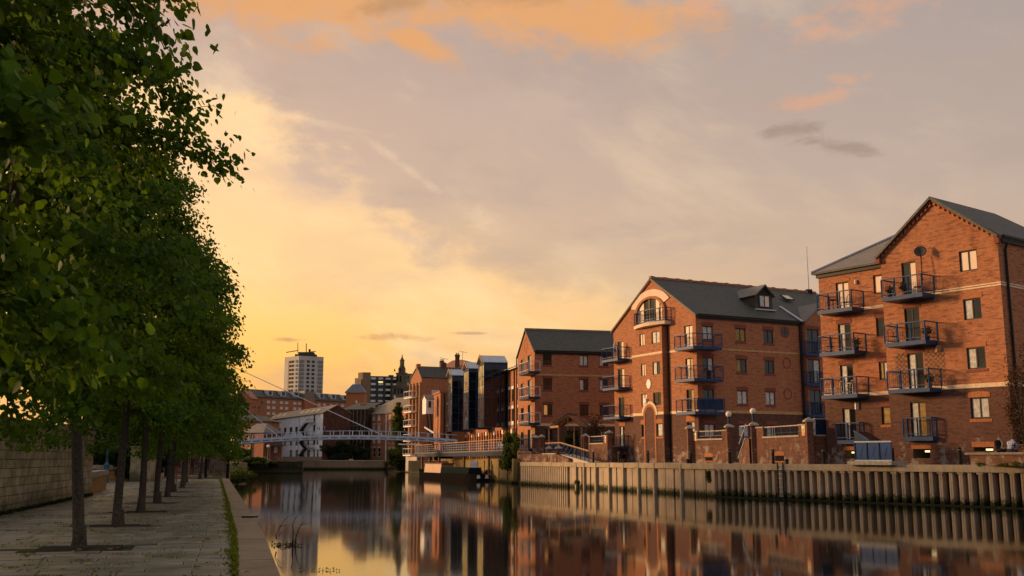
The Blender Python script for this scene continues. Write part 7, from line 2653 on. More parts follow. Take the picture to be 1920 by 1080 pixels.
def limbs_tree(rng, H, R, zb, nl, n_leaf, spread=0.34, top_r=0.35):
    """a lime with a straight stem: limbs, twigs and leaf places, local coordinates"""
    mb = MB()
    lean = rng.normal(0, 0.03, 2)
    stem = []
    for i in range(9):
        t = i / 8
        stem.append((lean[0] * t * H + 0.07 * math.sin(5 * t + lean[1] * 30), lean[1] * t * H, t * H * 0.94))
    trunk = MB().tube(stem, [0.100, 0.088, 0.080, 0.072, 0.06, 0.05, 0.038, 0.026, 0.012], 10)
    k0 = len(trunk.v)
    trunk.lathe((0, 0, -0.02), [(0.165, 0), (0.135, 0.05), (0.112, 0.16), (0.099, 0.38)], 10)
    shoots = []
    for i in range(nl):
        t = (i + 0.5) / nl
        z0 = zb * 0.95 + (H * 0.9 - zb) * t ** 0.9
        az_ = i * 2.4 + rng.normal(0, 0.3)
        prof = (1 - top_r) * math.sin(math.pi * min(1, 0.22 + 0.70 * t)) + top_r * (1 - t)
        L = R * (0.86 + 0.28 * rng.random()) * max(0.35, prof + 0.16)
        d = np.array([math.cos(az_), math.sin(az_), 0.0])
        up = 0.25 + 0.5 * t + rng.normal(0, 0.1)
        p0 = np.array([np.interp(z0, [s_[2] for s_ in stem], [s_[0] for s_ in stem]), np.interp(z0, [s_[2] for s_ in stem], [s_[1] for s_ in stem]), z0])
        pts_ = []
        for j in range(6):
            u = j / 5
            pts_.append(p0 + d * L * u + np.array([0, 0, L * (up * u - (0.55 + 0.2 * rng.random()) * u * u)]) + rng.normal(0, 0.03, 3) * u)
        mb.tube(pts_, [0.035, 0.028, 0.021, 0.015, 0.010, 0.005], 5)
        for u in np.linspace(0.22, 1.0, 9):
            c = np.array([np.interp(u, np.linspace(0, 1, 6), [p[k] for p in pts_]) for k in range(3)])
            shoots.append((c, d, 0.6 + 0.4 * u))
            for sgn in (-1, 1):
                sd = np.array([-d[1], d[0], 0]) * sgn
                Ls = (0.25 + 0.55 * rng.random()) * (1.1 - 0.35 * u) * R * 0.42
                e = c + (sd * 0.85 + d * 0.55) * Ls + np.array([0, 0, rng.normal(-0.05, 0.15) * Ls])
                mb.tube([c, (c + e) / 2 + np.array([0, 0, 0.03]), e], [0.008, 0.006, 0.003], 3)
                for w_ in (0.35, 0.7, 1.0):
                    shoots.append((c + (e - c) * w_, (sd + d) / 1.4, 0.8))
    wts = np.array([s_[2] for s_ in shoots])
    ids = rng.choice(len(shoots), n_leaf, p=wts / wts.sum())
    C = np.array([s_[0] for s_ in shoots])[ids]
    D = np.array([s_[1] for s_ in shoots])[ids]
    off = rng.normal(0, spread * 0.42, (n_leaf, 3)) * np.array([1, 1, 0.8])
    pos = C + off
    ow = pos * np.array([1, 1, 0])
    ow = ow / (np.linalg.norm(ow, axis=1)[:, None] + 1e-6) * 0.7 + D * 0.4
    return trunk, mb, pos, ow


def make_lime(H, R, zb, nl, n_leaf, size, seed, near=False, name='lime_tree'):
    rng = np.random.default_rng(seed)
    trunk, br, pos, ow = limbs_tree(rng, H, R, zb, nl, n_leaf)
    t = bpy.data.objects.new(name, None)
    COL.objects.link(t)
    WO[t.name] = (0, 0, 0)
    trunk.build('trunk', M_BARK, t, smooth=True)
    tag(br.build('branches', M_BARK, t), kind='stuff')
    lum = np.clip(0.35 + 0.16 * np.sin(pos[:, 0] * 2.3 + seed) * np.cos(pos[:, 1] * 2.1) + rng.normal(0, 0.17, len(pos)), 0, 1)
    me = leaf_mesh('leaves', pos, ow, size, M_LEAF, rng, near, lum)
    o = bpy.data.objects.new('crown', me)
    COL.objects.link(o)
    o.parent = t
    tag(o, kind='stuff')
    return t, pos, ow


LAB = ['lime tree with its stem at the left edge of the photo', 'nearest lime tree, its big leaves filling the top left corner', 'lime tree with the dark square pit nearest the viewer',
       'lime tree second along the row past the nearest tree pit', 'slim lime tree third along the row before the brick pillar', 'lime tree standing level with the end of the far stone pillar',
       'lime tree just left of the woman in red trousers', 'lime tree just right of the woman in red trousers', 'pale lime stem nearest the kerb before the black fence',
       'lime tree with its crown over the far fence, second last', 'lime tree near the black fence, crown touching the bridge end', 'small far lime stem right against the black fence']
LG = 'lime trees in a row along the quay'
lime_near, pos_n, ow_n = make_lime(9.2, 1.38, 2.75, 36, 30000, 0.072, 3, True)
lime_mid, _, _ = make_lime(9.0, 2.15, 2.5, 34, 34000, 0.074, 5, True)
lime_far, _, _ = make_lime(8.6, 2.3, 2.4, 34, 21000, 0.100, 9)
lime_far2, _, _ = make_lime(9.1, 2.35, 2.5, 34, 21000, 0.100, 21)
src = [lime_mid, lime_near, None, None, lime_far, lime_far2, None, None, None, None, None, None]
alt = [None, None, lime_near, lime_mid, None, None, lime_far, lime_far2, lime_far, lime_far2, lime_far, lime_far2]
for i, (x, y) in enumerate(TREES):
    lab = LAB[i]
    if src[i] is not None:
        t = src[i]
        t.location = (x, y, ZL)
        WO[t.name] = (x, y, ZL)
        t.rotation_euler = (0, 0, (2.0, 0.4, 0, 0, 1.1, 4.0)[i] if i < 6 else 0)
        tag(t, lab, 'tree', LG)
    else:
        t = copy_tree(alt[i], (x, y, ZL), i * 2.17 + 0.7, 0.95 + 0.012 * ((i * 5) % 7), lab)
        tag(t, lab, 'tree', LG)
# the largest leaves of the two nearest crowns, each an object of its own
lrng = np.random.default_rng(77)
NT_ = lime_near
ang = NT_.rotation_euler[2]
c0 = np.array([TREES[1][0], TREES[1][1], ZL])
ca_, sa_ = math.cos(ang), math.sin(ang)
W = pos_n @ np.array([[ca_, sa_, 0], [-sa_, ca_, 0], [0, 0, 1]]) + c0
d = np.linalg.norm(W - np.array([0, 0, EYE]), axis=1)
cand = []
for i in np.argsort(d):
    q = pix(Vector(W[i]))
    if q and 0 < q[0] < 420 and 0 < q[1] < 700:
        cand.append(i)
    if len(cand) >= 280:
        break
lm = []
for v in range(4):
    lm.append(leaf_mesh('large_leaf', np.zeros((1, 3)), np.array([[0.0, -1, 0]]), 0.080, M_LEAF, np.random.default_rng(40 + v), True, np.array([0.30 + 0.16 * v])))
for j, i in enumerate(cand):
    o = bpy.data.objects.new('leaf', lm[j % 4])
    COL.objects.link(o)
    o.parent = NT_
    p = pos_n[i] + ow_n[i] * 0.06
    o.location = p
    o.rotation_euler = (lrng.normal(0, 0.45), lrng.normal(0, 0.45), math.atan2(ow_n[i][1], ow_n[i][0]) + math.pi / 2 + lrng.normal(0, 0.7))
# dark pits of soil round the stems
M_SOIL = plain('pit_soil', (0.022, 0.018, 0.013), 0.95, 0.4, 9)
for i, (x, y) in enumerate(TREES[2:8]):
    p = Vector((x, y))
    q = [p + river * a + acr * b_ for a, b_ in ((-.62, -.62), (.62, -.62), (.62, .62), (-.62, .62))]
    tag(MB().prism([tuple(v) for v in q], ZL - 0.054, ZL - 0.03).build('tree_pit', M_SOIL, PV), kind='stuff') if False else MB().prism([tuple(v) for v in q], ZL - 0.054, ZL - 0.004).build('tree_pit', M_SOIL, PV)

# ------------------------------------------------------------------ moss, weeds, litter


def scatter_mesh(name, pts, size, mat, seed, droop=-0.5, parent=None):
    rng = np.random.default_rng(seed)
    P = np.array(pts)
    ow = rng.normal(0, 0.5, P.shape)
    ow[:, 2] = np.abs(ow[:, 2])
    me = leaf_mesh(name, P, ow, size, mat, rng, False, None, droop)
    o = bpy.data.objects.new(name, me)
    COL.objects.link(o)
    tag(o, kind='stuff')
    return o


pts = []
rr = random.Random(5)
for p, q in zip(INN[:-1], INN[1:]):
    L = (q - p).length
    t_ = (q - p).normalized()
    nr = Vector((-t_.y, t_.x))
    dens = 640
    for i in range(int(L * dens * (1 if p.y < 30 else 0.35))):
        u = rr.random()
        c = p.lerp(q, u)
        k = 0.5 + 0.5 * math.sin(c.y * 2.1) * math.sin(c.y * 0.83 + 1) + 0.3 * math.sin(c.y * 6.0)
        if rr.random() > 0.06 + 0.80 * max(0, k - 0.15):
            continue
        w_ = abs(rr.gauss(0, 0.040 + 0.045 * max(0, k)))
        c2 = c + nr * (w_ - 0.02)
        pts.append((c2.x, c2.y, ZL + 0.015 + rr.random() * 0.035))
scatter_mesh('moss_strip', pts, 0.028, M_MOSS, 3)
# tufts in the joints
pts = []
for i in range(420):
    d, sl = vis[int(rr.random() ** 1.3 * min(len(vis), 900))]
    if sl[1] > 6:
        continue
    e = lp(sl[0], sl[1] + sl[3] * rr.random()) if rr.random() < 0.75 else lp(sl[0] + sl[2] * rr.random(), sl[1])
    for k in range(int(4 + 22 * rr.random() ** 2)):
        pts.append((e.x + rr.gauss(0, 0.10), e.y + rr.gauss(0, 0.015), ZL + 0.008 + rr.random() * 0.015))
scatter_mesh('joint_weeds', pts, 0.024, M_MOSS, 4)
pts = []
for i in range(2600):
    u = rr.random()
    s_w = -2 + 17 * u
    pts.append((*(Vector((-12.95, 26.0)).lerp(Vector((-16.3, 39.9)), rr.random()) + acr * abs(rr.gauss(0.02, 0.07))), ZL + 0.01 + rr.random() * 0.05 * (1 + rr.random())))
scatter_mesh('wall_foot_weeds', pts, 0.045, M_BUSHD, 6)
# single fallen leaves
M_FALL = plain('yellow_fallen_leaf', (0.42, 0.27, 0.06), 0.6, 0.3, 6)
M_FALL2 = plain('brown_fallen_leaf', (0.20, 0.10, 0.035), 0.65, 0.3, 6)
fm = []
for mt in (M_FALL, M_FALL2):
    q = MB()
    T = LV_N * 0.10
    q.add([(v[0], v[1] - 0.05, 0.012 + abs(v[0]) * 0.35 + (v[1] - 0.05) * 0.12) for v in T], [(0, 2, 3, 4, 5, 6, 7, 1), (0, 1, 13, 12, 11, 10, 9, 8)])
    fm.append(q.mesh('fallen_leaf', mt))
for (px, py) in ((94, 1019), (60, 1038), (148, 1032), (140, 1035), (205, 1030), (218, 1029), (228, 994), (297, 990), (276, 974), (292, 971), (165, 1058), (43, 1010), (6, 1022), (240, 1005), (204, 1020), (36, 1013),
                 (330, 1010), (366, 987), (394, 986), (388, 1011), (376, 1018), (404, 1038), (373, 1064), (458, 1074), (345, 1026), (408, 975), (186, 965), (250, 976), (302, 1022), (120, 1068), (222, 1071), (330, 965)):
    p = gnd(px, py, ZL + 0.012)
    o = inst('fallen_leaf', fm[0] if rr.random() < 0.6 else fm[1], None, (p.x, p.y, ZL + 0.006 if p.x < -3.3 else ZL + 0.036), (0, 0, rr.random() * 6.28), (1, 1, 1))
    tag(o, 'small curled yellow or brown leaf fallen on the riverside paving', 'leaf', 'fallen leaves on the paving')
# plank and litter by the fence, spout in the kerb
p = gnd(378, 905.5, ZL)
tag(MB().beam((p.x - 0.5, p.y, ZL + 0.05), (p.x + 0.5, p.y + 0.1, ZL + 0.05), 0.35, 0.06).build('wooden_board', plain('pale_new_wood', (0.50, 0.30, 0.13), 0.7), None), 'pale wooden board lying on the paving near the black fence', 'board')
p = gnd(466, 970.5, ZL + 0.03)
tag(MB().beam((p.x - 0.16, p.y, ZL + 0.05), (p.x + 0.22, p.y, ZL + 0.05), 0.10, 0.035).build('steel_cleat', M_BLACK, None), 'flat dark steel cleat fixed across the quay kerb', 'cleat')

# ------------------------------------------------------------------ ashlar wall on the left
M_ASH = []
for k_, (r_, g_, b_) in enumerate(((0.40, 0.33, 0.19), (0.45, 0.37, 0.23), (0.35, 0.29, 0.165), (0.43, 0.36, 0.245))):
    m, g, b = newmat('sandstone_%d' % k_)
    pos = objn(g)
    n = g.noise(pos, 3.0, 6, 0.65)
    spz = g.n('ShaderNodeSeparateXYZ')
    g.put(spz.inputs[0], pos)
    c = g.mix(g.sm(n, 0.3, 0.7), (r_ * 0.68, g_ * 0.68, b_ * 0.66), (r_ * 1.2, g_ * 1.2, b_ * 1.2))
    n2 = g.noise(pos, 0.55, 4, 0.6)
    e = g.m('ADD', spz.outputs[2], g.m('MULTIPLY', g.m('SUBTRACT', n2, 0.5), -2.4))
    c = g.mix(g.m('MULTIPLY', g.m('SUBTRACT', 1.0, g.sm(e, ZL - 0.1, ZL + 0.75)), 0.85), c, (0.028, 0.030, 0.012))
    sv = g.n('ShaderNodeVectorMath', operation='MULTIPLY')
    g.put(sv.inputs[0], pos)
    sv.inputs[1].default_value = (5, 5, 0.7)
    n3 = g.noise(sv.outputs[0], 1.3, 5, 0.6)
    c = g.mix(g.m('MULTIPLY', g.sm(n3, 0.55, 0.75), 0.5), c, (0.07, 0.055, 0.03))
    g.put(b.inputs['Base Color'], c)
    b.inputs['Roughness'].default_value = 0.85
    bump(g, b, g.m('ADD', n, g.noise(pos, 26, 3, 0.6)), 0.5, 0.015)
    M_ASH.append(m)
wf = Fac(Vector((-10.0, 15.0)), Vector((-10.0, 15.0)))if False else Fac(Vector((-12.95, 26.2)) - Vector((-3.35, 13.7)).normalized() * 6.0, Vector((-16.35, 40.1)))
wf = Fac(wf.p0, wf.p1)
AW = thing('ashlar_wall', wf.pt(wf.L / 2, ZL), 'tall sandstone block wall on the left, dark green stain at its foot', 'wall')
TOPW = 3.42
core_n = wf.n if wf.n.dot(acr) > 0 else -wf.n
sg = 1 if wf.n.dot(acr) > 0 else -1


def ab(u0, u1, z0, z1, o0, o1, mi):
    mb = MB()
    o0, o1 = o0 * sg, o1 * sg
    mb.fbox(wf, u0, u1, z0, z1, min(o0, o1), max(o0, o1))
    return mb


ab(0, wf.L, ZL - 0.04, TOPW - 0.01, -0.35, -0.03, 0).build('wall_core', plain('mortar', (0.15, 0.12, 0.07), 0.9), AW)
hz_ = 0.234
zrow = ZL
row = 0
nblk = 0
while zrow < TOPW - 0.05:
    u = -0.25 * (row % 2)
    while u < wf.L - 0.02:
        ln = 0.42 + 0.36 * random.random()
        a, b_ = max(0.0, u) + 0.009, min(wf.L, u + ln) - 0.009
        if b_ - a > 0.05:
            ab(a, b_, zrow + 0.009, zrow + hz_ - 0.009, -0.2, 0.004 + 0.016 * random.random(), 0).build('stone_block', random.choice(M_ASH), AW)
            nblk += 1
        u += ln
    zrow += hz_
    row += 1
ab(-0.02, wf.L + 0.02, zrow, zrow + 0.14, -0.42, 0.06, 0).build('coping', M_ASH[2], AW)
# low yellow brick walls with stone tops and second pillar
M_YB = brick('yellow_brick', (0.40, 0.23, 0.075), (0.33, 0.185, 0.06), (0.24, 0.12, 0.045), (0.30, 0.22, 0.12), stain=0.2)
YW = thing('low_brick_wall', (*gnd(190, 920, ZL).xy, ZL), 'low yellow brick wall with pale stone top past the ashlar wall', 'wall')
y0 = gnd(172, 925, ZL)
y1 = gnd(199, 917, ZL)
yf = Fac(wf.p1 + core_n * -0.1, Vector(y1.xy))
zyt = zat(190, 881, y1.y)
MB().fbox(yf, 0.01, yf.L, ZL, zyt - 0.22, -0.35, 0.0).build('wall', M_YB, YW)
MB().fbox(yf, 0.01, yf.L + 0.1, zyt - 0.218, zyt, -0.42, 0.07).build('coping', M_CAP, YW)
y2, y3 = gnd(204, 905.5, ZL), gnd(281, 902, ZL)
yg = Fac(Vector(y2.xy) + Vector((-6, 0.3)), Vector(y3.xy))
YW2 = thing('low_brick_wall', (*y2.xy, ZL), 'low yellow brick wall with pale stone top behind the blue lamp post', 'wall')
zyt = zat(240, 872.5, y2.y)
MB().fbox(yg, 0, yg.L, ZL, zyt - 0.25, -0.35, 0.0).build('wall', M_YB, YW2)
MB().fbox(yg, -0.05, yg.L + 0.05, zyt - 0.248, zyt, -0.45, 0.07).build('coping', M_CAP, YW2)
pg = Fac(gnd(280, 903, ZL).xy, gnd(302, 898.5, ZL).xy)
PL = thing('stone_pillar', pg.pt(0, ZL), 'broad pale stone pillar between the lime stems', 'pillar')
MB().fbox(pg, 0.0, pg.L * 0.38, ZL, zat(290, 837, 60), -1.2, 0.0).build('side', M_ASH[0], PL)
MB().fbox(pg, pg.L * 0.38 + 0.002, pg.L, ZL, zat(290, 837, 60), -1.2, 0.06).build('shaft', plain('pale_stucco', (0.36, 0.29, 0.20), 0.85, 0.2, 3), PL)
MB().fbox(pg, -0.1, pg.L + 0.1, zat(290, 837, 60) + .002, zat(290, 835, 60), -1.25, 0.12).build('cap', M_CAP, PL)
# blue lamp post
p = gnd(204, 905, ZL)
BLP = thing('lamp_post', (p.x, p.y - 0.5, ZL), 'blue lamp post with a thick square base beside the low yellow wall', 'lamp post')
c = (p.x, p.y - 0.5)
M_TEAL = plain('teal_paint', (0.05, 0.12, 0.16), 0.5, 0.2, 3)
MB().box(c[0] - .13, c[0] + .13, c[1] - .13, c[1] + .13, ZL, ZL + 1.05).build('base', M_TEAL, BLP)
MB().cyl(c, 0.17, ZL + 1.051, ZL + 1.25, 8, 0.06).build('shoulder', M_TEAL, BLP)
MB().cyl(c, 0.06, ZL + 1.251, ZL + 5.2, 8, 0.045).build('pole', M_TEAL, BLP)
MB().blob((c[0], c[1], ZL + 5.4), (0.26, 0.26, 0.24), 12, 8).build('globe', M_WHITE, BLP, smooth=True)


# ------------------------------------------------------------------ bushes, hedges and other trees
def bush(name, c, r, n, size, mat, label, cat, seed, stems=True, group=None, clumps=26):
    rng = np.random.default_rng(seed)
    t = thing(name, (c[0], c[1], c[2]), label, cat, group)
    base = np.array(c)
    R = np.array(r)
    cl = rng.normal(0, 1, (clumps, 3))
    cl /= np.linalg.norm(cl, axis=1)[:, None]
    cl *= rng.uniform(0.35, 0.95, (clumps, 1))
    ids = rng.integers(0, clumps, n)
    off = rng.normal(0, 1, (n, 3))
    off /= np.linalg.norm(off, axis=1)[:, None]
    off *= rng.uniform(0.2, 1.0, (n, 1)) ** 0.4 * rng.uniform(0.16, 0.42, clumps)[ids][:, None]
    pos = (cl[ids] + off)
    pos[:, 2] = np.maximum(pos[:, 2], -0.98)
    ow = pos / (np.linalg.norm(pos, axis=1)[:, None] + 1e-6)
    pos = pos * R + np.array([0, 0, R[2]])
    tint = np.clip(rng.uniform(0, 0.45, clumps)[ids] + rng.normal(0.22, 0.16, n), 0, 1)
    me = leaf_mesh('foliage', pos, ow, size, mat, rng, False, tint)
    o = bpy.data.objects.new('foliage', me)
    COL.objects.link(o)
    o.parent = t
    tag(o, kind='stuff')
    if stems:
        sm_ = MB()
        for k in cl[:10]:
            e = k * R * 0.8 + np.array([0, 0, R[2]])
            sm_.tube([(0, 0, -0.1), (e[0] * 0.3, e[1] * 0.3, e[2] * 0.6), tuple(e)], [0.06, 0.04, 0.012], 5)
        tag(sm_.build('stems', M_BARK, None), kind='stuff')
        s_o = bpy.data.objects[-1] if False else None
        st = [o2 for o2 in bpy.data.objects if o2.name.startswith('stems') and o2.parent is None][-1]
        st.parent = t
    return t


def px_bush(name, px, D, zb, wpx, ytop, n, size, mat, label, cat, seed, depth=None, **k):
    p = at(px, HZ, D)
    rx = wpx / 2 / 1900 * D
    h = zat(px, ytop, D) - zb
    return bush(name, (p.x, p.y, zb), (rx, depth or rx * 0.8, h / 2), n, size, mat, label, cat, seed, **k)


px_bush('bush', 958, 107.5, 1.0, 42, 801, 5200, 0.20, M_BUSH, 'green ivy bush hanging over the yellowish quay wall by the third block', 'bush', 31, depth=1.6)
px_bush('tree', 752, 222, 1.9, 34, 752, 4200, 0.42, M_BUSH, 'round leafy tree against the long brick block beside the warehouse', 'tree', 32)
px_bush('bush', 744, 200, 0.3, 46, 838, 3800, 0.34, M_BUSH, 'low green bush at the water edge left of the warehouse', 'bush', 33)
px_bush('bush', 640, 240.5, 1.9, 68, 827, 6000, 0.36, M_BUSHD, 'dark hedge bush under the footbridge on the far bank', 'bush', 34, depth=2.0)
px_bush('bush', 676, 241, 1.9, 30, 832, 2600, 0.36, M_BUSHD, 'smaller dark bush right of the dark hedge on the far bank', 'bush', 41, depth=2.0)
px_bush('bush', 478, 172.5, 1.4, 44, 856, 4200, 0.26, M_BUSH, 'spreading green bush on top of the dark river wall', 'bush', 35, depth=2.2)
px_bush('bush', 511, 175.3, 1.6, 20, 864, 1500, 0.22, M_BUSH, 'small yellowish bush by the globe street lamp on the dark river wall', 'bush', 36, depth=1.0)
px_bush('bush', 456, 195, 1.9, 26, 838, 2600, 0.3, M_BUSH, 'upright shrub left of the small brick house', 'bush', 37, depth=1.6)
px_bush('bush', 447, 101, 0.0, 34, 878, 3600, 0.19, M_BUSH, 'trailing ivy on the left bank wall beyond the black fence', 'bush', 38, depth=8)
px_bush('bush', 833, 165, 1.8, 42, 842, 2600, 0.3, M_BUSH, 'green shrub under the far end of the boardwalk behind the boat', 'bush', 39, depth=2)
px_bush('vine', 1073, 106, 2.4, 26, 798, 2600, 0.17, M_BUSHD, 'dark climbing vine on the right of the timber canopy', 'vine', 42, depth=1.0)
px_bush('tree', 1118, 104, 2.15, 66, 781, 1700, 0.17, M_RED, 'thin russet tree with sparse leaves between canopy and balconies', 'tree', 43, depth=1.6, clumps=40)
px_bush('tree', 1926, 54.0, 2.3, 72, 652, 3000, 0.085, M_RED, 'russet tree at the right edge of the photo', 'tree', 44, depth=1.0, clumps=60)
px_bush('vine', 1329.5, 69.4, 0.9, 13, 876, 700, 0.10, M_BUSH, 'small green plant growing down the quay wall panels', 'plant', 45, depth=0.12, stems=False)
px_bush('plant', 1083, 90.5, 0.1, 12, 897, 500, 0.12, M_BUSH, 'small weed clump at the waterline of the quay wall', 'plant', 46, depth=0.3, stems=False)
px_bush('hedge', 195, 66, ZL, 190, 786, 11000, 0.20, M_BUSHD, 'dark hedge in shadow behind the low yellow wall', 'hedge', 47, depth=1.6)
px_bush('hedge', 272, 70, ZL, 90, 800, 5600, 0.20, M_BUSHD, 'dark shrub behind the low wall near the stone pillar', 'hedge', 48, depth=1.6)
px_bush('tree', 447, 300, 1.9, 26, 722, 2200, 0.6, M_BUSHD, 'dark rounded treetop beside the small brown gable', 'tree', 49)
for i, (px, py) in enumerate(((1838, 868), (1880, 868), (1905, 867.5))):
    px_bush('plant', px, 52.6 - i * 0.7, ZR - 0.02, 24, py - 1.6, 260, 0.05, M_MOSS, ('left of three low weed clumps at the foot of the seat wall', 'middle of three low weed clumps at the foot of the seat wall', 'right of three low weed clumps at the foot of the seat wall')[i], 'weed', 60 + i, depth=0.12, stems=False, group='weeds by the seat wall')

# ------------------------------------------------------------------ dead branch and drift in the river
DBr = thing('dead_branch', gnd(548, 1025, 0), 'bare dead branch sticking out of the river near the quay', 'branch')


def sp(px, py, D):
    return at(px, py, D)


Db = gnd(548, 1025, 0).y
bm_ = MB()
for pts_, r_ in ((((548, 1032), (549, 1012), (550, 998), (548.5, 985), (553, 972), (558, 968)), 0.035), (((553, 1030), (554.5, 1010), (560, 992), (567, 981), (574, 975)), 0.03),
                 (((566, 984), (578, 981)), 0.016), (((562, 990), (568, 970), (569, 967)), 0.012), (((519, 1010), (517, 1004), (524, 990), (533, 975), (541, 968)), 0.03),
                 (((524, 988), (534, 985), (543, 986)), 0.015), (((521, 1006), (530, 996), (538, 993)), 0.014), (((508, 1004), (512, 1000), (518, 995)), 0.01), (((545, 1022), (530, 1022), (512, 1026)), 0.02)):
    P = [at(x, max(y, 0), Db + 0.5 * math.sin(x * 0.9)) for x, y in pts_]
    n = len(P)
    MB().tube(P, [r_ * 0.7 * (1 - 0.75 * i / (n - 1)) for i in range(n)], 6).build('branch', M_TWIG, DBr)
pts = []
for i in range(110):
    px = rr.gauss(540, 20)
    p = gnd(px, 1023 + rr.gauss(0, 1.6) + (px - 540) * 0.02, 0)
    pts.append((p.x, p.y, 0.012 + rr.random() * 0.03))
scatter_mesh('floating_leaves', pts, 0.05, plain('wet_brown_leaf', (0.12, 0.09, 0.05), 0.5, 0.4, 5), 51)
pts = []
for i in range(60):
    px = rr.uniform(560, 640)
    p = gnd(px, 1069 + rr.gauss(0, 1.5) + (px - 580) * 0.02, 0)
    pts.append((p.x, p.y, 0.010 + rr.random() * 0.02))
scatter_mesh('floating_leaves', pts, 0.035, MATS['wet_brown_leaf'], 52)
# ================================================================== black railing, people, balcony things
fpx = ((310.5, 892.8, 838), (345, 893.4, 838.5), (385.6, 894.6, 839), (426.5, 896, 839))
FNC = thing('railing_fence', gnd(370, 895, ZL), 'black railing with tall posts closing the far end of the tree lined walk', 'fence')
fp = [gnd(x, y, ZL) for x, y, t in fpx]
for p, (x, y, t) in zip(fp, fpx):
    h = zat(x, t, p.y)
    MB().box(p.x - .10, p.x + .10, p.y - .10, p.y + .10, ZL - 0.04, h).build('post', M_BLACK, FNC)
bars = MB()
for p, q in zip(fp[:-1], fp[1:]):
    for hh in (0.16, 1.62):
        MB().beam(p + Vector((0.1, 0, hh)), q + Vector((-0.1, 0, hh)), 0.04, 0.05).build('rail', M_BLACK, FNC)
    n = int((q - p).length / 0.125)
    for i in range(1, n):
        c = p.lerp(q, i / n)
        MB().box(c.x - .011, c.x + .011, c.y - .011, c.y + .011, ZL + 0.19, ZL + 1.595).build('bar', M_BLACK, FNC)
g0, g1 = gnd(404, 896, ZL), gnd(420, 896.4, ZL)
gt = thing('gate', g0 + Vector((0, -0.4, 0)), 'small pale steel gate at the kerb end of the black railing', 'gate')
G0, G1 = g0 + Vector((0, -0.4, 0)), g1 + Vector((0, -0.4, 0))
for hh in (0.12, 0.62, 1.12):
    MB().beam(G0 + Vector((0.03, 0, hh)), G1 + Vector((-0.03, 0, hh)), 0.03, 0.04).build('rail', M_WOOD, gt)
for i in range(6):
    c = G0.lerp(G1, i / 5)
    MB().box(c.x - .018, c.x + .018, c.y - .03, c.y + .03, ZL, ZL + 1.2).build('upright', M_WOOD, gt)
# brick building behind the railing
_q1 = Vector(P2(415, 112))
qb = Fac(_q1 - acr * 11.0, _q1)
QB = thing('brick_building', qb.pt(qb.L / 2, ZL), 'low red brown brick building half hidden behind the lime stems and black railing', 'building')
hq = [(qb.L * 0.80, qb.L * 0.86, 2.3, 3.7), (qb.L * 0.64, qb.L * 0.70, 1.5, 3.6)]
wall_grid(QB, qb, 0.9, 6.5, hq, (M_BRICKW, M_BRICKD))
window(QB, qb, hq[0], 'cc', frame=M_WHITE)
window(QB, qb, hq[1], 'g', name='door')
lintel(QB, qb, hq[0], M_STONE, arch=0.0)
lintel(QB, qb, hq[0], M_STONE, sill=True, name='sill')
wall_grid(QB, qb.right_side(14), 0.9, 6.5, [], (M_BRICKW, M_BRICKD))
MB().slab([qb.pt(-0.3, 6.5, 0.4), qb.pt(qb.L + 0.3, 6.5, 0.4), qb.pt(qb.L + 0.3, 9.0, -7), qb.pt(-0.3, 9.0, -7)], 0.15).build('roof', M_SLATE, QB)
MB().slab([qb.pt(-0.3, 9.0, -7), qb.pt(qb.L + 0.3, 9.0, -7), qb.pt(qb.L + 0.3, 6.5, -14.3), qb.pt(-0.3, 6.5, -14.3)], 0.15).build('roof', M_SLATE, QB)
wf2 = Fac(P2(346, 97), P2(366, 97))
BF2 = thing('board_fence', wf2.pt(0, ZL), 'reddish upright board fence behind the black railing', 'fence')
for i in range(9):
    u = wf2.L * i / 9
    MB().fbox(wf2, u + 0.008, u + wf2.L / 9 - 0.008, ZL - .03, ZL + 2.1 + 0.03 * (i % 2), -0.03, 0.0).build('board', M_WOODW, BF2)
for z in (0.4, 1.7):
    MB().fbox(wf2, 0, wf2.L, ZL + z, ZL + z + 0.09, -0.09, -0.032).build('rail', M_WOODW, BF2)


# ------------------------------------------------------------------ people
STAND = dict(pelvis=(0, 0, .94), spine=(0, .005, 1.14), chest=(0, .0, 1.33), neck=(0, .01, 1.475), head=(0, .03, 1.575), crown=(0, .015, 1.665),
             shL=(-.17, 0, 1.41), elL=(-.235, -.03, 1.13), wrL=(-.24, .07, .88), shR=(.17, 0, 1.41), elR=(.235, -.02, 1.13), wrR=(.24, .09, .89),
             hiL=(-.09, 0, .90), knL=(-.10, .10, .50), anL=(-.10, .12, .09), toL=(-.11, .27, .035), hiR=(.09, 0, .90), knR=(.10, .01, .49), anR=(.10, -.17, .10), toR=(.11, -.04, .035))
LEAN = dict(STAND, chest=(0, .08, 1.30), neck=(0, .13, 1.43), head=(0, .18, 1.53), crown=(0, .17, 1.625), shL=(-.17, .09, 1.37), shR=(.17, .09, 1.37), elL=(-.24, .22, 1.14), elR=(.24, .22, 1.14),
            wrL=(-.20, .40, 1.13), wrR=(.20, .40, 1.13), knL=(-.10, .02, .49), anL=(-.10, -.02, .09), toL=(-.11, .13, .035), anR=(.10, -.04, .09), toR=(.11, .11, .035))
SITX = dict(pelvis=(0, 0, .11), spine=(0, .0, .32), chest=(0, .04, .51), neck=(0, .08, .655), head=(0, .14, .745), crown=(0, .15, .835),
            shL=(-.165, .04, .585), elL=(-.22, .10, .31), wrL=(-.10, .30, .25), shR=(.165, .04, .585), elR=(.22, .10, .31), wrR=(.10, .30, .25),
            hiL=(-.09, .02, .10), knL=(-.17, .43, .17), anL=(.02, .33, .05), toL=(.13, .36, .04), hiR=(.09, .02, .10), knR=(.17, .43, .17), anR=(-.02, .40, .05), toR=(-.13, .44, .04))
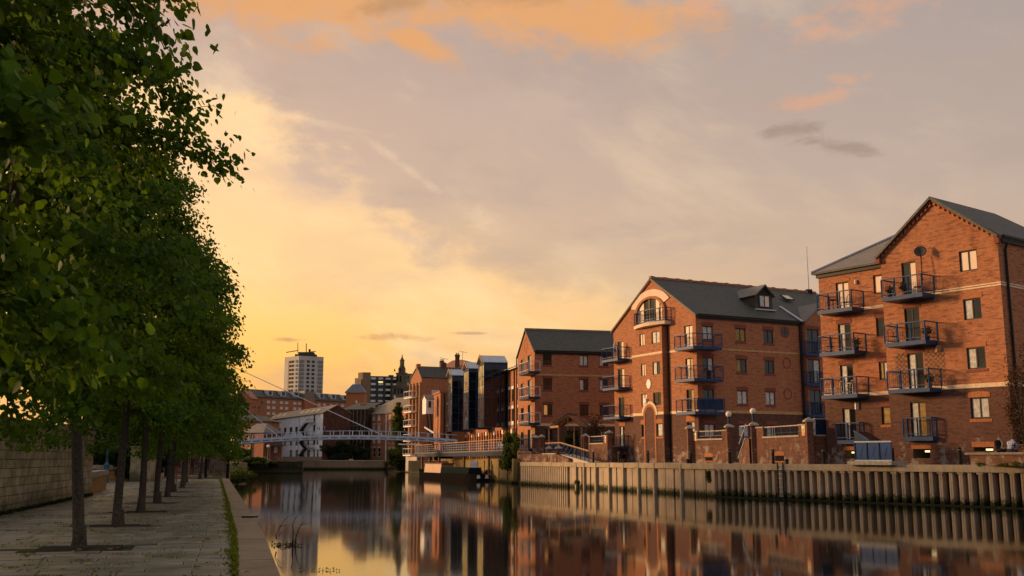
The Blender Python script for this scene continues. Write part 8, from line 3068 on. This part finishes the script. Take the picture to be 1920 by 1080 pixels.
SITB = dict(pelvis=(0, 0, .11), spine=(0, .06, .30), chest=(0, .17, .46), neck=(0, .28, .56), head=(0, .37, .62), crown=(0, .43, .68),
            shL=(-.18, .19, .52), elL=(-.23, .34, .29), wrL=(-.08, .50, .20), shR=(.18, .19, .52), elR=(.23, .34, .29), wrR=(.08, .50, .20),
            hiL=(-.10, .02, .10), knL=(-.14, .45, .13), anL=(-.13, .50, -.27), toL=(-.14, .64, -.33), hiR=(.10, .02, .10), knR=(.14, .45, .13), anR=(.13, .50, -.27), toR=(.14, .64, -.33))
RAD = dict(pelvis=.125, spine=.115, chest=.135, neck=.052, head=.082, crown=.075, shL=.062, elL=.043, wrL=.028, shR=.062, elR=.043, wrR=.028,
           hiL=.09, knL=.060, anL=.042, toL=.034, hiR=.09, knR=.060, anR=.042, toR=.034)
BONES = [('pelvis', 'spine', 1), ('spine', 'chest', 1), ('chest', 'neck', 1), ('neck', 'head', 0), ('head', 'crown', 0), ('chest', 'shL', 1), ('shL', 'elL', 1), ('elL', 'wrL', 2), ('chest', 'shR', 1), ('shR', 'elR', 1), ('elR', 'wrR', 2),
         ('pelvis', 'hiL', 3), ('hiL', 'knL', 3), ('knL', 'anL', 4), ('anL', 'toL', 5), ('pelvis', 'hiR', 3), ('hiR', 'knR', 3), ('knR', 'anR', 4), ('anR', 'toR', 5)]


def person(loc, heading, pose, shirt, sleeve, trousers, shin, shoe, hair, label, sc=1.0, long_hair=False, scarf=None, shirt_mat=None, group=None):
    keys = list(RAD)
    P = {k: Vector(pose[k]) * sc for k in keys}
    me = bpy.data.meshes.new('body_frame')
    me.from_pydata([P[k] for k in keys], [(keys.index(a), keys.index(b_)) for a, b_, _ in BONES], [])
    o = bpy.data.objects.new('body_frame', me)
    COL.objects.link(o)
    sk = o.modifiers.new('skin', 'SKIN')
    sk.use_smooth_shade = True
    for i, k in enumerate(keys):
        r = RAD[k] * sc
        sx = {'pelvis': 1.25, 'spine': 1.12, 'chest': 1.25}.get(k, 1.0)
        me.skin_vertices[0].data[i].radius = (r * sx, r * (0.82 if k in ('pelvis', 'spine', 'chest') else 1.0))
        me.skin_vertices[0].data[i].use_root = (k == 'pelvis')
    o.modifiers.new('sub', 'SUBSURF').levels = 1
    dg = bpy.context.evaluated_depsgraph_get()
    ev = o.evaluated_get(dg)
    m2 = bpy.data.meshes.new_from_object(ev)
    V = [v.co.copy() for v in m2.vertices]
    Fs = [tuple(p.vertices) for p in m2.polygons]
    bpy.data.objects.remove(o)

    def tagb(c):
        best = None
        for a, b_, t in BONES:
            A, B_ = P[a], P[b_]
            d = B_ - A
            u = max(0, min(1, (c - A).dot(d) / d.length_squared))
            dd = (A + d * u - c).length - RAD[a] * sc * 0.55
            if best is None or dd < best[0]:
                best = (dd, t)
        return best[1]
    mi = []
    for f in Fs:
        c = sum((V[i] for i in f), Vector()) / len(f)
        mi.append(tagb(c))
    mb = MB()
    mb.v = [tuple(v) for v in V]
    mb.f = Fs
    mb.m = mi
    # hands with fingers, nose, ears
    for s_, el_, wr_ in ((-1, 'elL', 'wrL'), (1, 'elR', 'wrR')):
        d = (P[wr_] - P[el_]).normalized()
        side = d.cross(Vector((0, 0, 1)))
        side = side.normalized() if side.length > 1e-3 else Vector((1, 0, 0))
        up = side.cross(d)
        pc_ = P[wr_] + d * 0.05 * sc
        mb.blob(tuple(pc_), (0.036 * sc, 0.036 * sc, 0.04 * sc), 8, 5, 0)
        for j, ln in enumerate((.062, .075, .070, .055)):
            b0_ = pc_ + d * 0.025 * sc + side * (j - 1.5) * 0.019 * sc
            k1 = b0_ + d * ln * 0.55 * sc - up * 0.010 * sc
            mb.tube([b0_, k1, k1 + d * ln * 0.35 * sc - up * 0.028 * sc], [0.0095 * sc, 0.0085 * sc, 0.006 * sc], 5, 0)
        tb = pc_ - side * s_ * 0.03 * sc
        mb.tube([tb, tb + (d * 0.03 - side * s_ * 0.025) * sc, tb + (d * 0.06 - side * s_ * 0.018 - up * 0.015) * sc], [0.011 * sc, 0.010 * sc, 0.007 * sc], 5, 0)
    hd_ = P['head']
    fw_ = (P['head'] - P['neck'])
    fwd = Vector((0, 1, 0)) - (P['crown'] - P['neck']).normalized() * Vector((0, 1, 0)).dot((P['crown'] - P['neck']).normalized())
    fwd.normalize()
    upv = (P['crown'] - P['neck']).normalized()
    hc_ = (P['head'] + P['crown']) / 2
    mb.tube([hc_ + fwd * 0.075 * sc + upv * 0.01 * sc, hc_ + fwd * 0.105 * sc - upv * 0.035 * sc, hc_ + fwd * 0.078 * sc - upv * 0.045 * sc], [0.010 * sc, 0.015 * sc, 0.008 * sc], 6, 0)
    for s_ in (-1, 1):
        e = hc_ + Vector((s_ * 0.083 * sc, 0, 0)) - upv * 0.012 * sc
        mb.blob(tuple(e), (0.010 * sc, 0.022 * sc, 0.030 * sc), 6, 5, 0)
        ey = hc_ + fwd * 0.076 * sc + Vector((s_ * 0.030 * sc, 0, 0)) + upv * 0.004 * sc
        mb.blob(tuple(ey), (0.011 * sc, 0.008 * sc, 0.007 * sc), 6, 4, 6)
    mo = hc_ + fwd * 0.077 * sc - upv * 0.070 * sc
    mb.blob(tuple(mo), (0.022 * sc, 0.008 * sc, 0.007 * sc), 6, 4, 7)
    cnt = globals().setdefault('_pc', [0])
    cnt[0] += 1
    k_ = cnt[0]
    mk = lambda nm, c, r=0.85: c if isinstance(c, bpy.types.Material) else plain('%s_%d' % (nm, k_), c, r, 0.15, 8)
    mats = [M_SKIN, shirt_mat or mk('top', shirt), mk('sleeve', sleeve) if not isinstance(sleeve, str) else (M_SKIN if sleeve == 'skin' else (shirt_mat or MATS.get('top_%d' % k_))), mk('trousers', trousers),
            M_SKIN if shin == 'skin' else mk('shin', shin), mk('shoe', shoe), M_BLACK, plain('lips', (0.30, 0.11, 0.09), 0.5) if 'lips' not in MATS else MATS['lips']]
    t = thing('person', loc, label, 'person', group)
    t.rotation_euler = (0, 0, heading)
    body = bpy.data.objects.new('body', mb.mesh('body', mats, (0, 0, 0), True))
    COL.objects.link(body)
    body.parent = t
    hb = MB()
    back = -fwd
    N, M_ = 14, 8
    vs, fs = [], []
    for j in range(M_ + 1):
        th = math.pi * 0.62 * j / M_
        for i in range(N):
            a = 2 * math.pi * i / N
            v = Vector((math.sin(th) * math.cos(a), math.sin(th) * math.sin(a), math.cos(th)))
            w_ = Vector((1, 0, 0)) * v.x * 0.090 + fwd * v.y * 0.098 + upv * v.z * 0.100
            if v.y > 0.25 and v.z < 0.55:
                w_ = Vector((1, 0, 0)) * v.x * 0.078 + fwd * v.y * 0.070 + upv * max(v.z, 0.50) * 0.098
            vs.append(hc_ + (w_ + upv * 0.012) * sc)
    for j in range(M_):
        fs += [(j * N + i, j * N + (i + 1) % N, (j + 1) * N + (i + 1) % N, (j + 1) * N + i) for i in range(N)]
    hb.add(vs, fs)
    if long_hair:
        hb.tube([hc_ + back * 0.05 * sc, hc_ + back * 0.09 * sc - upv * 0.12 * sc, hc_ + back * 0.11 * sc - upv * 0.25 * sc], [0.085 * sc, 0.075 * sc, 0.03 * sc], 10)
    ho = bpy.data.objects.new('hair', hb.mesh('hair', mk('hair', hair, 0.6), (0, 0, 0), True))
    COL.objects.link(ho)
    ho.parent = t
    if scarf:
        n_ = P['neck']
        sm_ = MB()
        sm_.tube([n_ + Vector((-.05, .05, 0)) * sc, n_ + Vector((-.06, .14, -.16)) * sc, n_ + Vector((-.06, .14, -.36)) * sc], [0.03 * sc, 0.035 * sc, 0.03 * sc], 6)
        sm_.tube([n_ + Vector((math.cos(i * math.pi / 5) * .07, math.sin(i * math.pi / 5) * .07, 0)) * sc for i in range(11)], 0.03 * sc, 6)
        so = bpy.data.objects.new('scarf', sm_.mesh('scarf', mk('scarf', scarf), (0, 0, 0), True))
        COL.objects.link(so)
        so.parent = t
    return t


# checked shirt
m, g, b = newmat('checked_shirt')
geo = g.n('ShaderNodeNewGeometry').outputs['Position']
tco = g.n('ShaderNodeTexCoord').outputs['Object']
spx = g.n('ShaderNodeSeparateXYZ')
g.put(spx.inputs[0], tco)


def stripes(s_, f_):
    return g.sm(g.m('SINE', g.m('MULTIPLY', s_, f_)), 0.1, 0.5)


c = g.mix(g.m('MULTIPLY', stripes(spx.outputs[0], 62.0), 0.75), (0.60, 0.58, 0.58), (0.10, 0.12, 0.22))
c = g.mix(g.m('MULTIPLY', stripes(spx.outputs[2], 62.0), 0.75), c, (0.10, 0.12, 0.22))
g.put(b.inputs['Base Color'], c)
b.inputs['Roughness'].default_value = 0.9

al = math.atan2(sw_.d.y, sw_.d.x)
fwd_al = al - math.pi / 2          # heading so that local +y points along the wall towards the right of the photo
u1_ = sw_.uz(1872, 842, -0.2)[0]
pz = sw_.pt(u1_, zsw - 0.005, -0.2)
person(pz, fwd_al, SITX, (0.016, 0.014, 0.013), (0.016, 0.014, 0.013), (0.016, 0.015, 0.016), (0.016, 0.015, 0.016), (0.02, 0.018, 0.016), (0.16, 0.062, 0.026),
       'seated woman in a black cardigan and pale scarf on the low seat wall', 0.98, True, (0.45, 0.38, 0.33))
u1_ = sw_.uz(1893, 842, -0.28)[0]
pz = sw_.pt(u1_, zsw - 0.005, -0.28)
person(pz, al + 0.35, SITB, None, 'shirt', (0.03, 0.035, 0.055), (0.03, 0.035, 0.055), (0.03, 0.03, 0.03), (0.014, 0.011, 0.010),
       'man in a blue and white checked shirt hunched on the low seat wall', 1.0, False, None, MATS['checked_shirt'])
# man on the top left balcony of the arched block
pb_ = F2.pt(F2.uz(1152.5, 655, 0.85)[0], FB[0], 0.85)
person(pb_, F2.ang() + math.pi * 0.5 + math.pi, LEAN, (0.48, 0.52, 0.60), (0.48, 0.52, 0.60), (0.20, 0.21, 0.24), (0.20, 0.21, 0.24), (0.03, 0.03, 0.03), (0.62, 0.58, 0.54),
       'white haired man in a pale shirt leaning on the highest left balcony', 1.0)
# three walkers on the quay
pw = gnd(327, 904, ZL)
person((pw.x, pw.y, ZL), 0.35, STAND, (0.030, 0.022, 0.02), (0.030, 0.022, 0.02), (0.34, 0.075, 0.07), (0.34, 0.075, 0.07), (0.25, 0.06, 0.05), (0.17, 0.085, 0.03),
       'woman in red trousers and dark top walking between two lime stems', 0.98, True)
for px, lab, tr, sh in ((361, 'walker in a black coat beyond the railing, left of the pale stem', (0.02, 0.02, 0.022), (0.02, 0.02, 0.022)), (389, 'walker in a navy jacket and shorts beyond the railing, right of the pale stem', (0.03, 0.03, 0.04), 'skin')):
    p = at(px, HZ, 94)
    person((p.x, p.y, ZL - 0.055), 0.2 if px < 370 else 3.4, STAND, (0.014, 0.014, 0.018), (0.014, 0.014, 0.018), tr, sh, (0.03, 0.03, 0.03), (0.30, 0.20, 0.10) if px < 370 else (0.10, 0.07, 0.05), lab, 1.03)
# somebody on the footbridge
p = at(607, HZ, 150.5)
person((p.x, 150.5, brz(p.x) + 0.305), 1.6, STAND, (0.04, 0.07, 0.20), (0.04, 0.07, 0.20), (0.03, 0.03, 0.05), (0.03, 0.03, 0.05), (0.03, 0.03, 0.03), (0.35, 0.22, 0.12), 'pedestrian in a blue jacket crossing the footbridge')


# ------------------------------------------------------------------ furniture and plants on balconies
def wire_chair(loc, rot, mat, label, group):
    t = thing('patio_chair', loc, label, 'chair', group)
    t.rotation_euler = (0, 0, rot)

    def part(mb, nm):
        o = bpy.data.objects.new(nm, mb.mesh(nm, mat))
        COL.objects.link(o)
        o.parent = t
    part(MB().box(-.21, .21, -.20, .21, .43, .455), 'seat')
    part(MB().tube([(-.21, -.2, .44), (-.2, -.25, .70), (-.13, -.29, .88), (0, -.3, .92), (.13, -.29, .88), (.2, -.25, .70), (.21, -.2, .44)], .017, 6), 'back_hoop')
    for sx in (-1, 1):
        for sy in (-1, 1):
            part(MB().tube([(sx * .2, sy * .19, .43), (sx * .24, sy * .23, 0.0)], .015, 5), 'leg')


def table(loc, mat, label, group=None, r=0.33):
    t = thing('patio_table', loc, label, 'table', group)
    MB().cyl(loc, r, loc[2] + .69, loc[2] + .72, 14).build('tabletop', mat, t)
    MB().cyl(loc, .03, loc[2] + .03, loc[2] + .689, 8).build('stem', mat, t)
    MB().cyl(loc, .2, loc[2], loc[2] + .029, 12).build('foot', mat, t)


cg = 'chairs and tables on the balconies'
Mg = plain('dark_wicker', (0.03, 0.026, 0.022), 0.7)
for px, lab in ((1555, 'white hoop chair at the left end of the third balcony of the right block'), (1570, 'white hoop chair in the middle of the third balcony of the right block'), (1590, 'white hoop chair by the door on the third balcony of the right block')):
    wire_chair(GL.pt(GL.uz(px, 738, 0.65)[0], FL[2], 0.62), GL.ang() + (0.2 if px < 1560 else 2.6), M_WHITE, lab, cg)
table(GL.pt(GL.uz(1599, 730, 0.6)[0], FL[2], 0.6), M_WHITE, 'white round table beside the hoop chairs on the third balcony', cg)
table(GL.pt(GL.uz(1562, 570, 0.6)[0], FL[0], 0.6), Mg, 'dark round table on the top left balcony of the right block', cg)
wire_chair(GL.pt(GL.uz(1586, 570, 0.6)[0], FL[0], 0.6), GL.ang() + 1.6, Mg, 'dark hoop chair on the top left balcony of the right block', cg)
wire_chair(GL.pt(GL.uz(1556, 655, 0.6)[0], FL[1], 0.6), GL.ang() + 4.0, Mg, 'dark hoop chair at the left of the second balcony, left wing', cg)
wire_chair(G.pt(G.uz(1675, 630, 0.6)[0], FL[1], 0.6), G.ang() + 4.4, Mg, 'dark hoop chair at the left of the second gable balcony', cg)
wire_chair(G.pt(G.uz(1722, 548, 0.7)[0], FL[0], 0.7), G.ang() + 2.0, Mg, 'dark hoop chair at the right of the top gable balcony', cg)
for (fc, px, py, z, lab, sd, hh) in ((G, 1668, 545, FL[0], 'leafy potted plant at the left of the top gable balcony', 81, 0.75), (G, 1694, 545, FL[0], 'bushy potted plant in the middle of the top gable balcony', 82, 0.8),
                                     (G, 1738, 625, FL[1], 'dark potted shrub at the right end of the second gable balcony', 83, 0.85), (G, 1742, 705, FL[2], 'potted plant at the right of the third gable balcony', 84, 0.8),
                                     (GL, 1606, 655, FL[1], 'hanging dark plant at the right of the second balcony, left wing', 85, 0.9)):
    u = fc.uz(px, py, 0.75)[0]
    c = fc.pt(u, z, 0.75)
    t = thing('potted_plant', c, lab, 'potted plant', 'potted plants on the balconies')
    MB().cyl(c, .13, z, z + .26, 10, .17).build('pot', M_BLUED if sd % 2 else M_BRICKO, t)
    rng = np.random.default_rng(sd)
    pos = rng.normal(0, 1, (170, 3))
    pos /= np.linalg.norm(pos, axis=1)[:, None]
    ow = pos.copy()
    pos = pos * rng.uniform(0.3, 1, (170, 1)) * np.array([.26, .26, hh * .38]) + np.array([0, 0, .26 + hh * .36])
    me = leaf_mesh('leaves', pos, ow, .09, M_BUSHD, rng)
    o = bpy.data.objects.new('foliage', me)
    COL.objects.link(o)
    o.parent = t
    tag(o, kind='stuff')
# black bag or box on the second wrap balcony
p = S2.pt(0.6, FB[1] + 0.002, 0.8)
tag(MB().hexa([(p.x - .2, p.y - .15, p.z), (p.x + .2, p.y - .15, p.z), (p.x + .2, p.y + .15, p.z), (p.x - .2, p.y + .15, p.z),
               (p.x - .17, p.y - .12, p.z + .75), (p.x + .17, p.y - .12, p.z + .75), (p.x + .17, p.y + .12, p.z + .75), (p.x - .17, p.y + .12, p.z + .75)]).build('grill_cover', M_BLACK, None), 'black covered box on the second corner balcony of the arched block', 'cover')
# blue sheet screening on the lowest wrap balcony
u0, u1 = 0.15, S2.uz(1358, 762, 1.25)[0] - 0.05
MB().fbox(S2, -1.0, u1, FB[2] + 0.2, FB[2] + 1.02, 1.2, 1.215).build('blue_screen', plain('blue_mesh_screen', (0.02, 0.04, 0.10), 0.7, 0.2, 2), B2)

# ------------------------------------------------------------------ town blocks on the left bank behind the trees
wm_ = MB().box(-0.65, 0.65, -0.03, 0.06, -0.85, 0.85).mesh('town_window', [M_BLUEGL])
for (s0_, s1_, cin, zt, mt, lab) in ((14, 46, 21, 9.0, plain('pale_grey_render', (0.42, 0.40, 0.37), 0.85, 0.1, 0.4), 'pale grey office block glimpsed behind the lime crowns and ashlar wall'),
                                     (54, 94, 25, 13.5, M_BRICK2, 'flat roofed brick office block glimpsed through the lime row'),
                                     (122, 166, 16, 6.2, M_BRICKW, 'dark brick warehouse hidden behind the far end of the lime row')):
    f_ = Fac(lp(s0_, cin), lp(s1_, cin))
    if f_.n.dot(acr) < 0:
        f_ = Fac(lp(s1_, cin), lp(s0_, cin))
    tb = thing('town_block', f_.pt(f_.L / 2, ZL), lab, 'building')
    MB().fbox(f_, 0, f_.L, ZL - 0.1, zt, -13, 0).build('walls', mt, tb)
    MB().fbox(f_, -0.2, f_.L + 0.2, zt + 0.002, zt + 0.35, -13.2, 0.2).build('parapet', M_CAP, tb)
    for j in range(3 if zt > 12 else 2 if zt > 8 else 1):
        for i in range(int(f_.L / 3.2)):
            inst('window', wm_, tb, f_.pt(1.7 + i * 3.2, ZL + 2.6 + j * 3.4, 0.04), (0, 0, f_.ang()))

hb_ = MB().prism([(-69.6, 250), (-84.5, 303), (-112, 303), (-105, 250)], 1.0, 18.8)  # added block, almost hidden, that keeps the low sun off the white mill
ho_ = thing('brick_warehouse', (-90, 270, ZF), 'added tall brick block behind the last lime crown, shading the white mill', 'building')
hb_.build('walls', M_BRICKW, ho_)
MB().prism([(-69.3, 249.7), (-84.2, 303.3), (-112.3, 303.3), (-105.3, 249.7)], 18.802, 19.3).build('parapet', M_CAP, ho_)
f_ = Fac((-105, 250), (-69.6, 250))
for j in range(4):
    for i in range(9):
        inst('window', wm_, ho_, f_.pt(2.5 + i * 3.7, 4.5 + j * 3.6, 0.04), (0, 0, 0))
